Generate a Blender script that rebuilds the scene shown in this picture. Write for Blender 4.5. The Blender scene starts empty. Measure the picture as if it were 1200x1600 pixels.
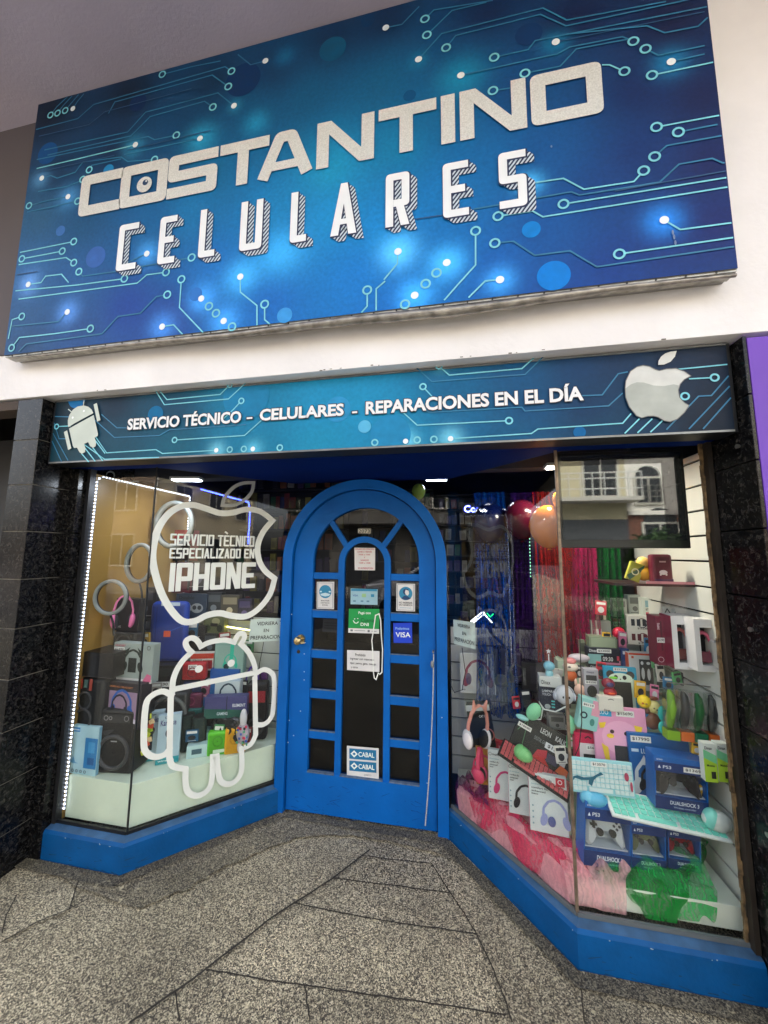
import bpy, math, random
from math import sin, cos, pi, radians, hypot
from mathutils import Vector, Matrix
random.seed(7)
SC = bpy.context.scene
COL = SC.collection

# ------------------------------------------------------------ camera
CH = 1.6
FPX = 560.0
cr = Vector((0.98273033, 0.18485869, 0.00826771))
cu = Vector((0.01302475, -0.11367191, 0.99343296))
cf = Vector((-0.18458453, 0.97616902, 0.11411657))
cam_d = bpy.data.cameras.new('camera')
cam = bpy.data.objects.new('camera', cam_d); COL.objects.link(cam)
cam_d.sensor_fit = 'VERTICAL'; cam_d.sensor_height = 36.0
cam_d.lens = FPX / 1600.0 * 36.0
cam_d.clip_start = 0.05; cam_d.clip_end = 500
M = Matrix((cr, cu, -cf)).transposed().to_4x4()
M.translation = Vector((0, 0, CH))
cam.matrix_world = M
SC.camera = cam

# ------------------------------------------------------------ sky, sun, exposure
w = bpy.data.worlds.new('World'); SC.world = w; w.use_nodes = True
nt = w.node_tree; nt.nodes.clear()
sky = nt.nodes.new('ShaderNodeTexSky'); sky.sky_type = 'NISHITA'; sky.sun_disc = False
SUN_EL = radians(52); SUN_ROT = radians(8)
sky.sun_elevation = SUN_EL; sky.sun_rotation = SUN_ROT
sky.dust_density = 6.0; sky.air_density = 1.0
hs = nt.nodes.new('ShaderNodeHueSaturation'); hs.inputs['Saturation'].default_value = 0.42
bg = nt.nodes.new('ShaderNodeBackground'); bg.inputs['Strength'].default_value = 0.15
wo = nt.nodes.new('ShaderNodeOutputWorld')
nt.links.new(sky.outputs[0], hs.inputs['Color']); nt.links.new(hs.outputs[0], bg.inputs['Color']); nt.links.new(bg.outputs[0], wo.inputs[0])
sd = bpy.data.lights.new('sun', 'SUN'); sd.energy = .8; sd.angle = radians(12); sd.color = (1, .96, .9)
so = bpy.data.objects.new('sun', sd); COL.objects.link(so)
so.rotation_euler = (-(pi/2 - SUN_EL), 0, -SUN_ROT)
SC.view_settings.view_transform = 'Standard'; SC.view_settings.look = 'None'
SC.view_settings.gamma = 1; SC.view_settings.use_curve_mapping = False
SC.view_settings.exposure = 2.82
SC.cycles.max_bounces = 10; SC.cycles.transparent_max_bounces = 16
SC.cycles.diffuse_bounces = 4; SC.cycles.glossy_bounces = 4
SC.cycles.use_denoising = True
SC.cycles.sample_clamp_indirect = 6

# ------------------------------------------------------------ helpers
def at(px, py, Y):
    """point of the street scene seen at photo pixel (px,py) on the plane y = Y"""
    d = cf + (px-600)/FPX*cr - (py-800)/FPX*cu
    return Vector((0, 0, CH)) + d*(Y/d.y)
def on(px, py, A, B):
    d = cf + (px-600)/FPX*cr - (py-800)/FPX*cu
    n = Vector((B[1]-A[1], A[0]-B[0], 0)); c = Vector((0, 0, CH))
    return c + d*(n.dot(Vector((A[0], A[1], 0))-c)/n.dot(d))
def ground(px, py, z=0.0):
    d = cf + (px-600)/FPX*cr - (py-800)/FPX*cu
    return Vector((0, 0, CH)) + d*((z-CH)/d.z)
def lin(c):
    return tuple((v/255/12.92 if v/255 <= .04045 else ((v/255+.055)/1.055)**2.4) for v in c[:3])

MATS = {}
def nmat(name):
    m = bpy.data.materials.new(name); m.use_nodes = True
    nt = m.node_tree; b = nt.nodes['Principled BSDF']
    return m, nt, b
def mat(rgb, rough=.5, metal=0.0, noise=.08, nscale=9.0, coat=0.0, bump=0.0, bscale=80.0, emit=0.0, spec=.5, name=None):
    """painted / plastic / printed surface with a little procedural variation"""
    key = (tuple(rgb), rough, metal, noise, nscale, coat, bump, bscale, emit, spec)
    if key in MATS: return MATS[key]
    m, nt, b = nmat(name or 'surface')
    c = lin(rgb)
    N = nt.nodes; L = nt.links
    tc = N.new('ShaderNodeTexCoord')
    if noise > 0:
        tx = N.new('ShaderNodeTexNoise'); tx.inputs['Scale'].default_value = nscale; tx.inputs['Detail'].default_value = 5
        L.new(tc.outputs['Object'], tx.inputs['Vector'])
        mr = N.new('ShaderNodeMapRange'); mr.inputs[1].default_value = .3; mr.inputs[2].default_value = .7
        mr.inputs[3].default_value = 1-noise; mr.inputs[4].default_value = 1+noise
        L.new(tx.outputs['Fac'], mr.inputs[0])
        mx = N.new('ShaderNodeVectorMath'); mx.operation = 'SCALE'; mx.inputs[0].default_value = c
        L.new(mr.outputs[0], mx.inputs['Scale']); L.new(mx.outputs[0], b.inputs['Base Color'])
        rr = N.new('ShaderNodeMapRange'); rr.inputs[3].default_value = max(.02, rough-.08); rr.inputs[4].default_value = min(1, rough+.1)
        L.new(tx.outputs['Fac'], rr.inputs[0]); L.new(rr.outputs[0], b.inputs['Roughness'])
    else:
        b.inputs['Base Color'].default_value = (*c, 1); b.inputs['Roughness'].default_value = rough
    b.inputs['Metallic'].default_value = metal
    b.inputs['Specular IOR Level'].default_value = spec
    if coat: b.inputs['Coat Weight'].default_value = coat; b.inputs['Coat Roughness'].default_value = .08
    if emit: b.inputs['Emission Color'].default_value = (*c, 1); b.inputs['Emission Strength'].default_value = emit
    if bump:
        t2 = N.new('ShaderNodeTexNoise'); t2.inputs['Scale'].default_value = bscale; t2.inputs['Detail'].default_value = 4
        L.new(tc.outputs['Object'], t2.inputs['Vector'])
        bp = N.new('ShaderNodeBump'); bp.inputs['Strength'].default_value = bump; bp.inputs['Distance'].default_value = .004
        L.new(t2.outputs['Fac'], bp.inputs['Height']); L.new(bp.outputs[0], b.inputs['Normal'])
    MATS[key] = m
    return m
def emis(rgb, s):
    return mat(rgb, emit=s, noise=0)
def glassmat(base=.05, tint=(.93, .96, .95), rough=0.0):
    m = bpy.data.materials.new('window_glass'); m.use_nodes = True
    nt = m.node_tree; N = nt.nodes; L = nt.links; N.clear()
    out = N.new('ShaderNodeOutputMaterial'); mix = N.new('ShaderNodeMixShader')
    tr = N.new('ShaderNodeBsdfTransparent'); tr.inputs[0].default_value = (*tint, 1)
    gl = N.new('ShaderNodeBsdfGlossy'); gl.inputs['Roughness'].default_value = rough
    lw = N.new('ShaderNodeLayerWeight'); lw.inputs['Blend'].default_value = .5
    pw = N.new('ShaderNodeMath'); pw.operation = 'POWER'; pw.inputs[1].default_value = 4.0
    ma = N.new('ShaderNodeMath'); ma.operation = 'MULTIPLY_ADD'; ma.inputs[1].default_value = 1-base; ma.inputs[2].default_value = base
    L.new(lw.outputs['Facing'], pw.inputs[0]); L.new(pw.outputs[0], ma.inputs[0]); L.new(ma.outputs[0], mix.inputs[0])
    L.new(tr.outputs[0], mix.inputs[1]); L.new(gl.outputs[0], mix.inputs[2]); L.new(mix.outputs[0], out.inputs[0])
    return m
GLASS = glassmat(.045)
GLASS_S = glassmat(.085)
CLEAR = glassmat(.10, (.90, .92, .92), .06)
def sheer(rgb, alpha=.55, scale=14.0, stretch=.35, lo=.3):
    """thin tulle cloth: part of the light passes, denser in its folds"""
    m = bpy.data.materials.new('tulle'); m.use_nodes = True
    nt = m.node_tree; N = nt.nodes; L = nt.links; N.clear()
    out = N.new('ShaderNodeOutputMaterial'); mix = N.new('ShaderNodeMixShader')
    tr = N.new('ShaderNodeBsdfTransparent'); ad = N.new('ShaderNodeMixShader'); ad.inputs[0].default_value = .35
    d = N.new('ShaderNodeBsdfDiffuse'); d.inputs[0].default_value = (*lin(rgb), 1)
    t = N.new('ShaderNodeBsdfTranslucent'); t.inputs[0].default_value = (*lin(rgb), 1)
    tc = N.new('ShaderNodeTexCoord'); wv = N.new('ShaderNodeTexNoise'); wv.inputs['Scale'].default_value = scale
    wv.inputs['Detail'].default_value = 6; wv.inputs['Distortion'].default_value = 1.5
    mp = N.new('ShaderNodeMapping'); mp.inputs['Scale'].default_value = (1, 1, stretch)
    L.new(tc.outputs['Object'], mp.inputs[0]); L.new(mp.outputs[0], wv.inputs['Vector'])
    mr = N.new('ShaderNodeMapRange'); mr.inputs[1].default_value = .3; mr.inputs[2].default_value = .7
    mr.inputs[3].default_value = max(0, alpha-lo); mr.inputs[4].default_value = min(1, alpha+.35)
    wb = N.new('ShaderNodeTexWave'); wb.inputs['Scale'].default_value = 16; wb.inputs['Distortion'].default_value = 9; wb.inputs['Detail'].default_value = 3; wb.inputs['Detail Scale'].default_value = 2.2
    L.new(tc.outputs['Object'], wb.inputs[0]); fb = N.new('ShaderNodeMath'); fb.operation = 'MULTIPLY_ADD'; fb.inputs[1].default_value = .12
    of = N.new('ShaderNodeMath'); of.operation = 'SUBTRACT'; of.inputs[1].default_value = .05; L.new(wv.outputs['Fac'], of.inputs[0])
    L.new(wb.outputs['Fac'], fb.inputs[0]); L.new(of.outputs[0], fb.inputs[2]); L.new(fb.outputs[0], mr.inputs[0])
    L.new(d.outputs[0], ad.inputs[1]); L.new(t.outputs[0], ad.inputs[2])
    L.new(mr.outputs[0], mix.inputs[0]); L.new(tr.outputs[0], mix.inputs[1]); L.new(ad.outputs[0], mix.inputs[2])
    L.new(mix.outputs[0], out.inputs[0])
    return m

class MB:
    def __init__(s): s.v = []; s.f = []; s.m = []
    def face(s, pts, mi=0):
        n = len(s.v); s.v += [tuple(p) for p in pts]; s.f.append(list(range(n, n+len(pts)))); s.m.append(mi); return s
    def box(s, c, d, R=None, mi=0, taper=1.0):
        n = len(s.v); c = Vector(c)
        for z in (-1, 1):
            k = taper if z > 0 else 1
            for x, y in ((-1, -1), (1, -1), (1, 1), (-1, 1)):
                p = Vector((x*d[0]/2*k, y*d[1]/2*k, z*d[2]/2))
                if R: p = R @ p
                s.v.append(tuple(c+p))
        for q in ((3, 2, 1, 0), (4, 5, 6, 7), (0, 1, 5, 4), (1, 2, 6, 5), (2, 3, 7, 6), (3, 0, 4, 7)):
            s.f.append([n+i for i in q]); s.m.append(mi)
        return s
    def rings(s, rings, close=True, cap=True, mi=0):
        n0 = len(s.v); k = len(rings[0])
        for r in rings: s.v += [tuple(p) for p in r]
        for i in range(len(rings)-1):
            for j in range(k if close else k-1):
                a = n0+i*k+j; b = n0+i*k+(j+1) % k
                s.f.append([a, b, b+k, a+k]); s.m.append(mi)
        if cap:
            s.f.append([n0+j for j in range(k)][::-1]); s.m.append(mi)
            s.f.append([n0+(len(rings)-1)*k+j for j in range(k)]); s.m.append(mi)
        return s
    def tube(s, pts, r, n=8, mi=0, closed=False):
        pts = [Vector(p) for p in pts]; R = []
        N = len(pts)
        rr = r if isinstance(r, (list, tuple)) else [r]*N
        ref = None
        for i in range(N):
            if closed: t = pts[(i+1) % N]-pts[i-1]
            else: t = pts[min(i+1, N-1)]-pts[max(i-1, 0)]
            t.normalize()
            if ref is None:
                ref = t.orthogonal().normalized()
            u = (ref - t*ref.dot(t))
            u = u.normalized() if u.length > 1e-6 else t.orthogonal().normalized()
            ref = u; v = t.cross(u)
            R.append([pts[i]+u*rr[i]*cos(2*pi*k/n)+v*rr[i]*sin(2*pi*k/n) for k in range(n)])
        if closed: R.append(R[0]); return s.rings(R, cap=False, mi=mi)
        return s.rings(R, mi=mi)
    def cyl(s, p0, p1, r0, r1=None, n=20, mi=0):
        return s.tube([p0, p1], [r0, r0 if r1 is None else r1], n, mi)
    def ell(s, c, d, R=None, nu=16, nv=10, mi=0):
        c = Vector(c); rs = []
        for i in range(nv+1):
            a = -pi/2+pi*i/nv; a = max(-pi/2+.04, min(pi/2-.04, a)); ring = []
            for k in range(nu):
                p = Vector((d[0]*cos(a)*cos(2*pi*k/nu), d[1]*cos(a)*sin(2*pi*k/nu), d[2]*sin(a)))
                if R: p = R @ p
                ring.append(c+p)
            rs.append(ring)
        return s.rings(rs, mi=mi)
    def torus(s, c, R, r, U=(1, 0, 0), V=(0, 0, 1), a0=0, a1=2*pi, n=32, k=10, mi=0):
        c = Vector(c); U = Vector(U); V = Vector(V)
        full = abs(a1-a0) >= 2*pi-1e-6
        m = n if full else n+1
        pts = [c+U*R*cos(a0+(a1-a0)*i/n)+V*R*sin(a0+(a1-a0)*i/n) for i in range(m)]
        return s.tube(pts, r, k, mi, closed=full)
    def prism(s, poly, h0, h1, axis='z', mi=0):
        """extrude a 2D polygon; axis z: (x,y)->z ; axis y: (x,z)->y"""
        def P(p, h): return (p[0], p[1], h) if axis == 'z' else ((p[0], h, p[1]) if axis == 'y' else (h, p[0], p[1]))
        n = len(poly); b = len(s.v)
        s.v += [P(p, h0) for p in poly]+[P(p, h1) for p in poly]
        s.f.append([b+i for i in range(n)][::-1]); s.m.append(mi); s.f.append([b+n+i for i in range(n)]); s.m.append(mi)
        for i in range(n):
            j = (i+1) % n; s.f.append([b+i, b+j, b+n+j, b+n+i]); s.m.append(mi)
        return s
    def build(s, name, mats, parent=None, smooth=False, bevel=0.0, seg=2, recalc=True):
        me = bpy.data.meshes.new(name); me.from_pydata(s.v, [], s.f)
        if not isinstance(mats, (list, tuple)): mats = [mats]
        for m in mats: me.materials.append(m)
        me.polygons.foreach_set('material_index', s.m)
        if recalc:
            import bmesh
            bm = bmesh.new(); bm.from_mesh(me); bmesh.ops.recalc_face_normals(bm, faces=bm.faces); bm.to_mesh(me); bm.free()
        me.update()
        o = bpy.data.objects.new(name, me); COL.objects.link(o)
        if parent: o.parent = parent
        if smooth:
            for p in me.polygons: p.use_smooth = True
            try: me.set_sharp_from_angle(angle=radians(42))
            except Exception: pass
        if bevel:
            b = o.modifiers.new('bevel', 'BEVEL'); b.width = bevel; b.segments = seg; b.limit_method = 'ANGLE'
        return o
def tag(o, label=None, cat=None, group=None, kind=None):
    if label: o['label'] = label
    if cat: o['category'] = cat
    if group: o['group'] = group
    if kind: o['kind'] = kind
    return o
def thing(name, label, cat, loc=(0, 0, 0), rz=0, group=None, rx=0, ry=0):
    o = bpy.data.objects.new(name, None); COL.objects.link(o); o.empty_display_size = .05
    o.location = loc; o.rotation_euler = (rx, ry, rz)
    return tag(o, label, cat, group)

# frame: maps (u, v) to 3D with a normal offset
class Fr:
    def __init__(s, O, U, V):
        s.O = Vector(O); s.U = Vector(U); s.V = Vector(V); s.n = s.U.cross(s.V).normalized()
    def p(s, u, v, h=0.0): return s.O+s.U*u+s.V*v+s.n*h
XZ = lambda O: Fr(O, (1, 0, 0), (0, 0, 1))       # normal points to -Y (the street)

def band(mb, fr, pts, t, h=0.0, closed=False, rnd=0.0, cap=True, mi=0):
    P = [Vector((p[0], p[1])) for p in pts]
    Q = [P[0]]
    for p in P[1:]:
        if (p-Q[-1]).length > 1e-6: Q.append(p)
    if closed and (Q[0]-Q[-1]).length < 1e-6: Q.pop()
    P = Q; n = len(P)
    if n < 2: return
    if cap and not closed:
        P[0] = P[0]-(P[1]-P[0]).normalized()*t/2; P[-1] = P[-1]+(P[-1]-P[-2]).normalized()*t/2
    sides = []
    for i in range(n):
        if closed: a, b, c = P[i-1], P[i], P[(i+1) % n]
        else: a, b, c = P[max(i-1, 0)], P[i], P[min(i+1, n-1)]
        d0 = (b-a).normalized() if (b-a).length > 1e-9 else (c-b).normalized()
        d1 = (c-b).normalized() if (c-b).length > 1e-9 else d0
        n0 = Vector((-d0.y, d0.x)); n1 = Vector((-d1.y, d1.x)); mvec = n0+n1
        if mvec.length < .2: mvec = n0
        mvec.normalize(); k = min(1/max(.25, mvec.dot(n0)), 2.2)
        turn = d0.x*d1.y-d0.y*d1.x
        row = []
        for sgn in (1, -1):
            Mp = b+mvec*(sgn*t/2*k)
            outer = (turn < -1e-4 and sgn == 1) or (turn > 1e-4 and sgn == -1)
            if outer and rnd > 0:
                dd = min(rnd, (b-a).length*.49+1e-9, (c-b).length*.49+1e-9)
                A = Mp-d0*dd; Cc = Mp+d1*dd; arc = []
                for q in range(7):
                    s_ = q/6; arc.append(A*(1-s_)**2+Mp*2*s_*(1-s_)+Cc*s_*s_)
                row.append(arc)
            else: row.append([Mp])
        sides.append(row)
    segs = n if closed else n-1
    for i in range(segs):
        j = (i+1) % n
        def half(row, first):
            k = len(row)//2
            return row[k:] if first else row[:k+1]
        Lp = half(sides[i][0], True)+half(sides[j][0], False)
        Rp = half(sides[i][1], True)+half(sides[j][1], False)
        poly = Lp+Rp[::-1]
        mb.face([fr.p(q.x, q.y, h) for q in poly], mi)
def disc(mb, fr, u, v, r, h=0.0, n=24, mi=0, ry=None):
    ry = ry or r
    mb.face([fr.p(u+r*cos(2*pi*k/n), v+ry*sin(2*pi*k/n), h) for k in range(n)], mi)
def ring(mb, fr, u, v, r, t, h=0.0, n=24, mi=0):
    for k in range(n):
        a = 2*pi*k/n; b = 2*pi*(k+1)/n
        mb.face([fr.p(u+(r-t/2)*cos(a), v+(r-t/2)*sin(a), h), fr.p(u+(r+t/2)*cos(a), v+(r+t/2)*sin(a), h),
                 fr.p(u+(r+t/2)*cos(b), v+(r+t/2)*sin(b), h), fr.p(u+(r-t/2)*cos(b), v+(r-t/2)*sin(b), h)], mi)
def rect(mb, fr, u0, v0, u1, v1, h=0.0, mi=0):
    mb.face([fr.p(u0, v0, h), fr.p(u1, v0, h), fr.p(u1, v1, h), fr.p(u0, v1, h)], mi)

GL = {
 'C': [[(1, 1), (0, 1), (0, 0), (1, 0)]], 'O': ['c', (0, 0), (1, 0), (1, 1), (0, 1)],
 'S': [[(1, 1), (0, 1), (0, .5), (1, .5), (1, 0), (0, 0)]], 'T': [[(0, 1), (1, 1)], [(.5, .8), (.5, 0)]],
 'A': [[(0, 0), (.36, 1), (.64, 1), (1, 0)], [(.25, .28), (.75, .28)]],
 'N': [[(0, 0), (0, 1), (.12, 1), (.88, 0), (1, 0), (1, 1)]], 'I': [[(.5, 0), (.5, 1)]],
 'E': [[(1, 1), (0, 1), (0, 0), (1, 0)], [(.1, .5), (.8, .5)]], 'L': [[(0, 1), (0, 0), (1, 0)]],
 'U': [[(0, 1), (0, 0), (1, 0), (1, 1)]], 'R': [[(0, 0), (0, 1), (1, 1), (1, .48), (.3, .48)], [(.6, .36), (1, 0)]],
 'V': [[(0, 1), (.42, 0), (.58, 0), (1, 1)]], 'P': [[(0, 0), (0, 1), (1, 1), (1, .42), (.3, .42)]],
 'Z': [[(0, 1), (1, 1), (0, 0), (1, 0)]], 'D': ['c', (0, 0), (1, 0), (1, 1), (0, 1)],
 'H': [[(0, 0), (0, 1)], [(1, 0), (1, 1)], [(.1, .5), (.9, .5)]],
 'È': [[(1, 1), (0, 1), (0, 0), (1, 0)], [(.1, .5), (.8, .5)], [(.15, 1.42), (.55, 1.3)]],
}
def glyph(mb, fr, ch, x0, y0, W, H, t, h=0.0, rnd=None, mi=0):
    if ch == ' ': return
    rnd = t*.6 if rnd is None else rnd
    def Q(pts, k=0): mb.face([fr.p(x0+a, y0+b, h+k*.0002) for a, b in pts], mi)
    if ch == 'N':
        rect(mb, fr, x0, y0, x0+t, y0+H, h, mi); rect(mb, fr, x0+W-t, y0, x0+W, y0+H, h+.0002, mi)
        d = t*1.15; Q([(0, H), (t*.2, H-.001), (d, H), (W, 0), (W-d, 0)][0:1]+[(d, H), (W, 0), (W-d, 0)], 2); return
    if ch in 'A':
        d = t*1.08; m = W/2
        Q([(0, 0), (d, 0), (m+d*.42, H), (m-d*.42, H)]); Q([(W-d, 0), (W, 0), (m+d*.42, H), (m-d*.42, H)], 1)
        rect(mb, fr, x0+W*.22, y0+H*.2, x0+W*.78, y0+H*.2+t*.8, h+.0004, mi); return
    if ch == 'V':
        d = t*1.08; m = W/2
        Q([(m-d*.42, 0), (m+d*.42, 0), (d, H), (0, H)]); Q([(m-d*.42, 0), (m+d*.42, 0), (W, H), (W-d, H)], 1); return
    if ch == 'Z':
        rect(mb, fr, x0, y0, x0+W, y0+t, h, mi); rect(mb, fr, x0, y0+H-t, x0+W, y0+H, h, mi)
        d = t*1.3; Q([(0, t*.9), (d, t*.9), (W, H-t*.9), (W-d, H-t*.9)], 1); return
    if ch == 'R':
        glyph(mb, fr, 'P', x0, y0, W, H, t, h, rnd, mi)
        Q([(W-t*1.1, 0), (W, 0), (W*.72, H*.45), (W*.72-t, H*.45)], 3); return
    g = GL[ch]
    if g[0] == 'c': strokes = [(g[1:], True)]
    else: strokes = [(s, False) for s in g]
    wx = max(W-t, 1e-5); hy = H-t
    for k, (s, cl) in enumerate(strokes):
        pts = [(x0+t/2+p[0]*wx, y0+t/2+p[1]*hy) for p in s]
        if ch == 'I': pts = [(x0+W/2, p[1]) for p in pts]
        if ch == 'P': pts[-1] = (x0+1.5*t+.0004, pts[-1][1])
        band(mb, fr, pts, t, h+k*.0002, cl, rnd, True, mi)
def word(mb, fr, s, x0, y0, W, H, t, gap=.25, h=0.0, rnd=None, mi=0):
    """stroke lettering fitted into W x H"""
    wd = {'I': None, ' ': .45}
    nI = s.count('I'); units = sum(wd.get(c, 1) or 0 for c in s)
    cell = (W-nI*t-gap*t*(len(s)-1)*1.0)/max(units, 1)
    x = x0
    for c in s:
        cw = t if c == 'I' else (wd.get(c, 1))*cell
        glyph(mb, fr, c, x, y0, cw, H, t, h, rnd, mi)
        x += cw+gap*t

def txt(s, fr, u, v, W, H, m, parent, h=.001, bold=0.0, name='lettering', keep=False):
    """flat printed text (built-in font) fitted into a W x H box whose lower left corner is (u,v)"""
    cd = bpy.data.curves.new('t', 'FONT'); cd.body = s; cd.offset = bold; cd.resolution_u = 3
    o = bpy.data.objects.new('t', cd); COL.objects.link(o)
    dg = bpy.context.evaluated_depsgraph_get()
    me = bpy.data.meshes.new_from_object(o.evaluated_get(dg))
    bpy.data.objects.remove(o); bpy.data.curves.remove(cd)
    if len(me.vertices) == 0: return None
    xs = [q.co.x for q in me.vertices]; ys = [q.co.y for q in me.vertices]
    x0, x1, y0, y1 = min(xs), max(xs), min(ys), max(ys)
    sx = W/max(x1-x0, 1e-4); sy = H/max(y1-y0, 1e-4)
    if keep: k = min(sx, sy); u += (W-(x1-x0)*k)/2; v += (H-(y1-y0)*k)/2; sx = sy = k
    for q in me.vertices: q.co = fr.p(u+(q.co.x-x0)*sx, v+(q.co.y-y0)*sy, h)
    me.materials.clear(); me.materials.append(m); me.name = name
    o = bpy.data.objects.new(name, me); COL.objects.link(o)
    if parent: o.parent = parent
    return o
def anchor(root, loc):
    loc = Vector(loc); root.location = loc
    for c in root.children: c.location = c.location-loc
    return root

# ============================================================ SETTING
# --- pavement : speckled terrazzo slabs
def stone_mat(gain=1.0):
    m, nt, b = nmat('pavement_stone'); N = nt.nodes; L = nt.links
    tc = N.new('ShaderNodeTexCoord')
    def noise(sc, det=3, rough=.6):
        t = N.new('ShaderNodeTexNoise'); t.inputs['Scale'].default_value = sc; t.inputs['Detail'].default_value = det; t.inputs['Roughness'].default_value = rough
        L.new(tc.outputs['Object'], t.inputs['Vector']); return t
    v = N.new('ShaderNodeTexVoronoi'); v.inputs['Scale'].default_value = 250; L.new(tc.outputs['Object'], v.inputs['Vector'])
    cr1 = N.new('ShaderNodeValToRGB'); e = cr1.color_ramp.elements
    e[0].position = .24; e[0].color = (*lin((26, 23, 20)), 1); e[1].position = .78; e[1].color = (*lin((230, 217, 184)), 1)
    a = cr1.color_ramp.elements.new(.42); a.color = (*lin((90, 82, 68)), 1)
    a = cr1.color_ramp.elements.new(.58); a.color = (*lin((158, 147, 122)), 1)
    sep = N.new('ShaderNodeSeparateColor'); L.new(v.outputs['Color'], sep.inputs[0])
    n1 = noise(200, 3, .75)
    mixv = N.new('ShaderNodeMath'); mixv.operation = 'MULTIPLY_ADD'; mixv.inputs[1].default_value = .45
    sc = N.new('ShaderNodeMath'); sc.operation = 'MULTIPLY'; sc.inputs[1].default_value = .55
    L.new(n1.outputs['Fac'], sc.inputs[0]); L.new(sep.outputs[0], mixv.inputs[0]); L.new(sc.outputs[0], mixv.inputs[2])
    L.new(mixv.outputs[0], cr1.inputs[0])
    # large soft dirt and pale blotches
    n2 = noise(1.6, 5); r2 = N.new('ShaderNodeMapRange'); r2.inputs[1].default_value = .32; r2.inputs[2].default_value = .68; r2.inputs[3].default_value = .62*gain; r2.inputs[4].default_value = 1.22*gain
    L.new(n2.outputs['Fac'], r2.inputs[0])
    mul = N.new('ShaderNodeVectorMath'); mul.operation = 'SCALE'; L.new(cr1.outputs[0], mul.inputs[0]); L.new(r2.outputs[0], mul.inputs['Scale'])
    n3 = noise(24, 2); cr3 = N.new('ShaderNodeValToRGB'); cr3.color_ramp.elements[0].position = .66; cr3.color_ramp.elements[1].position = .72
    L.new(n3.outputs['Fac'], cr3.inputs[0])
    mm = N.new('ShaderNodeMix'); mm.data_type = 'RGBA'; mm.inputs[7].default_value = (*lin((226, 212, 172)), 1)
    ms = N.new('ShaderNodeMath'); ms.operation = 'MULTIPLY'; ms.inputs[1].default_value = .5
    L.new(cr3.outputs[0], ms.inputs[0]); L.new(ms.outputs[0], mm.inputs[0]); L.new(mul.outputs[0], mm.inputs[6])
    L.new(mm.outputs[2], b.inputs['Base Color'])
    b.inputs['Roughness'].default_value = .6
    bp = N.new('ShaderNodeBump'); bp.inputs['Strength'].default_value = .5; bp.inputs['Distance'].default_value = .002
    L.new(n1.outputs['Fac'], bp.inputs['Height']); L.new(bp.outputs[0], b.inputs['Normal'])
    return m
STONE = stone_mat(1.08)
mb = MB(); mb.face([(-30, -2.6, 0), (30, -2.6, 0), (30, 3.2, 0), (-30, 3.2, 0)])
tag(mb.build('pavement', STONE, recalc=False), kind='structure')
for k, (g_, P_) in enumerate(((1.14, [(577, 1331), (745, 1340), (745, 1463), (470, 1424)]), (1.22, [(470, 1424), (745, 1463), (790, 1590), (322, 1524)]), (1.04, [(322, 1524), (790, 1590), (806, 1640), (130, 1650)]), (.88, [(745, 1340), (905, 1521), (915, 1640), (806, 1640), (745, 1463)]), (.80, [(905, 1521), (1260, 1580), (1260, 1700), (915, 1640)]), (1.22, [(26, 1402), (118, 1390), (108, 1424), (60, 1443), (3, 1470)]))):
    mb = MB(); mb.face([tuple(ground(x, y, .004)) for x, y in P_][::-1]); tag(mb.build('pavement_slab', stone_mat(g_), recalc=False), kind='structure')
# joints between the slabs (read off the photo on the ground plane)
JM = mat((52, 47, 40), .9, noise=.3, nscale=30)
joints = [[(205, 1600), (300, 1535), (420, 1440), (520, 1375), (577, 1331)], [(322, 1518), (420, 1536), (505, 1548), (620, 1564), (790, 1590)],
 [(461, 1414), (540, 1431), (600, 1442), (680, 1453), (745, 1463)], [(745, 1463), (765, 1505), (785, 1555), (800, 1600)],
 [(476, 1544), (480, 1572), (484, 1600)], [(905, 1521), (913, 1600)], [(519, 1375), (600, 1385), (703, 1398)],
 [(0, 1477), (60, 1443), (108, 1424), (136, 1408)], [(108, 1424), (118, 1390), (131, 1362)], [(26, 1402), (10, 1432), (3, 1462)],
 [(566, 1340), (620, 1347), (674, 1352)], [(280, 1602), (274, 1556)], [(745, 1463), (724, 1428), (703, 1398), (674, 1352)]]
mb = MB()
for k, jl in enumerate(joints):
    pts = []
    for a, b_ in zip(jl[:-1], jl[1:]):
        A = ground(*a); B = ground(*b_)
        for q in range(6):
            P = A.lerp(B, q/6); pts.append((P.x+random.uniform(-.002, .002), P.y+random.uniform(-.002, .002)))
    P = ground(*jl[-1]); pts.append((P.x, P.y))
    band(mb, Fr((0, 0, 0), (1, 0, 0), (0, 1, 0)), pts, .0085 if k == 0 else .0050, .0088+.0001*k)
for (x0, y0, x1, y1) in ((-6, -.4, 5, -.35), (-6, -1.3, 5, -1.3), (-1.9, -2.6, -1.9, .1), (1.4, -2.6, 1.4, .6), (-.2, -2.6, -.2, -.4)):
    band(mb, Fr((0, 0, 0), (1, 0, 0), (0, 1, 0)), [(x0, y0), (x1, y1)], .008, .004)
tag(mb.build('pavement_joints', JM, recalc=False), kind='structure')
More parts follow.
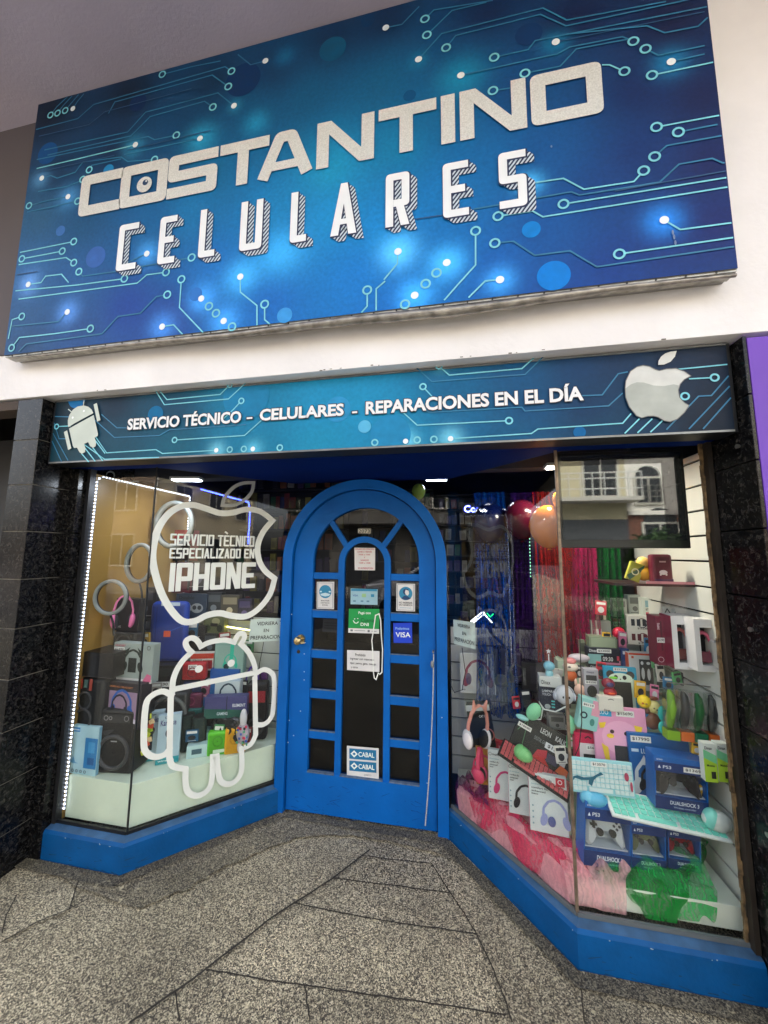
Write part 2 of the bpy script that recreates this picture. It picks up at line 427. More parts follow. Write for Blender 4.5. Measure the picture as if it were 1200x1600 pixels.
# grimy cement fillet along the plinths and the doorway
mb = MB()
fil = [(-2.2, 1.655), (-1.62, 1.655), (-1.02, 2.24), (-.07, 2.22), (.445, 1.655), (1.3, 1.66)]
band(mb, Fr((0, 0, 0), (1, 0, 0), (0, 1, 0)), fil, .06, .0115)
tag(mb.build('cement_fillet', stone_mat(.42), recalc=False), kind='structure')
mb = MB(); mb.box((0, -2.68, -.06), (60, .16, .14)); tag(mb.build('kerb', mat((140, 138, 130), .8, noise=.2)), kind='structure')
mb = MB(); mb.face([(-60, -60, -.13), (60, -60, -.13), (60, -2.7, -.13), (-60, -2.7, -.13)])
tag(mb.build('road', mat((62, 62, 64), .85, noise=.2, nscale=4, bump=.5), recalc=False), kind='structure')
mb = MB(); mb.box((0, -10.6, -.07), (60, 3.0, .14)); tag(mb.build('far_pavement', mat((135, 130, 122), .85, noise=.2)), kind='structure')

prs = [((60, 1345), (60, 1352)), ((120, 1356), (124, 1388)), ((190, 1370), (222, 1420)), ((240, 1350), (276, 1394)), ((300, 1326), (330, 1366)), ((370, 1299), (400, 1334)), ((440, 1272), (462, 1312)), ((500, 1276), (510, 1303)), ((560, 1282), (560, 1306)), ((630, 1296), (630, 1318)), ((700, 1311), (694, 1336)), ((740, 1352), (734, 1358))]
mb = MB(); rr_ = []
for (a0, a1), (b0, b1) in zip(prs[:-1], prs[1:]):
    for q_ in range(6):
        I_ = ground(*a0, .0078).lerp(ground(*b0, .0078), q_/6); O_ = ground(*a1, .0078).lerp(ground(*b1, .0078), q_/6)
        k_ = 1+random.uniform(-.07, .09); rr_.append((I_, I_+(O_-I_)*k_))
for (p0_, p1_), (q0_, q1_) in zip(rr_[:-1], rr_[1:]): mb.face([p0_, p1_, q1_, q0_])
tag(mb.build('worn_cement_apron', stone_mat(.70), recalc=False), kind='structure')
# --- colours
BLUE = mat((0, 94, 178), .5, noise=.14, nscale=3.5, spec=.22, bump=.25, bscale=45)
BLUE_P = mat((0, 76, 134), .55, spec=.2, noise=.16, nscale=8, bump=.35, bscale=60)
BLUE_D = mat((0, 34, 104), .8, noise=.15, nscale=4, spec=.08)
SILL = mat((52, 88, 124), .6, noise=.3, nscale=14, bump=.4)
WHITE_W = mat((238, 235, 235), .75, noise=.06, nscale=3, bump=.5, bscale=30)
BLACK = mat((14, 14, 15), .4, noise=.2)
STEEL = mat((150, 148, 142), .35, metal=.8, noise=.2)

def granite():
    m, nt, b = nmat('black_granite'); N = nt.nodes; L = nt.links
    tc = N.new('ShaderNodeTexCoord')
    t = N.new('ShaderNodeTexNoise'); t.inputs['Scale'].default_value = 55; t.inputs['Detail'].default_value = 5; t.inputs['Roughness'].default_value = .75; t.inputs['Distortion'].default_value = .8
    L.new(tc.outputs['Object'], t.inputs['Vector'])
    r = N.new('ShaderNodeValToRGB'); e = r.color_ramp.elements
    e[0].position = .44; e[0].color = (*lin((9, 9, 10)), 1); e[1].position = .78; e[1].color = (*lin((92, 86, 80)), 1)
    a = e.new(.56); a.color = (*lin((30, 30, 30)), 1)
    L.new(t.outputs['Fac'], r.inputs[0]); L.new(r.outputs[0], b.inputs['Base Color'])
    b.inputs['Roughness'].default_value = .2; b.inputs['Specular IOR Level'].default_value = .22
    return m
GRAN = granite()
MORT = mat((120, 116, 106), .9, noise=.2)

# --- granite pillars (tiles on a mortar core)
def pillar(label, x0, x1, y0, y1, zt, zj, front_off, cat='pillar'):
    r = thing('granite_pillar', label, cat, ((x0+x1)/2, (y0+y1)/2, 0))
    cx, cy = (x0+x1)/2, (y0+y1)/2
    mb = MB(); mb.box((0, 0, zt/2), (x1-x0-.012, y1-y0-.012, zt-.004)); mb.build('mortar_core', MORT, r)
    mb = MB(); zz = [0]+zj+[zt]
    for a, b in zip(zz[:-1], zz[1:]):
        n = 2 if (y1-y0) > .55 else 1
        for k in range(n):
            ya = y0+(y1-y0)*k/n; yb = y0+(y1-y0)*(k+1)/n
            mb.box((0, (ya+yb)/2-cy, (a+b)/2), (x1-x0, yb-ya-.004, b-a-.0045))
    mb.build('tiles', GRAN, r, bevel=.0012, seg=1)
    mb = MB()
    for (sx, yy, z) in front_off:
        mb.cyl((sx, yy-cy, z), (sx+(.01 if sx < 0 else -.01), yy-cy, z), .009, .006, 10)
    if front_off: mb.build('bolt', STEEL, r)
    return r
zj = [.21, .45, .70, .95, 1.2, 1.45, 1.70, 1.95, 2.2]
zl = [.2, .45, .70, .95, 1.2, 1.449, 1.699, 1.949, 2.198]
PL_ = pillar('black granite pillar left of the shop window beside the dark doorway', -2.36, -2.192, 1.5, 2.3, 2.43, zl, [(.075, 1.62, 1.95), (.075, 1.66, 1.9), (.075, 1.7, 1.4)])
mb = MB(); zz = [0]+zl[:-1]+[2.074]
for a_, c_2 in zip(zz[:-1], zz[1:]): mb.box((-2.156+2.276, 1.98-1.9, (a_+c_2)/2), (.070, .60, c_2-a_-.0045))
mb.build('side_strip', GRAN, PL_, bevel=.0012, seg=1)
pillar('black granite pillar right of the shop window next to the purple wall', 1.092, 1.104, 1.5, 1.752, 2.43, zj, [(-.015, 1.57, 2.02), (-.015, 1.6, 1.33), (-.015, 1.62, .62)])

# --- upper wall, soffit, shop building shell
b_ = thing('shop_building', 'white rendered shop building wall above the blue shopfront', 'building', (0, 1.5, 0))
mb = MB(); mb.box((0, .1, 3.36), (14, .2, 1.84)); o = mb.build('upper_wall', WHITE_W, b_)
mb = MB(); mb.box((0, .35, 6.8), (14, .7, 5.0)); mb.build('sun_block_wall', WHITE_W, b_)  # unseen upper wall, added to keep the sun off the pavement
mb = MB(); mb.box((0, 5.5, 9.4), (14, 9.6, .2)); mb.build('sun_block_roof', mat((120, 115, 110), .9), b_)  # unseen top cover, added to shadow the interior
mb = MB(); mb.box((0, 8.4, 4.6), (14, .2, 9.4)); mb.box((-6.95, 4.4, 4.6), (.1, 8, 9.4)); mb.box((6.95, 4.4, 4.6), (.1, 8, 9.4)); mb.build('sun_block_shell', mat((150, 145, 138), .9), b_)  # unseen back and sides, added to stop sun leaking inside
mb = MB(); mb.box((-4.78, -.0035, 3.48), (4.8, .007, 1.55)); mb.build('wall_shade_sheet', mat((92, 86, 90), .8, noise=.1, nscale=1.2), b_)  # shade on the wall left of the sign, put into the grey colour
mb = MB(); mb.box((0, -.62, 4.3), (14, 1.6, .14)); mb.build('balcony_slab', mat((176, 168, 186), .8, noise=.08, nscale=1.5, bump=.3), b_)
# dust and chips along the lower edge of the render
mb = MB()
for k in range(14):
    x = random.uniform(-2.3, 1.2); mb.box((x, -.0005, 2.442+random.uniform(0, .006)), (random.uniform(.004, .016), .002, random.uniform(.002, .005)))
mb.build('chipped_edge', mat((105, 98, 88), .95), b_)
mb = MB(); mb.box((2.706, .101, 1.21), (3.2, .2, 2.42))
o = mb.build('purple_wall', mat((112, 62, 188), .55, noise=.12, nscale=1.5), b_)
mb = MB(); F = XZ((1.105, .0, 0))
band(mb, F, [(.16, 1.42), (.045, 1.52), (.02, 1.55), (.02, 1.72), (.12, 1.86), (.3, 1.9)], .012, .0, rnd=.01)
o = mb.build('white_line_art', mat((225, 222, 228), .6), b_); o.location = (0, -.002, 0)
mb = MB(); mb.face([F.p(.035, 1.55), F.p(.16, 1.44), F.p(.4, 1.44), F.p(.4, 1.86), F.p(.13, 1.85), F.p(.035, 1.72)])
o = mb.build('dark_art_panel', mat((40, 38, 52), .6), b_); o.location = (0, -.001, 0)
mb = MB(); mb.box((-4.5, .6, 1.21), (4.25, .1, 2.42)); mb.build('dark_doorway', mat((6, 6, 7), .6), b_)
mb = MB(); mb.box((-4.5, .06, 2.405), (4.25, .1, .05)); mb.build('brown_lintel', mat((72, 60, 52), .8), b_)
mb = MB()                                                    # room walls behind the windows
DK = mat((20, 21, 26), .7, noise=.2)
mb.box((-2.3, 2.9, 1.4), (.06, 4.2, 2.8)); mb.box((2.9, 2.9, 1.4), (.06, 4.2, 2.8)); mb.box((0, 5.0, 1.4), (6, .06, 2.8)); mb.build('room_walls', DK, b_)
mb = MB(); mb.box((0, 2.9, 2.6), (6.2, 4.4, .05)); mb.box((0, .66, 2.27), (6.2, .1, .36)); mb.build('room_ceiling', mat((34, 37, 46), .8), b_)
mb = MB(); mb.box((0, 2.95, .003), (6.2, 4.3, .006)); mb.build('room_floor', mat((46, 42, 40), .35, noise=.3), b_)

# --- recess ceiling
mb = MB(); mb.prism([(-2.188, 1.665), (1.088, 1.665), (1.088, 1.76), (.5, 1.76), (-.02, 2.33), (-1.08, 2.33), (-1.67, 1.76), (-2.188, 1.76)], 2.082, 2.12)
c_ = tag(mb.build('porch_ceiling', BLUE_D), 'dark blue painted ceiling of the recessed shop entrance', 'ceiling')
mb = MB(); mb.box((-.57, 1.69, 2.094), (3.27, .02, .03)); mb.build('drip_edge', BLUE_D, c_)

# --- plinths
def plinth(label, outer, inner):
    r = thing('plinth', label, 'plinth', (outer[0][0], outer[0][1], 0))
    ox, oy = outer[0]
    O = [(x-ox, y-oy) for x, y in outer]; I = [(x-ox, y-oy) for x, y in inner]
    mb = MB(); n = len(O)
    zb, zf, zi = 0.0, .132, .160
    off = [(b[0]*.86+a[0]*.14, b[1]*.86+a[1]*.14) for a, b in zip(I, O)]
    V = []
    for ring_, z in ((O, zb), (O, zf), (off, zf+.014), (I, zi)): V.append([(x, y, z) for x, y in ring_])
    for a, b in ((0, 1), (1, 2)):
        for k in range(n-1): mb.face([V[a][k], V[a][k+1], V[b][k+1], V[b][k]])
    for k in (0, n-1): mb.face([V[0][k], V[1][k], V[2][k], V[3][k], (I[k][0], I[k][1], 0)])
    mb.build('painted_face', BLUE_P, r, recalc=False)
    mb = MB()
    for k in range(n-1): mb.face([V[2][k], V[2][k+1], V[3][k+1], V[3][k]])
    for k in range(n-1): mb.face([V[3][k], V[3][k+1], (I[k+1][0], I[k+1][1], .0), (I[k][0], I[k][1], .0)])
    mb.build('sill', SILL, r, recalc=False)
    mb = MB()   # paint chips along the nosing
    for q in range(11):
        k = random.randrange(n-1); s = random.random()
        x = O[k][0]*(1-s)+O[k+1][0]*s; y = O[k][1]*(1-s)+O[k+1][1]*s
        mb.ell((x, y, zf+random.uniform(-.004, .001)), (random.uniform(.001, .008)*random.random()+.001, .0015, random.uniform(.001, .002)), nu=6, nv=4)
    mb.build('paint_chips', mat((150, 166, 176), .8), r)
    mb = MB()
    for q in range(46):
        k = random.randrange(n-1); s = random.random(); A_ = Vector((*O[k], 0)); B_ = Vector((*O[k+1], 0)); u = (B_-A_).normalized(); nn = Vector((u.y, -u.x, 0))
        p = A_.lerp(B_, min(.97, max(.03, s)))+nn*(.0008+.00002*q); z = random.uniform(.006, .10)*random.random()+.004; L_ = random.uniform(.004, .05); hh = random.uniform(.0008, .0022); sl = random.uniform(-.3, .3)
        mb.face([p-u*L_/2+Vector((0, 0, z-hh-sl*L_/2)), p+u*L_/2+Vector((0, 0, z-hh*.4+sl*L_/2)), p+u*L_/2+Vector((0, 0, z+hh*.4+sl*L_/2)), p-u*L_/2+Vector((0, 0, z+hh-sl*L_/2))])
    mb.build('scuff_marks', mat((22, 56, 86), .9, noise=.4, nscale=40), r, recalc=False)
    return r
plinth('blue painted plinth under the left shop window', [(-2.119, 1.69), (-1.625, 1.69), (-1.045, 2.27)], [(-2.119, 1.752), (-1.662, 1.752), (-1.10, 2.30)])
plinth('blue painted plinth under the right shop window with the colourful tulle', [(-.045, 2.26), (.461, 1.69), (1.088, 1.69)], [(-.0, 2.295), (.487, 1.752), (1.088, 1.752)])
# ============================================================ BIG SIGN
YS = 1.42
def SP(px, py):
    p = at(px, py, YS); return (p.x, p.z)
sx0, sx1, sz0, sz1 = -2.372, 1.043, 2.648, 4.222
def colour_sheet(name, x0, x1, z0, z1, Y, samples, glows, parent, nx=150, nz=70, power=2.6, conv=None, noise=.05, gain=1.0, gg=1.17):
    S = [(conv(px, py), Vector(lin((c[0]*.62, min(255, c[1]*gg), min(255, c[2]*1.03))))) for px, py, c in samples]
    Gs = [(conv(px, py), r, Vector(lin(c))) for px, py, r, c in glows]
    mb = MB(); cols = []
    for j in range(nz+1):
        for i in range(nx+1):
            x = x0+(x1-x0)*i/nx; z = z0+(z1-z0)*j/nz
            mb.v.append((x, Y, z)); W = 0; c = Vector((0, 0, 0))
            for (sx, sz), cc in S:
                ww = 1/(((x-sx)**2+(z-sz)**2)+.004)**(power/2); W += ww; c += cc*ww
            c /= W
            for (gx, gz), r, gc in Gs:
                d2 = ((x-gx)**2+(z-gz)**2)/(r*r)
                if d2 < 9: c += gc*math.exp(-d2*2.0)
            cols.append(c*gain)
    for j in range(nz):
        for i in range(nx):
            a = j*(nx+1)+i; mb.f.append([a, a+1, a+nx+2, a+nx+1]); mb.m.append(0)
    m, nt, b = nmat('printed_vinyl'); N = nt.nodes; L = nt.links
    vc = N.new('ShaderNodeVertexColor'); vc.layer_name = 'print'
    tc = N.new('ShaderNodeTexCoord'); tn = N.new('ShaderNodeTexNoise'); tn.inputs['Scale'].default_value = 60; tn.inputs['Detail'].default_value = 6
    L.new(tc.outputs['Object'], tn.inputs['Vector'])
    mr = N.new('ShaderNodeMapRange'); mr.inputs[1].default_value = .3; mr.inputs[2].default_value = .7; mr.inputs[3].default_value = 1-noise*2; mr.inputs[4].default_value = 1+noise*2
    L.new(tn.outputs['Fac'], mr.inputs[0])
    mx = N.new('ShaderNodeVectorMath'); mx.operation = 'SCALE'; L.new(vc.outputs['Color'], mx.inputs[0]); L.new(mr.outputs[0], mx.inputs['Scale'])
    L.new(mx.outputs[0], b.inputs['Base Color']); b.inputs['Roughness'].default_value = .55; b.inputs['Specular IOR Level'].default_value = .25
    bp = N.new('ShaderNodeBump'); bp.inputs['Strength'].default_value = .12; bp.inputs['Distance'].default_value = .003
    L.new(tn.outputs['Fac'], bp.inputs['Height']); L.new(bp.outputs[0], b.inputs['Normal'])
    o = mb.build(name, m, parent, recalc=False)
    at_ = o.data.color_attributes.new('print', 'FLOAT_COLOR', 'POINT')
    flat = []
    for c in cols: flat += [max(0, c.x), max(0, c.y), max(0, c.z), 1]
    at_.data.foreach_set('color', flat)
    return o
sign = thing('sign_board', 'large blue printed signboard with circuit pattern and pale lettering high on the white wall', 'signboard')
mb = MB(); mb.box(((sx0+sx1)/2, YS+.041, (sz0+sz1)/2), (sx1-sx0, .078, sz1-sz0)); mb.build('backing_frame', mat((150, 148, 146), .5, metal=.4), sign)
sam = [(75, 180, (9, 22, 48)), (200, 150, (8, 24, 52)), (330, 130, (8, 40, 78)), (430, 110, (8, 46, 92)), (520, 60, (8, 38, 80)), (600, 30, (8, 36, 78)), (760, 20, (10, 30, 74)), (900, 30, (12, 22, 66)),
 (1050, 30, (14, 18, 60)), (1100, 150, (16, 20, 68)), (1110, 250, (20, 22, 78)), (1000, 140, (10, 30, 84)), (1000, 240, (10, 38, 100)), (1120, 350, (22, 26, 92)), (1050, 400, (20, 40, 110)), (960, 420, (18, 46, 124)),
 (940, 300, (8, 48, 116)), (850, 240, (6, 66, 136)), (800, 140, (6, 56, 118)), (720, 100, (6, 56, 112)), (600, 130, (8, 76, 130)), (480, 150, (8, 70, 122)), (400, 170, (8, 66, 118)), (300, 200, (8, 50, 98)), (180, 230, (10, 34, 74)),
 (90, 260, (14, 42, 84)), (60, 340, (60, 74, 122)), (50, 420, (70, 84, 150)), (30, 500, (60, 72, 130)), (40, 540, (44, 58, 108)), (120, 520, (48, 62, 126)), (120, 430, (52, 74, 142)), (130, 350, (30, 66, 118)),
 (200, 480, (38, 54, 140)), (260, 500, (44, 50, 132)), (230, 350, (18, 78, 144)), (300, 330, (24, 96, 166)), (340, 420, (30, 90, 178)), (420, 470, (26, 84, 176)), (420, 330, (20, 104, 178)), (430, 390, (24, 104, 190)),
 (520, 260, (20, 118, 180)), (520, 340, (18, 112, 192)), (560, 430, (20, 98, 190)), (600, 360, (14, 110, 196)), (620, 470, (16, 86, 180)), (700, 300, (8, 98, 178)), (700, 400, (10, 92, 178)), (620, 230, (8, 100, 160)),
 (760, 260, (6, 82, 154)), (770, 420, (12, 74, 164)), (860, 350, (10, 66, 144)), (700, 180, (6, 80, 138)), (330, 270, (16, 86, 144)), (250, 270, (10, 60, 112)), (880, 460, (16, 56, 140))]
glow = [(208, 229, .09, (40, 120, 150)), (313, 217, .12, (30, 130, 160)), (107, 308, .09, (60, 120, 170)), (45, 444, .09, (90, 130, 190)), (106, 488, .09, (80, 130, 200)), (376, 433, .12, (60, 150, 200)), (315, 467, .10, (60, 140, 210)), (350, 502, .10, (60, 140, 210)),
 (254, 511, .10, (60, 130, 200)), (622, 394, .11, (90, 180, 230)), (698, 411, .10, (70, 170, 225)), (648, 462, .10, (60, 160, 225)), (781, 438, .08, (60, 150, 215)), (1037, 345, .09, (30, 130, 220)), (827, 288, .07, (70, 170, 220)), (720, 119, .14, (10, 110, 130)),
 (868, 67, .08, (10, 100, 130)), (1048, 98, .09, (10, 110, 150)), (654, 94, .06, (10, 80, 100)), (230, 397, .09, (60, 130, 190)), (440, 395, .16, (50, 130, 170)), (400, 192, .09, (20, 110, 140)), (445, 88, .07, (10, 80, 110)), (64, 279, .08, (70, 120, 160)), (367, 166, .05, (30, 100, 120)), (500, 300, .4, (10, 40, 40))]
colour_sheet('printed_face', sx0, sx1, sz0, sz1, YS-.0005, sam, glow, sign, conv=SP, gain=1.12)
FS = XZ((0, YS-.0015, 0))
# soft round light spots of the print
BOK = {}
def bokeh(fr, conv, lst, parent, h, lo=-9, hi=9):
    cols = {}
    for px, py, r, c in lst: cols.setdefault(c, []).append((px, py, r))
    for c, L_ in cols.items():
        mb = MB()
        for px, py, r in L_:
            x, z = conv(px, py); x2, _ = conv(px+r, py); R0 = abs(x2-x); mb.face([fr.p(x+R0*cos(2*pi*k/36), min(hi, max(lo, z+R0*sin(2*pi*k/36))), h) for k in range(36)])
        mb.build('light_spot', mat(c, .6, noise=.1, nscale=20, spec=.2), parent, recalc=False)
bokeh(FS, SP, [(520, 77, 21, (10, 84, 122)), (575, 33, 11, (10, 60, 104)), (75, 240, 15, (14, 78, 140)), (170, 266, 8, (30, 130, 190)), (95, 361, 7, (60, 112, 180)), (150, 402, 15, (58, 104, 180)),
 (445, 493, 12, (60, 150, 222)), (830, 359, 15, (12, 128, 212)), (865, 431, 27, (10, 124, 214)), (826, 54, 22, (10, 54, 104)), (216, 161, 13, (10, 44, 90)), (380, 125, 27, (10, 52, 100)), (306, 460, 10, (50, 118, 200)), (640, 150, 10, (8, 80, 130))], sign, .0002)
LNB = mat((120, 205, 222), .5, noise=.12, nscale=6); LND = mat((34, 116, 158), .5, noise=.2, nscale=6); LNF = mat((26, 78, 122), .5, noise=.2, nscale=4); DOT = mat((235, 246, 250), .5, noise=0)
traces = [ # (points, end, tone)   end: o ring, * dot, '' none ; tone b bright d dim f faint
 ([(254, 117), (300, 105), (345, 96)], 'O', 'd'), ([(57, 203), (122, 186), (147, 164), (352, 105), (362, 112)], 'o', 'd'), ([(170, 178), (180, 160), (332, 118), (357, 136)], 'o', 'd'),
 ([(70, 235), (200, 207), (228, 176), (341, 146), (366, 166)], '*', 'd'), ([(75, 243), (205, 213), (235, 183), (320, 159), (333, 168)], 'o', 'd'), ([(372, 86), (392, 102), (415, 96)], '*', 'd'),
 ([(58, 250), (232, 214), (242, 219), (276, 212)], 'o', 'd'), ([(58, 264), (130, 247), (212, 227)], '*', 'b'), ([(195, 242), (313, 217)], '*', 'd'), ([(66, 279), (80, 275), (90, 279), (118, 270), (130, 254), (190, 246), (200, 253), (242, 250)], '*o', 'd'),
 ([(60, 300), (105, 292), (125, 284), (130, 281)], 'o', 'd'), ([(140, 266), (144, 259), (190, 249)], 'O', 'd'), ([(46, 322), (75, 314), (107, 308)], '*O', 'd'), ([(43, 332), (122, 315)], 'o', 'd'), ([(32, 395), (116, 378)], 'o', 'b'), ([(35, 405), (98, 393)], 'oO', 'b'),
 ([(30, 414), (104, 403), (116, 411)], 'o', 'b'), ([(124, 425), (130, 432), (180, 425), (195, 413), (230, 397)], 'O*', 'd'), ([(25, 455), (120, 446), (195, 436)], 'o', 'b'), ([(45, 445), (65, 442), (72, 432), (97, 429), (108, 442)], 'S', 'b'),
 ([(30, 468), (215, 443), (230, 430), (260, 426)], 'o', 'b'), ([(205, 420), (300, 403)], 'o', 'd'), ([(284, 437), (281, 481), (318, 520)], 'O', 'b'), ([(376, 433), (376, 457), (402, 478), (402, 509)], 'S', 'b'), ([(414, 476), (414, 500), (422, 507)], 'O', 'b'),
 ([(30, 550), (42, 538), (160, 522), (185, 495), (220, 490), (245, 464), (262, 461)], 'o', 'd'), ([(19, 544), (31, 528), (85, 522), (142, 514)], 'oO', 'b'), ([(14, 530), (20, 500), (35, 495)], 'o', 'b'), ([(20, 510), (92, 503), (106, 488)], '*', 'd'),
 ([(254, 511), (272, 508), (286, 523)], 'S', 'b'), ([(574, 454), (574, 479), (565, 489)], 'O', 'b'), ([(602, 440), (588, 452), (588, 486)], '', 'b'), ([(664, 31), (678, 17), (770, 2)], 'O', 'd'), ([(667, 56), (706, 18), (760, 5)], 'O', 'd'),
 ([(654, 94), (690, 54), (848, 14), (885, 33), (1040, 4)], 'S', 'd'), ([(697, 76), (712, 57), (844, 24), (884, 42), (1090, -2)], 'O', 'd'), ([(772, 91), (825, 79), (836, 65), (1105, 12)], 'O', 'd'), ([(868, 67), (1100, 20)], 'S', 'f'), ([(720, 119), (850, 90), (870, 86), (890, 75), (972, 59), (989, 66)], '*oS', 'd'),
 ([(820, 116), (875, 105), (900, 78), (985, 62)], 'O', 'd'), ([(1008, 78), (1028, 88), (1100, 73)], 'O', 'd'), ([(1048, 98), (1100, 86)], 'S', 'd'), ([(1018, 119), (1118, 98)], 'O', 'b'), ([(940, 103), (952, 103), (975, 113)], 'o', 'b'), ([(770, 143), (797, 139)], 'O', 'd'),
 ([(885, 55), (1010, 42), (1038, 53), (1090, 43), (1105, 29)], '', 'd'), ([(1025, 200), (1127, 181)], 'O', 'b'), ([(1059, 208), (1120, 196)], 'O', 'd'), ([(1022, 246), (1041, 229), (1130, 213)], 'O', 'd'), ([(827, 288), (880, 280), (912, 297), (990, 285), (1005, 268)], '*oS', 'b'),
 ([(740, 328), (892, 301), (905, 306), (1030, 286), (1060, 258), (1112, 249), (1128, 256), (1138, 255)], '', 'd'), ([(880, 320), (1140, 278)], 'O', 'b'), ([(778, 339), (832, 331), (848, 340), (1140, 293)], 'O', 'b'), ([(1037, 345), (1062, 360), (1145, 349)], 'S', 'b'), ([(967, 398), (1148, 372)], 'O', 'b'),
 ([(773, 381), (802, 378), (835, 400), (890, 393), (932, 418), (1150, 386)], 'O', 'd'), ([(743, 362), (743, 415), (715, 446), (694, 470)], 'O', 'b'), ([(622, 394), (621, 413), (600, 438)], 'S', 'b'), ([(781, 438), (758, 440), (732, 466)], 'S', 'b'),
 ([(603, 45), (628, 40), (655, 12)], 'S', 'd'), ([(80, 181), (90, 168), (107, 152)], 'O', 'd'), ([(91, 178), (100, 166), (114, 151)], 'O', 'd'), ([(103, 174), (112, 163), (124, 149)], 'O', 'd'), ([(115, 171), (122, 160), (132, 148)], 'S', 'd'),
 ([(200, 236), (330, 205)], '', 'f'), ([(62, 214), (140, 196), (165, 176), (300, 140)], '', 'f'), ([(60, 270), (180, 244)], '', 'f'), ([(740, 330), (640, 345)], '', 'f'), ([(960, 300), (1138, 268)], '', 'f'), ([(28, 430), (60, 425)], '', 'f')]
def draw_traces(fr, conv, lst, parent, tw=.0066, rr=.0185, ts=.0085, dotr=.0165, extra=(), bx=(sx0+.006, sx1-.006)):
    mbs = {'b': MB(), 'd': MB(), 'f': MB()}; rings_ = MB(); dots = MB(); n = 0
    for pts, end, tone in lst:
        n += 1
        P = [(min(bx[1], max(bx[0], q[0])), q[1]) for q in (conv(*p) for p in pts)]; h = .0006+.00003*n
        first = 'o' if ('O' in end or end in ('*o', 'oO')) else ('*' if end == 'S' or end in ('*oS', '*O') else '')
        last = 'o' if end in ('o', '*o', '*oS') else ('*' if end == '*' or end == 'O*' else '')
        if end == '*O': first, last = 'o', '*'
        if end == 'oO': first, last = 'o', 'o'
        if end == '*o': first, last = '*', 'o'
        if end == '*oS': first, last = '*', 'o'
        def trim(a, b, d):
            v = Vector((b[0]-a[0], b[1]-a[1])); k = v.length; d = min(d, k*.9)
            return (a[0]+v.x*d/k, a[1]+v.y*d/k)
        Q = list(P)
        if first == 'o': Q[0] = trim(P[0], P[1], rr+ts*.4)
        if last == 'o': Q[-1] = trim(P[-1], P[-2], rr+ts*.4)
        band(mbs[tone], fr, Q, tw*(.75 if tone == 'f' else 1), h, cap=False)
        for (e, p) in ((first, P[0]), (last, P[-1])):
            if e == 'o': ring(rings_, fr, p[0], p[1], rr, ts, h+.0002)
            if e == '*': disc(dots, fr, p[0], p[1], dotr, h+.0003)
    for px, py, k in extra:
        x, z = conv(px, py)
        if k == 'o': ring(rings_, fr, x, z, rr, ts, .0012)
        else: disc(dots, fr, x, z, dotr, .0012)
    if mbs['b'].f: mbs['b'].build('circuit_lines', LNB, parent, recalc=False)
    if mbs['d'].f: mbs['d'].build('circuit_lines', LND, parent, recalc=False)
    if mbs['f'].f: mbs['f'].build('circuit_lines', LNF, parent, recalc=False)
    rings_.build('circuit_rings', LNB, parent, recalc=False); dots.build('glowing_dots', DOT, parent, recalc=False)
draw_traces(FS, SP, traces, sign, extra=[(315, 467, '*'), (327, 479, 'o'), (338, 490, 'o'), (350, 502, '*'), (363, 511, 'o'), (698, 411, '*'), (682, 427, 'o'), (665, 444, 'o'), (648, 462, '*'), (633, 476, 'o')])
# lettering COSTANTINO
LET = mat((216, 217, 214), .5, noise=.14, nscale=170, spec=.3)
FL = XZ((0, YS-.006, 0)); mb = MB()
zb, zt = 3.403, 3.652; H_ = zt-zb; T_ = .061
cells = [('C', 127, 190, 306), ('O', 190, 262, 292), ('S', 264, 340, 277), ('T', 344, 420, 262), ('A', 402, 492, 250), ('N', 496, 585, 220), ('T', 592, 682, 190), ('I', 688, 712, 187), ('N', 718, 822, 165), ('O', 828, 941, 145)]
for ch, a, b_, yy in cells:
    mb = MB()
    xa = SP(a, yy)[0]; xb = SP(b_, yy)[0]
    if ch == 'I': xa, xb = (xa+xb)/2-T_/2, (xa+xb)/2+T_/2
    t = T_
    if ch == 'T':
        xm = (SP(370, 262)[0]+SP(390, 262)[0])/2 if a < 400 else (SP(624, 190)[0]+SP(646, 190)[0])/2
        band(mb, FL, [(xa+t/2, zt-t/2), (xb-t/2, zt-t/2)], t, 0); band(mb, FL, [(xm, zt-t), (xm, zb+t/2)], t, .0002)
    elif ch == 'A':
        band(mb, FL, [(xa+t*.6, zb), (xa+(xb-xa)*.40, zt-t*.46), (xa+(xb-xa)*.60, zt-t*.46), (xb-t*.6, zb)], t*.98, 0, rnd=.03, cap=False)
        rect(mb, FL, xa+(xb-xa)*.28, zb+.040, xa+(xb-xa)*.74, zb+.086, .0002)
    else: glyph(mb, FL, ch, xa, zb, xb-xa, H_, t, 0, rnd=.034)
    mb.build('letter', LET, sign, recalc=False)
# the round eye inside the first O
mb = MB(); x, z = SP(227, 290); disc(mb, FL, x, z, .046, .0004); mb.build('round_emblem', LET, sign, recalc=False)
mb = MB(); disc(mb, FL, x+.006, z+.010, .017, .0012); mb.build('round_emblem_pupil', mat((20, 60, 100), .5), sign, recalc=False)
mb = MB(); disc(mb, FL, x+.012, z+.016, .006, .002); mb.build('round_emblem_glint', LET, sign, recalc=False)
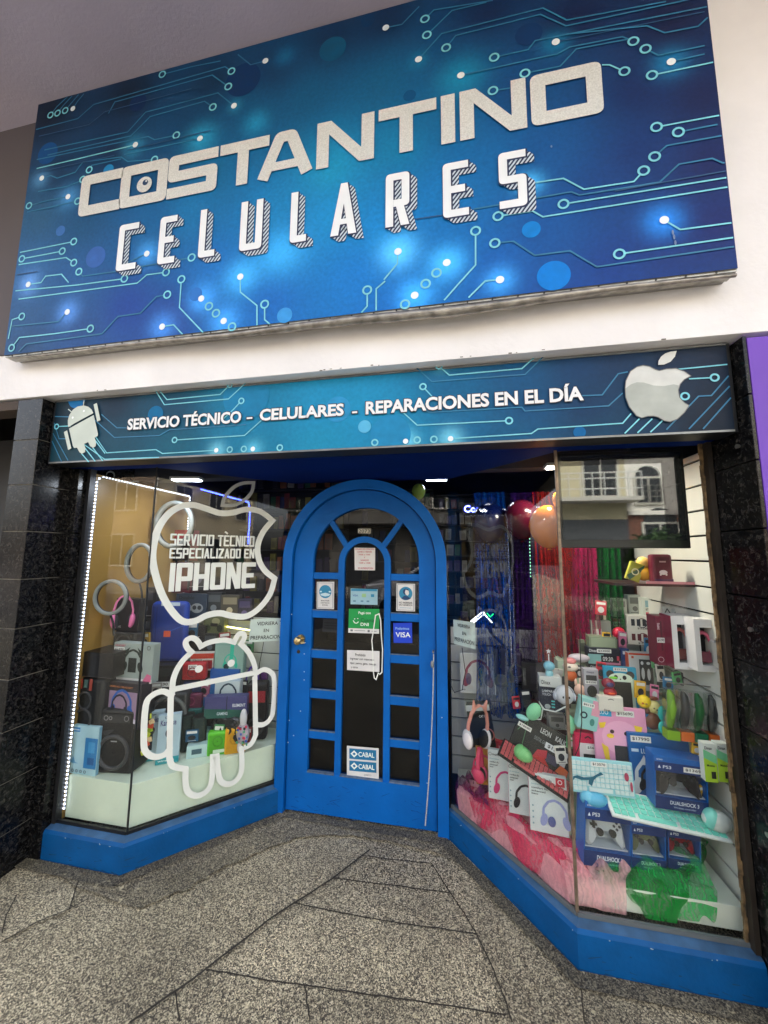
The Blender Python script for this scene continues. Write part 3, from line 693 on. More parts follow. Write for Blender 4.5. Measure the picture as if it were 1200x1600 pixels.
# lettering CELULARES, with a hatched drop shadow
def hatch():
    m, nt, b = nmat('hatched_print'); N = nt.nodes; L = nt.links
    tc = N.new('ShaderNodeTexCoord'); wv = N.new('ShaderNodeTexWave'); wv.wave_type = 'BANDS'; wv.bands_direction = 'X'; wv.inputs['Scale'].default_value = 22
    mp = N.new('ShaderNodeMapping'); mp.inputs['Rotation'].default_value = (0, radians(-38), 0)
    L.new(tc.outputs['Object'], mp.inputs[0]); L.new(mp.outputs[0], wv.inputs[0])
    r = N.new('ShaderNodeValToRGB'); r.color_ramp.interpolation = 'CONSTANT'; r.color_ramp.elements[0].color = (*lin((16, 44, 84)), 1); r.color_ramp.elements[1].position = .5; r.color_ramp.elements[1].color = (*lin((205, 218, 228)), 1)
    L.new(wv.outputs['Fac'], r.inputs[0]); L.new(r.outputs[0], b.inputs['Base Color']); b.inputs['Roughness'].default_value = .6
    return m
HATCH = hatch()
cel = [('C', 186, 216, 392), ('E', 250, 276, 382), ('L', 313, 338, 372), ('U', 377, 411, 357), ('L', 455, 480, 347), ('A', 518, 558, 330), ('R', 603, 640, 318), ('E', 692, 732, 300), ('S', 779, 822, 280)]
zb, zt = 3.036, 3.30; t = .035
LW2 = mat((240, 244, 248), .5, noise=.03)
for ch, a, b_, yy in cel:
    mw = MB(); mh = MB(); md = MB()
    xa = SP(a, yy)[0]; xb = SP(b_, yy)[0]
    glyph(mw, FS, ch, xa, zb, xb-xa, zt-zb, t, .0068, rnd=.022)
    glyph(md, FS, ch, xa-.004+.003, zb-.004-.003, xb-xa+.008, zt-zb+.008, t+.008, .0061, rnd=.022)
    for q in range(1, 6):
        d = .034*q/5
        glyph(mh, FS, ch, xa+d, zb-d*.85, xb-xa, zt-zb, t, .0056-.0004*q, rnd=.022)
    lt_ = mw.build('letter', LW2, sign, recalc=False); md.build('letter_outline', mat((18, 40, 78), .5), lt_, recalc=False); mh.build('letter_shadow', HATCH, lt_, recalc=False)
# small scratches
mb = MB()
for px, py in ((1050, 365), (1052, 372), (1054, 381), (861, 231)):
    x, z = SP(px, py); disc(mb, FS, x, z, .004, .004, 7, ry=.011 if px > 900 else .006)
mb.build('scratches', mat((110, 130, 165), .7), sign, recalc=False)
anchor(sign, (-.66, 1.42, 2.648))

# ---- rolled metal sheet hanging under the sign
mb = MB(); pts = []; rr = []
for k in range(41):
    s = k/40; x = sx0+.03+s*(sx1-sx0-.03)
    r = .004+.0175*min(1, s*1.6)**1.2*(1 if s < .72 else max(.12, 1-(s-.72)/.28*.85))
    r *= 1+.05*sin(k*2.1); pts.append((x, YS+.012, 2.640-r-.004*sin(k*.5))); rr.append(r)
mb.tube(pts, rr, 14)
tube = tag(mb.build('rolled_metal_sheet', mat((150, 145, 138), .38, metal=.75, noise=.45, nscale=22, bump=.5, bscale=40), smooth=True), 'dented rolled grey metal sheet running under the big blue signboard', 'metal trim')
mb = MB(); mb.box(((sx0+sx1)/2, YS+.03, 2.6435), (sx1-sx0, .05, .008)); mb.build('rail', mat((170, 168, 160), .4, metal=.7, noise=.4, nscale=30), tube)
mb = MB()
for k in range(34):
    x = sx0+.05+k*.1; mb.cyl((x, YS+.003, 2.6435), (x, YS+.006, 2.6435), .004, n=8)
mb.build('rivets', BLACK, tube)

# ============================================================ FASCIA SIGN
YF = 1.556
def FP(px, py):
    p = at(px, py, YF); return (p.x, p.z)
fa = thing('fascia_sign', 'long narrow teal sign band with white lettering directly over the shop windows', 'signboard')
fx0, fx1, fz0, fz1 = -2.186, 1.086, 2.074, 2.434
mb = MB(); mb.box(((fx0+fx1)/2, YF+.052, (fz0+fz1)/2), (fx1-fx0, .1, fz1-fz0)); mb.build('box', mat((22, 24, 28), .5), fa)
mb = MB(); mb.box(((fx0+fx1)/2, YF-.001, fz0+.004), (fx1-fx0-.03, .008, .008)); mb.box(((fx0+fx1)/2, YF-.001, fz1-.004), (fx1-fx0-.03, .008, .008)); mb.build('metal_lip', mat((126, 130, 132), .4, metal=.6, noise=.3), fa)
fs = [(85, 640, (8, 30, 46)), (100, 700, (6, 52, 66)), (180, 630, (6, 34, 58)), (180, 700, (6, 66, 90)), (270, 640, (8, 60, 90)), (270, 700, (6, 84, 110)), (380, 620, (14, 110, 150)), (400, 660, (20, 118, 164)), (400, 690, (10, 110, 146)), (500, 640, (28, 132, 182)), (500, 690, (26, 130, 172)),
 (570, 640, (32, 136, 186)), (620, 650, (26, 128, 178)), (640, 690, (20, 120, 166)), (700, 600, (8, 88, 134)), (720, 660, (8, 92, 140)), (800, 580, (8, 74, 122)), (820, 640, (6, 70, 118)), (800, 680, (10, 82, 124)), (900, 570, (8, 52, 96)), (920, 640, (8, 46, 86)), (960, 560, (12, 40, 76)),
 (1000, 670, (10, 48, 80)), (1060, 550, (14, 32, 60)), (1120, 560, (18, 26, 50)), (1120, 640, (16, 24, 44)), (1100, 670, (12, 22, 38)), (940, 675, (8, 60, 92))]
fg = [(339, 704, .06, (110, 170, 180)), (396, 703, .06, (90, 160, 180)), (634, 690, .07, (110, 180, 190)), (704, 686, .07, (110, 180, 190)), (690, 573, .05, (60, 110, 120)), (385, 600, .05, (60, 110, 120))]
colour_sheet('printed_face', fx0+.018, fx1-.014, fz0+.009, fz1-.009, YF-.0025, fs, fg, fa, nx=150, nz=20, conv=FP, noise=.04, gg=1.05)
FF = XZ((0, YF-.0045, 0))
bokeh(FF, FP, [(122, 622, 14, (18, 110, 176)), (244, 648, 12, (12, 104, 154)), (385, 620, 36, (26, 122, 168)), (528, 640, 20, (46, 146, 200)), (570, 667, 10, (90, 180, 222)), (610, 680, 32, (34, 134, 184)), (905, 676, 10, (14, 100, 160)), (800, 560, 18, (12, 84, 134))], fa, .0002, fz0+.010, fz1-.010)
ftr = [([(247, 607), (262, 625), (345, 617), (360, 602)], 'd_', 'b'), ([(240, 604), (258, 633), (358, 624), (388, 596)], '', 'b'), ([(378, 627), (366, 640), (350, 655)], 'O', 'b'), ([(160, 648), (184, 669), (200, 669)], '', 'd'), ([(150, 657), (180, 684), (250, 681), (266, 672), (385, 664)], '', 'd'),
 ([(274, 688), (383, 681), (412, 655)], 'O', 'b'), ([(150, 682), (168, 708), (245, 703), (255, 709), (339, 704)], '', 'b'), ([(133, 695), (165, 718), (250, 715)], '', 'b'), ([(90, 667), (112, 666)], 'O', 'b'), ([(78, 652), (112, 652)], '', 'd'), ([(74, 662), (94, 686), (104, 686)], '', 'd'), ([(75, 678), (108, 720)], '', 'd'), ([(74, 690), (98, 722)], '', 'd'),
 ([(647, 572), (675, 597), (820, 586), (852, 555), (1100, 535)], '', 'd'), ([(686, 573), (702, 587), (815, 577), (845, 550)], 'O', 'b'), ([(661, 605), (675, 620)], 'O', 'b'), ([(650, 627), (670, 645), (815, 637), (820, 643), (950, 635), (972, 615)], '', 'd'), ([(795, 658), (652, 665), (630, 645)], 'O', 'b'),
 ([(885, 620), (940, 618), (965, 585), (980, 582)], '', 'd'), ([(704, 686), (830, 678), (840, 671), (972, 662), (985, 647)], 'S', 'b'), ([(1075, 593), (1115, 591)], 'o', 'b'), ([(1048, 579), (1100, 574), (1141, 570)], '', 'b'),
 ([(1040, 672), (1090, 620), (1110, 619), (1140, 588)], '', 'd'), ([(1075, 671), (1142, 604)], '', 'd'), ([(1097, 671), (1144, 622)], '', 'd'), ([(975, 678), (998, 655)], '', 'b'), ([(995, 677), (1018, 655)], '', 'b'), ([(1015, 676), (1034, 658)], '', 'b')]
draw_traces(FF, FP, ftr, fa, tw=.0052, rr=.0135, ts=.0072, dotr=.012, bx=(-2.165, 1.068), extra=[(360, 703, 'o'), (382, 702, 'o'), (438, 700, 'o'), (586, 692, 'o'), (339, 704, '*'), (396, 702, '*'), (634, 690, '*'), (652, 688, 'o'), (678, 687, 'o'), (1069, 620, 'o'), (360, 602, 'o')])
WHT = mat((232, 234, 236), .5, noise=.04)
DKO = mat((10, 26, 42), .5)
def ftxt(s, pxa, ya, pxb, yb, fr, conv, hc):
    """hc = cap height; baseline from the photo"""
    x0, z0 = conv(pxa, ya); x1, _ = conv(pxb, yb)
    acc = 1.0 if not any(c in s for c in 'ÉÍÈ') else 1.27
    txt(s, fr, x0-.004, z0-.004, x1-x0+.008, hc*acc+.008, DKO, fa, h=.0042, bold=.06, name='letter_outline')
    txt(s, fr, x0, z0, x1-x0, hc*acc, WHT, fa, h=.0052, bold=.036, name='lettering')
ftxt('SERVICIO TÉCNICO', 201, 673, 378, 664, FF, FP, .060)
ftxt('-', 387, 656, 396, 655, FF, FP, .009)
ftxt('CELULARES', 407, 659, 538, 652, FF, FP, .060)
ftxt('-', 551, 647, 559, 646, FF, FP, .009)
ftxt('REPARACIONES EN EL DÍA', 572, 649, 911, 627, FF, FP, .061)
# silver apple emblem
def z6(x, y): return (940+x/5.4545, 540+y/5.4545)
ap = [(190, 370), (196, 310), (235, 230), (290, 192), (340, 180), (400, 190), (445, 214), (480, 225), (540, 210), (620, 205), (690, 230), (745, 270), (690, 300), (655, 340), (640, 390), (650, 450), (690, 495), (730, 520), (690, 580), (630, 635), (570, 657), (520, 648), (470, 618), (430, 608), (380, 610), (330, 625), (285, 605), (225, 530), (195, 450)]
SIL = mat((206, 208, 204), .4, noise=.12, nscale=12); SIL2 = mat((168, 174, 168), .4, noise=.12, nscale=12); EDG = mat((110, 112, 112), .5)
mb = MB(); mb.face([FF.p(*FP(*z6(x, y)), .0052) for x, y in ap][::-1]); mb.face([FF.p(*FP(*z6(x, y)), .0052) for x, y in ((470, 175), (474, 140), (495, 105), (530, 78), (575, 62), (628, 55), (612, 105), (575, 148), (520, 172))][::-1])
mb.build('apple_emblem', SIL, fa, recalc=False)
mb = MB(); mb.face([FF.p(*FP(*z6(x, y)), .0060) for x, y in ((192, 375), (240, 340), (290, 322), (350, 325), (430, 350), (520, 355), (600, 340), (645, 350), (640, 390), (650, 450), (690, 495), (728, 520), (690, 578), (630, 632), (570, 655), (520, 646), (470, 616), (430, 606), (380, 608), (330, 622), (285, 602), (227, 530), (197, 450))][::-1])
mb.build('apple_emblem_shade_print', SIL2, fa, recalc=False)
mb = MB(); band(mb, FF, [FP(*z6(x, y)) for x, y in ap], .003, .0066, closed=True); mb.build('apple_emblem_rim', EDG, fa, recalc=False)
# pale robot emblem with a head, arms and legs
def z7(x, y): return (70+x/5.4545, 610+y/5.4545)
PAL = mat((196, 206, 196), .5, noise=.06)
mb = MB()
def poly(l, h=.0052): mb.face([FF.p(*FP(*z7(x, y)), h) for x, y in l][::-1])
poly([(213, 305), (212, 260), (225, 215), (255, 170), (295, 143), (345, 134), (385, 145), (415, 170), (428, 200), (265, 288), (218, 318)])
poly([(222, 330), (432, 215), (468, 375), (466, 392), (440, 408), (452, 450), (448, 480), (425, 495), (400, 478), (385, 445), (350, 460), (362, 500), (358, 530), (330, 545), (310, 530), (290, 492), (265, 495), (255, 480)])
for l, w_ in (([(205, 365), (190, 368)], 0),): pass
band(mb, FF, [FP(*z7(196, 368)), FP(*z7(225, 490))], .022, .0054, rnd=.01); band(mb, FF, [FP(*z7(448, 135)), FP(*z7(472, 250))], .022, .0056, rnd=.01)
band(mb, FF, [FP(*z7(218, 168)), FP(*z7(245, 190))], .005, .0058); band(mb, FF, [FP(*z7(350, 95)), FP(*z7(345, 140))], .005, .0060)
mb.build('robot_emblem', PAL, fa, recalc=False)
mb = MB()
for x, y in ((255, 238), (350, 182)): disc(mb, FF, *FP(*z7(x, y)), .0065, .0064)
mb.build('robot_emblem_eyes', mat((246, 250, 250), .5, noise=0), fa, recalc=False)
mb = MB()
for (a, b_) in (((330, 545), (388, 612)), ((360, 500), (442, 606)), ((425, 495), (505, 600)), ((440, 425), (525, 538))):
    band(mb, FF, [FP(*z7(*a)), FP(*z7(*b_))], .006, .0046)
mb.build('circuit_lines', LNB, fa, recalc=False)
anchor(fa, (-.55, 1.556, 2.074))
# ============================================================ SHOP WINDOWS
LA0, LA1, LA2 = (-2.10, 1.742), (-1.658, 1.742), (-1.105, 2.285)
RB0, RB1, RB2 = (-.02, 2.275), (.478, 1.742), (1.07, 1.742)
ZG0, ZG1 = .158, 2.082
FRB = mat((16, 16, 18), .4, noise=.2)
def pane(A, B, parent, m=GLASS, z0=ZG0, z1=ZG1):
    mb = MB(); mb.face([(A[0], A[1], z0), (B[0], B[1], z0), (B[0], B[1], z1), (A[0], A[1], z1)])
    return mb.build('glass_pane', m, parent, recalc=False)
lw = thing('shop_window', 'left angled shop window with apple and robot outline decals', 'shop window')
pane(LA0, LA1, lw); pane(LA1, LA2, lw)
mb = MB(); mb.box((LA1[0], LA1[1]-.002, 1.12), (.007, .007, 1.92)); mb.build('corner_joint', mat((30, 34, 34), .3), lw)
mb = MB(); mb.box((-2.106, 1.742, 1.12), (.022, .035, 1.93)); mb.build('side_frame', mat((44, 44, 46), .35, metal=.4), lw)
mb = MB()
for A, B in ((LA0, LA1), (LA1, LA2)):
    v = Vector((B[0]-A[0], B[1]-A[1], 0)); L_ = v.length; R = Matrix.Rotation(math.atan2(v.y, v.x), 3, 'Z')
    mb.box(((A[0]+B[0])/2, (A[1]+B[1])/2-.004, ZG0+.006), (L_, .012, .016), R)
mb.build('bottom_seal', BLACK, lw)
rw = thing('shop_window', 'right angled shop window full of small gadgets and bright tulle', 'shop window')
pane(RB0, RB1, rw, GLASS_S); pane(RB1, RB2, rw)
mb = MB(); mb.box((RB1[0], RB1[1]-.003, 1.12), (.012, .008, 1.92)); mb.build('corner_joint', mat((128, 112, 96), .4, metal=.5, noise=.4, nscale=30), rw)
mb = MB(); mb.box((1.080, 1.735, 1.12), (.018, .05, 1.93)); mb.build('side_frame', mat((44, 38, 32), .5, noise=.3), rw)
mb = MB(); n = 40
for k in range(n):
    z = ZG0+(ZG1-ZG0)*(k+.5)/n; mb.box((1.063+random.uniform(-.002, .002), 1.738, z), (.010+random.uniform(-.003, .003), .010, (ZG1-ZG0)/n+.002))
mb.build('rusty_frame_edge', mat((104, 84, 56), .7, noise=.7, nscale=40, bump=.8), rw)
mb = MB()
for A, B in ((RB0, RB1), (RB1, RB2)):
    v = Vector((B[0]-A[0], B[1]-A[1], 0)); L_ = v.length; R = Matrix.Rotation(math.atan2(v.y, v.x), 3, 'Z')
    mb.box(((A[0]+B[0])/2, (A[1]+B[1])/2-.004, ZG0+.006), (L_, .012, .016), R)
mb.build('bottom_seal', mat((90, 96, 98), .5), rw)

# frame of the angled panes; (s,z) coordinates
def pframe(A, B):
    u = Vector((B[0]-A[0], B[1]-A[1], 0)).normalized(); return Fr((A[0], A[1], 0), u, (0, 0, 1))
PLF = pframe(LA1, LA2); PRF = pframe(RB0, RB1)
def LP(px, py):
    p = on(px, py, LA1, LA2); return ((p-PLF.O).dot(PLF.U), p.z)
def RP(px, py):
    p = on(px, py, RB0, RB1); return ((p-PRF.O).dot(PRF.U), p.z)
DEC = mat((226, 230, 224), .6, noise=.04)
def catmull(P, n=6, closed=True, corners=()):
    out = []; m = len(P)
    for i in range(m if closed else m-1):
        p1, p2 = P[i], P[(i+1) % m]
        p0 = P[i-1] if (closed or i > 0) else p1; p3 = P[(i+2) % m] if (closed or i+2 < m) else p2
        if i in corners: p0 = p1
        if (i+1) % m in corners: p3 = p2
        for k in range(n):
            t = k/n
            out.append(tuple(.5*((2*p1[j])+(-p0[j]+p2[j])*t+(2*p0[j]-5*p1[j]+4*p2[j]-p3[j])*t*t+(-p0[j]+3*p1[j]-3*p2[j]+p3[j])*t**3) for j in (0, 1)))
    if not closed: out.append(P[-1])
    return out
def z5(x, y): return (60+x/3, 720+y/3)
ad = thing('apple_window_decal', 'white apple outline sticker with repair service lettering on the left window glass', 'window sticker')
mb = MB()
P = [(555, 335), (598, 262), (655, 219), (720, 207), (785, 224), (850, 245), (910, 243), (975, 228), (1040, 238), (1097, 280), (1052, 335), (1028, 400), (1034, 465), (1062, 515), (1107, 552), (1085, 625), (1035, 690), (975, 728), (910, 727), (850, 714), (790, 724), (735, 750), (680, 753), (632, 712), (582, 632), (548, 530), (535, 440)]
band(mb, PLF, catmull([LP(*z5(*p)) for p in P], 5, True, (9, 14)), .036, .002, closed=True)
mb.build('apple_outline', DEC, ad, recalc=False)
mb = MB(); P = [(862, 208), (874, 170), (915, 125), (960, 105), (1008, 103), (1000, 145), (965, 185), (915, 208)]
band(mb, PLF, catmull([LP(*z5(*p)) for p in P], 5, True, (0, 4)), .021, .0024, closed=True)
mb.build('leaf_outline', mat((168, 172, 170), .6), ad, recalc=False)
def wtxt(s, fr, conv, bl, br, tl, t, m, parent, gap=.35, rnd=None):
    mb = MB(); x0, z0 = conv(*bl); x1, z1 = conv(*br); xt, zt = conv(*tl)
    word(mb, fr, s, x0, (z0+z1)/2, x1-x0, zt-z0, t, gap, .0026, rnd)
    mb.build('lettering', m, parent, recalc=False)
wtxt('SERVICIO TÈCNICO', PLF, LP, (265, 853.5), (397, 853), (265, 835), .0098, DEC, ad, .3, .006)
wtxt('ESPECIALIZADO EN', PLF, LP, (264, 873), (397, 872), (264, 856.5), .0098, DEC, ad, .3, .006)
wtxt('IPHONE', PLF, LP, (263, 924), (398, 919), (263, 879), .027, DEC, ad, .22, .012)
anchor(ad, (*LA1, 1.1))
rd = thing('robot_window_decal', 'white robot outline sticker below the apple outline on the left window glass', 'window sticker')
def zr(x, y): return (60+x/3, 980+y/3)
def z2(x, y): return (220+x/5.4545, 960+y/5.4545)
mb = MB(); TT = .030
dome = [z2(268, 640), z2(275, 560), z2(310, 465), z2(365, 385), z2(432, 322), z2(400, 290), z2(382, 250), z2(392, 218), z2(430, 200), z2(465, 210), z2(492, 238), z2(512, 272),
        z2(570, 243), z2(640, 225), z2(720, 218), z2(795, 236), z2(815, 195), z2(838, 165), z2(870, 162), z2(884, 185), z2(876, 215), z2(852, 252), z2(905, 305), z2(945, 370), z2(970, 440), z2(976, 495)]
band(mb, PLF, catmull([LP(*p) for p in dome], 4, True, (0, 4, 11, 15, 21, 25)), TT, .002, closed=True)
body = [zr(628, 300), zr(620, 330), zr(614, 610), zr(630, 650), zr(690, 664), zr(690, 735), zr(705, 775), zr(745, 789), zr(788, 768), zr(812, 720), zr(817, 606), zr(836, 603), zr(843, 680), zr(856, 722), zr(890, 735), zr(928, 716), zr(952, 670), zr(952, 568), zr(995, 548), zr(1018, 505), zr(1014, 240)]
band(mb, PLF, catmull([LP(*p) for p in body], 4, False, (1, 2, 4, 10, 11, 17, 19)), TT, .0024)
arm = [zr(622, 318), zr(585, 300), zr(535, 318), zr(503, 368), zr(494, 540), zr(508, 588), zr(545, 607), zr(588, 598), zr(612, 572)]
band(mb, PLF, catmull([LP(*p) for p in arm], 4, False), TT, .0028)
arm = [zr(1018, 218), zr(1055, 198), (zr(1090, 212)), zr(1105, 250), zr(1100, 385), zr(1085, 430), zr(1055, 455), zr(1018, 455)]
band(mb, PLF, catmull([LP(*p) for p in arm], 4, False), TT, .0032)
mb.build('robot_outline', DEC, rd, recalc=False)
mb = MB(); disc(mb, PLF, *LP(*zr(752, 195)), .021, .002); mb.build('eye', DEC, rd, recalc=False)
mb = MB(); disc(mb, PLF, *LP(*zr(903, 168)), .021, .002); mb.build('eye', DEC, rd, recalc=False)
anchor(rd, (*LA1, .3))
PAPER = mat((206, 218, 212), .8, noise=.05, nscale=20)
INK = mat((24, 26, 30), .8, noise=0); GREYINK = mat((110, 114, 118), .8, noise=0)
def poster(name, label, cat, fr, conv, quad, lines, paper=PAPER, h=.004, extra=None, curl=.0):
    """quad: photo corners tl, tr, br, bl ; lines: (text, u0, v0, u1, v1, material)"""
    r = thing(name, label, cat); C4 = [conv(*q) for q in quad]
    def P(u, v):
        tl, tr, br, bl = C4
        a = (bl[0]*(1-u)+br[0]*u, bl[1]*(1-u)+br[1]*u); b = (tl[0]*(1-u)+tr[0]*u, tl[1]*(1-u)+tr[1]*u)
        return (a[0]*(1-v)+b[0]*v, a[1]*(1-v)+b[1]*v)
    mb = MB(); n = 8
    for i in range(n):
        for j in range(n):
            mb.face([fr.p(*P(a/n, b/n), h+curl*(abs(a/n-.5)*2)**3*(1 if b < n/2 else .3)) for a, b in ((i, j), (i+1, j), (i+1, j+1), (i, j+1))])
    mb.build('sheet', paper, r, recalc=False)
    O = P(0, 0); X = P(1, 0); Yv = P(0, 1)
    sub = Fr(fr.p(*O, 0), fr.p(*X, 0)-fr.p(*O, 0), fr.p(*Yv, 0)-fr.p(*O, 0)); sub.n = fr.n
    for s, u0, v0, u1, v1, m in lines: txt(s, sub, u0, v0, u1-u0, v1-v0, m, r, h=h+.0012, bold=.012)
    if extra: extra(r, sub, h+.0009)
    o = fr.p(*P(.5, 0), 0)
    return anchor(r, o)
poster('window_notice', 'white paper notice in the left window beside the apple decal', 'paper notice', PLF, LP, [(392, 968), (437, 966), (440, 1001), (389, 1004)],
 [('VIDRIERA', .2, .72, .85, .88, INK), ('EN', .42, .42, .58, .56, INK), ('PREPARACION', .04, .1, .96, .27, INK)], h=-.006)
poster('window_notice', 'white paper notice hanging crooked in the right window beside the door', 'paper notice', PRF, RP, [(707, 968), (741, 973), (742, 1015), (708, 1006)],
 [('VIDRIERA', .2, .74, .8, .88, INK), ('EN', .42, .45, .6, .58, INK), ('PREPARACION', .05, .14, .95, .3, INK)], h=-.006)
# small price tag at the bottom corner of the left pane
FLp = pframe(LA0, LA1)
def L0(px, py):
    p = on(px, py, LA0, LA1); return ((p-FLp.O).dot(FLp.U), p.z)
poster('price_sticker', 'tiny white price sticker at the foot of the left window corner', 'sticker', FLp, L0, [(166, 1296), (182, 1300), (181, 1308), (165, 1304)], [('8M1', .3, .2, .8, .8, INK)])

# ============================================================ ARCHED DOOR
YD = 2.27
def DP(px, py, Y=YD):
    p = at(px, py, Y); return (p.x, p.z)
dx, zs = -.570, 1.545     # arch centre
Rout, Rleaf = .535, .466
def arch_band(mb, R0, R1, z0, y0, y1, n=48, mi=0):
    """a doorway-shaped ring, between the radii R0 < R1, legs down to z0"""
    prof = [(1, z0-zs)]
    pts = [(-1, 0)]
    ang = [pi-pi*k/n for k in range(n+1)]
    inn = [(dx-R0, z0)]+[(dx+R0*cos(a), zs+R0*sin(a)) for a in ang]+[(dx+R0, z0)]
    out = [(dx-R1, z0)]+[(dx+R1*cos(a), zs+R1*sin(a)) for a in ang]+[(dx+R1, z0)]
    for i in range(len(inn)-1):
        a, b, c, d = inn[i], inn[i+1], out[i+1], out[i]
        for y, fl in ((y0, 0), (y1, 1)): mb.face([(a[0], y, a[1]), (b[0], y, b[1]), (c[0], y, c[1]), (d[0], y, d[1])])
        mb.face([(a[0], y0, a[1]), (b[0], y0, b[1]), (b[0], y1, b[1]), (a[0], y1, a[1])]); mb.face([(d[0], y0, d[1]), (c[0], y0, c[1]), (c[0], y1, c[1]), (d[0], y1, d[1])])
door = thing('arched_door', 'blue arched entrance door with small glass panes and stickers', 'door')
mb = MB(); arch_band(mb, Rleaf+.006, Rout, 0.0, YD-.03, YD+.08); mb.build('door_frame', BLUE, door, smooth=True, bevel=.004)
mb = MB(); arch_band(mb, Rleaf-.006, Rleaf+.010, 0.0, YD+.02, YD+.075); mb.build('door_rebate', mat((4, 40, 104), .6), door, smooth=True)
# leaf : stiles follow the arch, panes cut as real openings built from rails and muntins
gl, gr_ = -.902, -.203                 # outer edges of the glazed area
cl, crr = -.690, -.424                 # centre pane
sl, sr = -.728, -.384                  # inner edges of the side panes
rows = [(.245, .441), (.487, .682), (.734, .927), (.978, 1.179), (1.227, 1.428), (1.470, None)]
leafY0, leafY1 = YD-.004, YD+.042
LF = MB()
arch_R = (gr_-gl)/2; acx = (gl+gr_)/2
# outer stiles with arch: ring between glazed-area arch (radius arch_R, lifted) and Rleaf
n = 40; zsp = 1.545
inn = [(gl, .245)]+[(acx+arch_R*cos(pi-pi*k/n), zsp+arch_R*sin(pi-pi*k/n)) for k in range(n+1)]+[(gr_, .245)]
out = [(dx-Rleaf, .245)]+[(dx+Rleaf*cos(pi-pi*k/n), zs+Rleaf*sin(pi-pi*k/n)) for k in range(n+1)]+[(dx+Rleaf, .245)]
for i in range(len(inn)-1):
    a, b, c, d = inn[i], inn[i+1], out[i+1], out[i]
    for y in (leafY0, leafY1): LF.face([(a[0], y, a[1]), (b[0], y, b[1]), (c[0], y, c[1]), (d[0], y, d[1])])
    LF.face([(a[0], leafY0, a[1]), (b[0], leafY0, b[1]), (b[0], leafY1, b[1]), (a[0], leafY1, a[1])])
ym = (leafY0+leafY1)/2; dy = leafY1-leafY0
LF.box((dx, ym, .132), (Rleaf*2, dy, .226))
LF.build('door_leaf', BLUE, door, smooth=True)
mb = MB()
MD = dy-.010
rndm = []
# vertical muntins and centre arch
nA = 28; ca = (cl+crr)/2; Ri = (crr-cl)/2; Ro = (sr-sl)/2; zc = 1.535
inn = [(cl, .245)]+[(ca+Ri*cos(pi-pi*k/nA), zc+Ri*sin(pi-pi*k/nA)) for k in range(nA+1)]+[(crr, .245)]
out = [(sl, .245)]+[(ca+Ro*cos(pi-pi*k/nA), zc+Ro*sin(pi-pi*k/nA)) for k in range(nA+1)]+[(sr, .245)]
my0, my1 = leafY0+.006, leafY1-.006
for i in range(len(inn)-1):
    a, b, c, d = inn[i], inn[i+1], out[i+1], out[i]
    for y in (my0, my1): mb.face([(a[0], y, a[1]), (b[0], y, b[1]), (c[0], y, c[1]), (d[0], y, d[1])])
    mb.face([(a[0], my0, a[1]), (b[0], my0, b[1]), (b[0], my1, b[1]), (a[0], my1, a[1])]); mb.face([(d[0], my0, d[1]), (c[0], my0, c[1]), (c[0], my1, c[1]), (d[0], my1, d[1])])
mb.build('centre_muntin', BLUE, door, bevel=.002)
mb = MB()
for k in range(5):
    za, zb2 = rows[k][1], rows[k+1][0]
    for xa, xb in ((gl, sl), (sr, gr_)): mb.box(((xa+xb)/2, ym, (za+zb2)/2), (xb-xa, dy-.014, zb2-za))
for sgn in (-1, 1):
    a = radians(90+sgn*48); p0 = Vector((ca+Ro*cos(a)*.98, ym, zc+Ro*sin(a)*.98)); p1 = Vector((acx+(arch_R+.006)*cos(radians(90+sgn*42)), ym, zsp+(arch_R+.006)*sin(radians(90+sgn*42))))
    v = p1-p0; R = Matrix.Rotation(-math.atan2(v.z, v.x), 3, 'Y'); mb.box((p0+p1)/2, (v.length, dy-.016, .036), R)
mb.build('muntin', BLUE, door, bevel=.003)
mb = MB()
for z0_, w_ in ((.2455, 0),): 
    for xa, xb in ((gl, sl), (cl, crr), (sr, gr_)): mb.box(((xa+xb)/2, leafY0+.010, .2485), (xb-xa, .022, .007))
for k in range(1, 5):
    for xa, xb in ((gl, sl), (sr, gr_)): mb.box(((xa+xb)/2, leafY0+.012, rows[k][0]+.0015), (xb-xa-.002, .013, .005))
mb.build('dusty_ledge', mat((84, 104, 130), .8, noise=.3, nscale=40), door)
mb = MB(); pl = [(gl-.004, .24)]+[(acx+(arch_R+.004)*cos(pi-pi*k/24), zsp+(arch_R+.004)*sin(pi-pi*k/24)) for k in range(25)]+[(gr_+.004, .24)]
mb.face([(x, ym+.004, z) for x, z in pl][::-1]); mb.build('glass_pane', glassmat(.05, (.42, .43, .43)), door, recalc=False)
h_ = MB(); x, z = DP(471, 998); h_.cyl((x, leafY0-.001, z), (x, leafY0-.012, z), .030, .027, 24); h_.cyl((x, leafY0-.012, z), (x, leafY0-.045, z), .010, .010); h_.ell((x, leafY0-.058, z), (.026, .020, .026))
h_.tube([(x-.006, leafY0-.05, z-.012), (x+.022, leafY0-.05, z-.014), (x+.048, leafY0-.045, z-.012)], [.006, .006, .004])
h_.build('handle', mat((200, 178, 130), .25, metal=.9, noise=.3), door, smooth=True)
mb = MB(); x, z = DP(467, 1018); mb.cyl((x, leafY0-.0005, z), (x, leafY0-.003, z), .011, n=16); mb.box((x, leafY0-.004, z-.004), (.004, .002, .012)); mb.build('keyhole', mat((70, 62, 50), .4, metal=.7), door)
mb = MB()
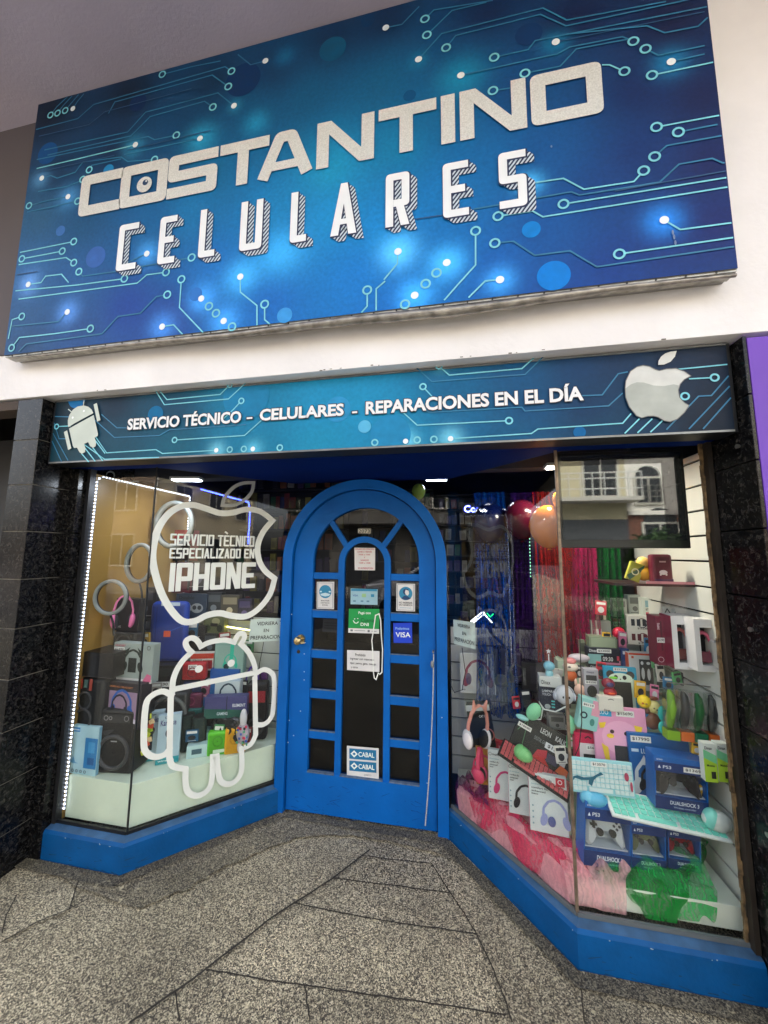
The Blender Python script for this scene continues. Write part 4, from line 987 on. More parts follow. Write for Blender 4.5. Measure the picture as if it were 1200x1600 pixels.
for x, z in ((-1.02, 1.2), (-1.02, .55), (-1.015, .42), (-.95, .95), (-.95, .84), (-.94, .79), (-.99, .45), (-.15, .42), (-.16, .27), (-.15, .3), (-.07, .65), (-.96, .6)): mb.ell((x+random.uniform(-.01, .01), leafY0 if -1 < x < -.1 else YD-.031, z), (.004, .0012, .003), nu=7, nv=4)
mb.build('paint_chips', mat((180, 196, 215), .8), door)
mb = MB(); rnd = random.Random(4)
for q in range(60):
    x = rnd.uniform(dx-.42, dx+.42); z = .01+rnd.random()**1.6*.2; L_ = rnd.uniform(.004, .05); hh = rnd.uniform(.0006, .0018); sl = rnd.uniform(-.5, .5); y = leafY0-.0006-.00001*q
    mb.face([(x-L_/2, y, z-hh-sl*L_/2), (x+L_/2, y, z-hh*.3+sl*L_/2), (x+L_/2, y, z+hh*.3+sl*L_/2), (x-L_/2, y, z+hh-sl*L_/2)])
mb.build('scuff_marks', mat((4, 52, 104), .9, noise=.4, nscale=40), door, recalc=False)
anchor(door, (dx, YD, 0))
# side lights beside the arch and dark threshold
mb = MB(); mb.face([(-1.105, 2.285, .0), (-1.04, 2.285, .0), (-1.04, 2.285, 2.082), (-1.105, 2.285, 2.082)])
sl_ = thing('fanlight', 'glass infill around the top of the blue arched door', 'window')
mb = MB()
for s in (-1, 1):
    pts = [(dx+(Rout-.004)*cos(a), zs+(Rout-.004)*sin(a)) for a in [pi/2+s*pi/2*k/16 for k in range(17)]]
    xo = LA2[0] if s > 0 else RB0[0]
    mb.face([(p[0], YD+.02, p[1]) for p in pts]+[(pts[-1][0], YD+.02, .9), (xo, YD+.02, .9), (xo, YD+.02, 2.082), (pts[0][0], YD+.02, 2.082)])
mb.build('glass_infill', GLASS, sl_, recalc=False)
anchor(sl_, (dx, YD, 1.5))
# --- notices on the door
FD = XZ((0, ym-.006, 0))
def DD(px, py):
    p = at(px, py, ym-.006); return (p.x, p.z)
Zd = lambda x, y: (420+x/4, 730+y/4)
Wd = lambda x, y: (420+x/4, 1000+y/4)
RED = mat((178, 40, 60), .7, noise=0); WPA = mat((214, 214, 214), .7, noise=.04)
TEAL = mat((40, 130, 170), .6, noise=.04); NAVY = mat((20, 60, 104), .6, noise=0)
poster('opening_hours_sign', 'white paper with red text listing opening hours at the top of the centre pane', 'paper sign', FD, DD, [Zd(536, 503), Zd(665, 505), Zd(665, 645), Zd(538, 643)],
 [('HORARIO DE ATENCION', .04, .9, .96, .97, RED), ('LUNES A VIERNES', .16, .78, .86, .85, RED), ('10:00 a 19:00', .22, .66, .78, .73, RED), ('Y', .46, .53, .54, .6, RED), ('SABADOS', .3, .41, .7, .48, RED), ('10:00 a 13:00', .22, .29, .78, .36, RED), ('SIN INTERRUPCION', .16, .05, .9, .13, RED)], WPA)
def maskart(two):
    def f(r, s, h):
        mb = MB()
        for a, b, c, d in ((.05, .035, .95, .045), (.05, .955, .95, .965), (.05, .035, .07, .965), (.93, .035, .95, .965)): rect(mb, s, a, b, c, d, h)
        mb.build('printed_border', NAVY, r, recalc=False)
        mb = MB(); disc(mb, s, .5, .64, .36, h, 28, ry=.245); mb.build('round_pictogram', TEAL, r, recalc=False)
        mb = MB()
        if two:
            disc(mb, s, .52, .7, .17, h+.0004, 18, ry=.12); mb.face([s.p(u, v, h+.0005) for u, v in ((.27, .46), (.42, .56), (.6, .54), (.78, .46), (.62, .41), (.4, .41))]); mb.build('pictogram_head', NAVY, r, recalc=False)
            mb = MB(); mb.face([s.p(u, v, h+.001) for u, v in ((.5, .78), (.66, .74), (.68, .64), (.62, .56), (.5, .6), (.46, .68))]); mb.build('pictogram_mask', WPA, r, recalc=False)
        else:
            for u in (.24, .76): disc(mb, s, u, .64, .07, h+.0004, 12, ry=.03)
            mb.face([s.p(u, v, h+.0005) for u, v in ((.2, .55), (.5, .6), (.8, .55), (.72, .49), (.5, .46), (.28, .49))]); mb.build('pictogram_face', mat((190, 220, 232), .6), r, recalc=False)
    return f
poster('face_mask_sign', 'white framed sign with a round face symbol in the left door pane', 'sign', FD, DD, [Zd(302, 716), Zd(411, 716), Zd(408, 887), Zd(300, 884)],
 [('MANTENER', .26, .28, .74, .33, INK), ('DISTANCIA', .25, .2, .75, .25, INK), ('SOCIAL', .33, .12, .67, .17, INK)], WPA, extra=maskart(False))
poster('face_mask_sign', 'white framed sign with a masked head symbol in the right pane of the door', 'sign', FD, DD, [Zd(799, 726), Zd(915, 729), Zd(914, 901), Zd(797, 897)],
 [('NO INGRESAR', .14, .27, .86, .34, INK), ('SIN TAPABOCA', .14, .19, .86, .25, INK), ('----------', .2, .11, .8, .125, TEAL)], WPA, extra=maskart(True))
def cards(r, s, h):
    mb = MB(); rect(mb, s, .02, .84, .98, .98, h); rect(mb, s, .76, .48, .88, .66, h+.0003); mb.build('printed_blocks', TEAL, r, recalc=False)
    mb = MB(); rect(mb, s, .42, .46, .58, .68, h+.0003); mb.build('printed_block', mat((150, 190, 140), .6), r, recalc=False)
    mb = MB()
    for u in (.1, .38, .6): rect(mb, s, u, .16, u+.1, .26, h+.0003)
    mb.build('printed_marks', mat((90, 130, 150), .6), r, recalc=False)
poster('card_payment_sticker', 'pale blue payment card sticker in the centre pane above the green one', 'sticker', FD, DD, [Zd(513, 757), Zd(681, 762), Zd(680, 860), Zd(512, 856)],
 [('VISA', .08, .5, .28, .62, mat((40, 80, 150), .6, noise=0))], mat((148, 186, 200), .6), extra=cards)
def green(r, s, h):
    mb = MB(); rect(mb, s, 0, 0, 1, .19, h); mb.build('white_strip', WPA, r, recalc=False)
    mb = MB(); W2 = mat((236, 244, 238), .6, noise=0)
    band(mb, s, [(.16, .5), (.2, .42), (.27, .4), (.32, .46)], .03, h+.0004); disc(mb, s, .2, .58, .02, h+.0005, 10); disc(mb, s, .3, .6, .02, h+.0006, 10); mb.build('smile_mark', W2, r, recalc=False)
    mb = MB(); rect(mb, s, .07, .06, .15, .14, h+.0003); rect(mb, s, .2, .09, .55, .11, h+.0003); rect(mb, s, .63, .05, .7, .14, h+.0003); rect(mb, s, .76, .08, .92, .10, h+.0003); mb.build('small_print', GREYINK, r, recalc=False)
W2_ = mat((236, 244, 238), .6, noise=0)
poster('payment_app_sticker', 'bright green payment sticker with white lettering in the middle of the door', 'sticker', FD, DD, [Zd(502, 884), Zd(692, 885), Zd(690, 1040), Zd(498, 1033)],
 [('Pagá con', .32, .76, .72, .9, W2_), ('Cuenta', .4, .47, .86, .62, mat((10, 90, 50), .6, noise=0)), ('DNI', .4, .3, .66, .43, W2_)], mat((16, 148, 72), .55), extra=green)
poster('card_payment_sticker', 'deep blue square card sticker in the right pane below the masked head sign', 'sticker', FD, DD, [Zd(778, 973), Zd(895, 971), Zd(897, 1098), Zd(781, 1096)],
 [('Preferimos', .12, .66, .86, .8, mat((150, 190, 236), .6, noise=0)), ('VISA', .12, .28, .92, .54, W2_)], mat((14, 62, 200), .5))
poster('no_pets_note', 'white printed note taped below the green sticker on the centre pane', 'paper note', FD, DD, [Wd(490, 61), Wd(693, 68), Wd(692, 199), Wd(490, 186)],
 [('Prohibido', .26, .72, .58, .86, INK), ('ingresar con mascotas', .1, .5, .84, .64, INK), ('tipo: perro, gato, conejo', .1, .28, .9, .42, INK), ('y otros', .12, .08, .34, .2, INK)], WPA)
def cabal(r, s, h):
    for v0, v1 in ((.58, .92), (.19, .52)):
        mb = MB(); rect(mb, s, .08, v0, .93, v1, h); mb.build('blue_label', mat((10, 110, 160), .5), r, recalc=False)
        mb = MB(); vm = (v0+v1)/2; band(mb, s, [(.15, vm), (.235, vm+.085), (.32, vm), (.235, vm-.085)], .045, h+.0006, closed=True); mb.build('diamond_mark', W2_, r, recalc=False)
        txt('CABAL', s, .37, vm-.08, .50, .16, W2_, r, h=h+.0007, bold=.02)
    txt('DEBITO', s, .55, .07, .22, .05, GREYINK, r, h=h+.0005)
poster('card_payment_sticker', 'white sticker with two blue labels at the foot of the centre pane', 'sticker', FD, DD, [Wd(489, 658), Wd(688, 675), Wd(688, 866), Wd(489, 848)], [], WPA, extra=cabal)
poster('faded_note', 'faint grey faded note behind the glass of a left door pane', 'paper note', FD, DD, [Zd(335, 950), Zd(432, 952), Zd(430, 1037), Zd(331, 1032)], [('________', .1, .7, .9, .73, INK), ('________', .1, .5, .9, .53, INK), ('______', .1, .3, .7, .33, INK)], mat((84, 86, 92), .8), h=-.012)
def numplate(r, s, h):
    mb = MB()
    for a, b, c, d in ((0, 0, 1, .1), (0, .9, 1, 1), (0, 0, .03, 1), (.97, 0, 1, 1)): rect(mb, s, a, b, c, d, h)
    mb.build('plate_border', INK, r, recalc=False)
poster('house_number_plate', 'small house number plate in the fanlight pane of the arched door', 'number plate', FD, DD, [Zd(557, 382), Zd(640, 382), Zd(640, 418), Zd(557, 416)], [('2073', .08, .18, .92, .82, INK)], mat((190, 186, 172), .6), extra=numplate, h=.008)
mb = MB(); band(mb, FD, [DD(*Wd(*p)) for p in ((655, -60), (668, -155), (690, -165), (700, -125), (705, -20), (712, 60), (708, 200), (695, 212), (685, 205), (672, 245), (660, 235), (655, 195), (650, 60), (645, 0))], .007, .006, closed=True)
tag(mb.build('outline_sticker', DEC, recalc=False), 'thin white wavy outline sticker on the right of the centre door pane', 'sticker')
# hanging cord beside the door
cd_ = thing('hanging_rope', 'pale rope with a small grey weight hanging down the right side of the door frame', 'cord')
p0 = at(677, 1022, YD-.05); pts = []
for k in range(25):
    s = k/24; q = at(677.5-13*s**1.8, 1022+268*s, YD-.045); pts.append(q)
mb = MB(); mb.tube(pts, .0035, 6); mb.build('cord', mat((176, 178, 176), .7, noise=.3, nscale=200), cd_, smooth=True)
mb = MB(); q = at(675.5, 1038, YD-.048); mb.ell(q, (.011, .010, .022)); mb.build('weight', mat((140, 146, 150), .4, metal=.5), cd_, smooth=True)
mb = MB(); mb.cyl(p0+Vector((0, -.004, .012)), p0+Vector((0, .03, .012)), .006); mb.build('hook', STEEL, cd_)
anchor(cd_, p0)

# ============================================================ ACROSS THE STREET (seen in the reflections)
def winset(parent, x, z, w_, h_, y, arch=False, bars=False):
    f = MB(); D = .06
    if arch: f.box((x, y+.0, z+h_+w_*.3), (w_+.02, .008, .01))
    for a in ((x-w_/2-.04, w_), (x+w_/2+.04, w_)): f.box((a[0], y+.02, z+h_/2), (.08, D, h_))
    f.box((x, y+.02, z-.04), (w_+.2, .12, .08)); f.box((x, y+.02, z+h_+.04), (w_+.16, D, .08)); f.box((x, y+.03, z+h_/2), (.05, .04, h_))
    o = f.build('window', mat((196, 192, 180), .6), parent)
    g = MB(); g.box((x, y, z+h_/2), (w_, .03, h_))
    if arch: g.prism([(x+w_/2*cos(pi*k/14), z+h_+.08+w_/2*sin(pi*k/14)) for k in range(15)], y-.015, y+.02, 'y')
    g.build('pane', mat((26, 30, 34), .15, noise=.1), o)
    if bars:
        q = MB()
        for k in range(5): q.cyl((x-w_/2+w_*k/4, y+.1, z), (x-w_/2+w_*k/4, y+.1, z+h_*.7), .014, n=6)
        for k in range(4): q.box((x, y+.1, z+h_*.7*k/3), (w_, .02, .02))
        q.build('bars', mat((120, 116, 108), .6), o)
YB = -12.0
b1 = thing('opposite_house', 'cream house across the street with a railed balcony, mirrored in the television', 'house', (4.0, YB, 0))
mb = MB(); mb.box((0, -1.5, 4.5), (5.6, 3, 9)); mb.build('wall', mat((196, 186, 150), .8, noise=.08, nscale=1), b1)
for x, z in ((1.9, 3.95), (-1.2, 3.95), (1.9, 7), (-1.2, 7)): winset(b1, x, z, 1.2, 1.75, .02)
mb = MB(); mb.box((1.3, .45, 3.72), (3.4, .9, .14)); mb.build('balcony', mat((190, 186, 176), .8), b1)
mb = MB()
for z in (4.1, 4.5, 4.72): mb.box((1.3, .86, z), (3.4, .04, .04))
for k in range(9): mb.box((-.38+k*.42, .86, 4.2), (.03, .03, 1.0))
mb.build('balcony_railing', mat((206, 206, 200), .5), b1)
mb = MB(); mb.box((0, .03, 1.5), (5.6, .06, 3.0)); mb.build('dark_shutter', mat((62, 64, 66), .6), b1)
b2 = thing('opposite_house', 'white house across the street with an arched barred window above a brick base', 'house', (9.6, YB, 0))
mb = MB(); mb.box((0, -1.5, 5.6), (5.6, 3, 4.8)); mb.build('wall', mat((226, 222, 210), .8, noise=.05, nscale=1), b2)
mb = MB(); mb.box((0, -1.5, 1.6), (5.6, 3, 3.2)); mb.build('brick_base', mat((112, 72, 56), .85, noise=.35, nscale=9), b2)
mb = MB(); mb.box((0, .06, 3.24), (5.6, .2, .16)); mb.build('cornice', mat((216, 212, 200), .8), b2)
for x, z in ((-2.0, 4.0), (.8, 4.0)): winset(b2, x, z-.35, .85, .95, .02, True, True)
winset(b2, -1.7, 1.6, 1.1, 1.2, .02, True)
mb = MB(); mb.box((-.3, .1, 2.7), (.22, .2, .36), taper=.6); mb.build('wall_lamp', mat((210, 210, 205), .5), b2)
b3 = thing('opposite_house', 'pale grey apartment house across the street with two rows of dark windows', 'house', (-3.8, YB, 0))
mb = MB(); mb.box((0, -1.5, 5), (9.9, 3, 10)); mb.build('wall', mat((112, 108, 100), .8, noise=.1, nscale=1), b3)
for k in range(4):
    for z in (3.7, 6.6): winset(b3, -3.6+k*2.4, z, 1.2, 1.5, .02)
mb = MB()
for k in range(3): mb.box((-3.2+k*3.2, .03, 1.3), (2.4, .08, 2.3))
mb.build('shop_shutters', mat((52, 54, 58), .5), b3)
mb = MB(); mb.box((0, .4, 3.0), (9.9, .9, .14)); mb.build('canopy', mat((120, 118, 112), .8), b3)
b4 = thing('opposite_house', 'brown rendered house far left across the street', 'house', (-15, YB, 0))
mb = MB(); mb.box((0, -1.5, 3.6), (12, 3, 7.2)); mb.build('wall', mat((150, 128, 104), .8, noise=.1, nscale=1), b4)
for k in range(4): winset(b4, -4.2+k*2.8, 3.7, 1.2, 1.4, .02); winset(b4, -4.2+k*2.8, .9, 1.3, 1.5, .02)
b5 = thing('opposite_house', 'beige house far right across the street beyond the white one', 'house', (17, YB, 0))
mb = MB(); mb.box((0, -1.5, 3.8), (9, 3, 7.6)); mb.build('wall', mat((182, 170, 140), .8, noise=.1, nscale=1), b5)
for k in range(3): winset(b5, -2.8+k*2.8, 3.9, 1.2, 1.4, .02); winset(b5, -2.8+k*2.8, .9, 1.3, 1.5, .02)
def tree(label, x, y, h_, cw):
    t = thing('street_tree', label, 'tree', (x, y, 0)); rnd = random.Random(int(x*10))
    mb = MB(); mb.tube([(0, 0, 0), (.05, 0, h_*.3), (0, .05, h_*.55)], [.14, .10, .06], 8)
    for k in range(6):
        a = k*1.05; mb.tube([(0, .02, h_*.42), (cos(a)*cw*.35, sin(a)*cw*.35, h_*.62), (cos(a)*cw*.6, sin(a)*cw*.6, h_*.8)], [.05, .03, .015], 6)
    mb.build('trunk', mat((70, 58, 46), .9, noise=.3), t)
    mb = MB()
    cl_ = [(rnd.uniform(-cw, cw)*.7, rnd.uniform(-cw, cw)*.7, h_*.6+rnd.uniform(0, h_*.4)) for _ in range(18)]
    for k in range(2200):
        c = rnd.choice(cl_); p = Vector(c)+Vector((rnd.gauss(0, 1), rnd.gauss(0, 1), rnd.gauss(0, .7)))*cw*.25
        u = Vector((rnd.uniform(-1, 1), rnd.uniform(-1, 1), rnd.uniform(-1, 1))).normalized()*.07; v = u.orthogonal().normalized()*.05
        mb.face([p-u, p+v, p+u, p-v])
    mb.build('crown', mat((52, 78, 34), .7, noise=.4, nscale=2), t, recalc=False)
tree('small round street tree by the kerb across the street', 6.6, -9.8, 2.1, .9)
tree('taller street tree across the road to the left', -7.5, -9.8, 5.4, 1.8)
car = thing('parked_car', 'white parked car by the kerb across from the shop, mirrored in the door glass', 'car', (-.15, -5.4, -.13))
prof = [(-2.15, .35), (-2.18, .72), (-2.05, .92), (-1.25, 1.02), (-.65, 1.42), (.65, 1.46), (1.35, 1.08), (1.95, .98), (2.12, .72), (2.1, .32)]
mb = MB(); mb.prism(prof, -.84, .84, 'y'); mb.build('body', mat((222, 224, 226), .25, coat=.6, noise=.03), car, bevel=.05, seg=3)
for s in (-1, 1):
    mb = MB(); mb.prism([(-1.1, 1.03), (-.6, 1.36), (-.05, 1.38), (-.05, 1.03)], s*.845-.004, s*.845+.004, 'y'); mb.prism([(.05, 1.03), (.05, 1.38), (.6, 1.38), (1.15, 1.06)], s*.845-.004, s*.845+.004, 'y'); mb.build('side_window', mat((18, 22, 26), .1), car)
    for x in (-1.35, 1.32):
        wv = MB(); wv.cyl((x, s*.70, .33), (x, s*.88, .33), .33, n=28); o = wv.build('wheel', mat((24, 24, 26), .8), car, bevel=.02)
        wv = MB(); wv.cyl((x, s*.86, .33), (x, s*.895, .33), .2, n=20); wv.build('rim', mat((160, 162, 166), .35, metal=.8), o)
    mb = MB(); mb.box((2.03, s*.62, .78), (.14, .3, .13)); mb.build('headlight', mat((220, 225, 230), .2), car)
    mb = MB(); mb.box((-2.10, s*.66, .8), (.10, .26, .16)); mb.build('tail_light', mat((160, 20, 24), .3), car)
# ============================================================ INSIDE THE WINDOWS
def clampmat(rgb): return mat(rgb, .5, noise=.05)
def slatwall(label, A, B, z0, z1, rgb=(200, 205, 198), pitch=.115):
    v = Vector((B[0]-A[0], B[1]-A[1], 0)); L_ = v.length
    r = thing('slatwall', label, 'slatwall', (A[0], A[1], z0), math.atan2(v.y, v.x)); h = z1-z0
    mb = MB(); mb.box((L_/2, .022, h/2), (L_, .012, h)); mb.build('backing', mat((22, 22, 24), .8), r)
    mb = MB(); z = 0
    while z < h-.01:
        zz = min(pitch-.009, h-z); mb.box((L_/2, .008, z+zz/2), (L_, .016, zz)); z += pitch
    mb.build('boards', mat(rgb, .45, noise=.06, nscale=3), r, bevel=.0015, seg=1)
    return r
slatwall('low white slatwall behind the left display beside the door', (-2.06, 2.50), (-1.07, 2.50), .30, 1.12)
slatwall('low white slatwall at the back of the right display beside the door', (-.015, 2.52), (1.12, 2.52), .20, 1.13, (196, 198, 198))
slatwall('tall white slatwall on the right side of the right display', (1.118, 2.50), (1.118, 1.762), .20, 2.07, (208, 208, 200))
tw = thing('side_panel', 'ochre yellow painted side panel inside the left display', 'panel', (-2.1, 2.15, .15))
mb = MB(); mb.box((-.012, 0, .955), (.02, .80, 1.91)); mb.build('panel_board', mat((150, 118, 62), .35, noise=.14, nscale=2), tw)
bs = thing('display_platform', 'white display platform under the speakers in the left window', 'platform', (-1.6, 2.1, .16))
P = [(-2.09, 1.772), (-1.676, 1.772), (-1.14, 2.292), (-1.10, 2.49), (-2.09, 2.49)]
mb = MB(); mb.prism([(x+1.6, y-2.1) for x, y in P], 0, .212); mb.build('base_board', mat((214, 226, 206), .4, noise=.04), bs, bevel=.002)
bs = thing('display_platform', 'white display platform under the tulle in the right window', 'platform', (.6, 2.1, .16))
P = [(.02, 2.30), (.494, 1.79), (1.10, 1.79), (1.10, 2.50), (.02, 2.50)]
mb = MB(); mb.prism([(x-.6, y-2.1) for x, y in P], 0, .085); mb.build('base_board', mat((222, 226, 212), .4, noise=.04), bs, bevel=.002)
bs = thing('display_steps', 'pale green stepped stand carrying the gadgets in the right window', 'display stand', (.85, 2.1, .245))
mb = MB()
for (xa, xb, ya, z1_) in ((.62, 1.10, 2.03, .66), (.60, 1.10, 2.2, .85), (.60, 1.10, 2.33, .985)): mb.box(((xa+xb)/2-.85, (ya+2.49)/2-2.1+.001*z1_, (z1_-.245)/2), (xb-xa+.004*z1_, 2.49-ya, z1_-.245))
mb.build('step_boards', mat((186, 206, 182), .4, noise=.05), bs)
bs = thing('display_steps', 'black stepped stand carrying the speakers in the left window', 'display stand', (-1.8, 2.3, .374))
mb = MB(); mb.box((.0, 0.06, .15), (.5, .2, .3)); mb.box((0, .11, .36), (.5, .1, .12)); mb.build('step_boards', mat((20, 20, 22), .6), bs)

# --- LED strips
def led(label, pts, step=.019, rgb=(225, 235, 255), s=5.0, base=(150, 155, 165), size=.006, name='led_strip'):
    r = thing(name, label, 'light strip', pts[0]); P = [Vector(p)-Vector(pts[0]) for p in pts]
    mb = MB(); mb.tube(P, .0035, 6); mb.build('strip_base', mat(base, .5), r)
    mb = MB()
    for a, b_ in zip(P[:-1], P[1:]):
        n = max(1, int((b_-a).length/step))
        for k in range(n): mb.box(a.lerp(b_, (k+.5)/n)+Vector((.0, -.004, 0)), (size, size, size*1.15))
    mb.build('led_beads', emis(rgb, s), r)
    return r
led('white dotted light strip framing the left window side panel', [(-2.088, 1.765, .20), (-2.088, 1.765, 2.02), (-2.07, 1.775, 2.045), (-2.085, 2.54, 2.045), (-2.085, 2.545, 1.1)], step=.021, s=1.3)
led('blue light strip along the shop ceiling behind the left window', [at(312, 764, 2.9), at(389, 785, 2.9), at(391, 800, 2.9), at(388, 850, 2.9)], .012, (40, 60, 255), 4.0, (30, 40, 160))
led('yellowish light strip behind the gadgets beside the left paper notice', [at(348, 978, 2.44), at(394, 985, 2.44)], .009, (240, 225, 120), 3.0, (200, 190, 120))
led('white dotted light strip hanging across the shop behind the balloons', [at(755, 797, 3.0), at(797, 796, 3.0)], .016, (220, 225, 240), 2.4, (40, 40, 46), .005)
led('white dotted light strip reaching behind the orange balloon', [at(817, 794, 3.0), at(864, 791, 3.0)], .016, (220, 225, 240), 2.4, (40, 40, 46), .005)
led('greenish dotted light strip hanging straight down between the tulle curtains', [at(827, 834, 2.62), at(829, 903, 2.62)], .022, (160, 235, 200), 1.6, (14, 30, 26), .005)
sc_ = thing('led_message_display', 'blue glowing message display high in the dark shop beside the blue balloon', 'led sign', at(745, 800, 3.3))
mb = MB(); mb.box((0, .01, .03), (.26, .02, .1)); mb.build('display_case', mat((6, 6, 22), .4), sc_)
txt('Cos', XZ((-.11, -.002, -.002)), 0, 0, .13, .062, emis((70, 80, 255), 7), sc_, h=.001, bold=.01)

# --- lamps
def lamp(label, x, y, z, L_, W_, power, rz=0, rgb=(235, 242, 255), s=9):
    r = thing('ceiling_light', label, 'lamp', (x, y, z), rz)
    mb = MB(); mb.box((0, 0, .008), (L_+.02, W_+.02, .016)); mb.build('housing', mat((170, 170, 172), .4), r)
    mb = MB(); mb.box((0, 0, -.003), (L_, W_, .005)); mb.build('diffuser', emis(rgb, s), r)
    ld = bpy.data.lights.new('lamp_light', 'AREA'); ld.energy = power; ld.size = L_; ld.shape = 'RECTANGLE'; ld.size_y = W_; ld.color = lin(rgb)
    o = bpy.data.objects.new('lamp_light', ld); COL.objects.link(o); o.parent = r; o.location = (0, 0, -.012)
    return r
LW = at(293, 739, 2.03)
lamp('bright white light panel in the ceiling of the left display', LW.x, 2.03, 2.066, .17, .05, .55, radians(10))
lamp('warm light bar above the television in the right display', .62, 2.02, 2.066, .22, .06, 1.3, 0, (255, 246, 226))
p = at(682, 750, 2.9); lamp('white tube light on the shop ceiling right of the door arch', p.x, 2.9, p.z, .16, .02, .12, radians(4))
p = at(757, 736, 2.6); lamp('white tube light on the shop ceiling over the right display', p.x, 2.6, p.z, .12, .018, .1, radians(-6))
# --- security camera
sc2 = thing('security_camera', 'small white bullet camera in the top corner of the left window', 'camera', at(172, 738, 1.95))
mb = MB(); mb.cyl((-.02, .02, .0), (.045, -.035, -.028), .021, .023, 18); mb.build('camera_body', mat((170, 172, 175), .4), sc2, smooth=True)
mb = MB(); mb.cyl((.045, -.035, -.028), (.049, -.039, -.030), .018, n=18); mb.build('lens', mat((10, 10, 12), .1), sc2)
mb = MB(); mb.cyl((-.02, .02, 0), (-.04, .03, .035), .008); mb.build('bracket', mat((150, 152, 155), .4), sc2)

# --- television
tv = thing('television', 'black television hung high in the right window, its screen mirroring houses', 'television', (.765, 1.80, 1.635))
mb = MB(); mb.box((0, .022, .222), (.535, .04, .45)); mb.build('housing', mat((12, 12, 13), .35), tv, bevel=.003)
m_, nt_, b_2 = nmat('dark_screen'); b_2.inputs['Base Color'].default_value = (.012, .014, .015, 1); b_2.inputs['Roughness'].default_value = .02; b_2.inputs['IOR'].default_value = 1.95
mb = MB(); mb.box((.0, -.0005, .232), (.505, .004, .395)); mb.build('screen', m_, tv)
mb = MB(); mb.box((.1, .06, .46), (.05, .03, .12)); mb.build('ceiling_bracket', BLACK, tv)

# --- balloons
def balloon(label, px, py, rp, Y, rgb, string=None, squash=1.15):
    c = at(px, py, Y); r_ = rp*Y/FPX; r = thing('balloon', label, 'balloon', c-Vector((0, 0, r_*squash)))
    m, nt, b = nmat('balloon_rubber'); b.inputs['Base Color'].default_value = (*lin(rgb), 1); b.inputs['Roughness'].default_value = .18; b.inputs['Subsurface Weight'].default_value = .1; b.inputs['Subsurface Radius'].default_value = (.1, .1, .1); b.inputs['Subsurface Scale'].default_value = .1
    mb = MB(); rs = []
    for i in range(15):
        a = -pi/2+.03+(pi-.06)*i/14; z = sin(a); rr = cos(a)*(1 if z > 0 else (1+z*.10)); rs.append([Vector((r_*rr*cos(2*pi*k/22), r_*rr*sin(2*pi*k/22), r_*squash*(1+z*(1.0 if z > 0 else 1.05)))) for k in range(22)])
    mb.rings(rs); mb.build('balloon_skin', m, r, smooth=True)
    mb = MB(); mb.cyl((0, 0, r_*squash*-.02), (0, 0, -r_*.14), r_*.05, r_*.14, 10); mb.build('knot', m, r, smooth=True)
    if string: mb = MB(); mb.tube([(0, 0, -r_*.1), (.01, 0, -string*.5), (0, 0.01, -string)], .0012, 5); mb.build('string', mat((180, 180, 180), .6), r)
balloon('large orange balloon behind the corner joint of the right window', 857, 822, 27, 2.05, (200, 110, 16))
balloon('dark maroon balloon left of the orange one', 815, 812, 26, 2.3, (70, 12, 32))
balloon('dark navy blue balloon farthest left in the right window', 765, 818, 27, 2.4, (6, 18, 66))
balloon('small bright yellow orange balloon tucked beside the television edge', 879, 781, 14, 2.0, (250, 165, 20))
balloon('small pale green balloon in the shop right of the door arch', 654, 768, 11, 2.75, (160, 190, 80), .3)

# --- tulle curtains
def curtain(label, x0, x1, Y, z0, z1, rgb, alpha, amp=.018, folds=5, seed=1, gather=.75, name='tulle_curtain'):
    rnd = random.Random(seed); r = thing(name, label, 'tulle cloth', ((x0+x1)/2, Y, z0)); mb = MB(); nx, nz = 60, 30; ph = [rnd.uniform(0, 6) for _ in range(4)]
    g = []
    for j in range(nz+1):
        t = j/nz; wd = 1-(1-gather)*t
        g.append([((s/nx-.5)*(x1-x0)*wd+.012*sin(3*t+ph[0]), amp*sin(folds*2*pi*s/nx+ph[1]+1.2*t)+amp*.5*sin(folds*4.7*pi*s/nx+ph[2]+2*t), t*(z1-z0)+.012*sin(s*.3+ph[3])*(1-t)) for s in range(nx+1)])
    for j in range(nz):
        for s in range(nx): mb.face([g[j][s], g[j][s+1], g[j+1][s+1], g[j+1][s]])
    o = mb.build('gathered_cloth', sheer(rgb, alpha), r, smooth=True, recalc=False)
    return r
def xa(px, Y): return at(px, 950, Y).x
curtain('deep blue tulle curtain hanging behind the headphone box', xa(738, 2.4), xa(803, 2.4), 2.40, .62, 2.0, (4, 64, 150), .62, seed=1)
curtain('dark purple tulle curtain between the blue and red ones', xa(795, 2.44), xa(848, 2.44), 2.44, .62, 2.0, (60, 26, 104), .6, seed=2)
curtain('bright red tulle curtain behind the orange balloon', xa(834, 2.42), xa(890, 2.42), 2.42, .95, 2.0, (160, 24, 30), .8, seed=3)
curtain('orange red tulle curtain just right of the window corner joint', xa(868, 2.36), xa(910, 2.36), 2.36, 1.0, 1.9, (166, 40, 36), .75, seed=4)
curtain('magenta tulle curtain between the red and green ones', xa(893, 2.34), xa(940, 2.34), 2.34, .98, 1.7, (170, 32, 90), .72, seed=5)
curtain('bright green tulle curtain below the television', xa(918, 2.38), xa(978, 2.38), 2.38, 1.12, 1.9, (8, 100, 40), .85, seed=6)
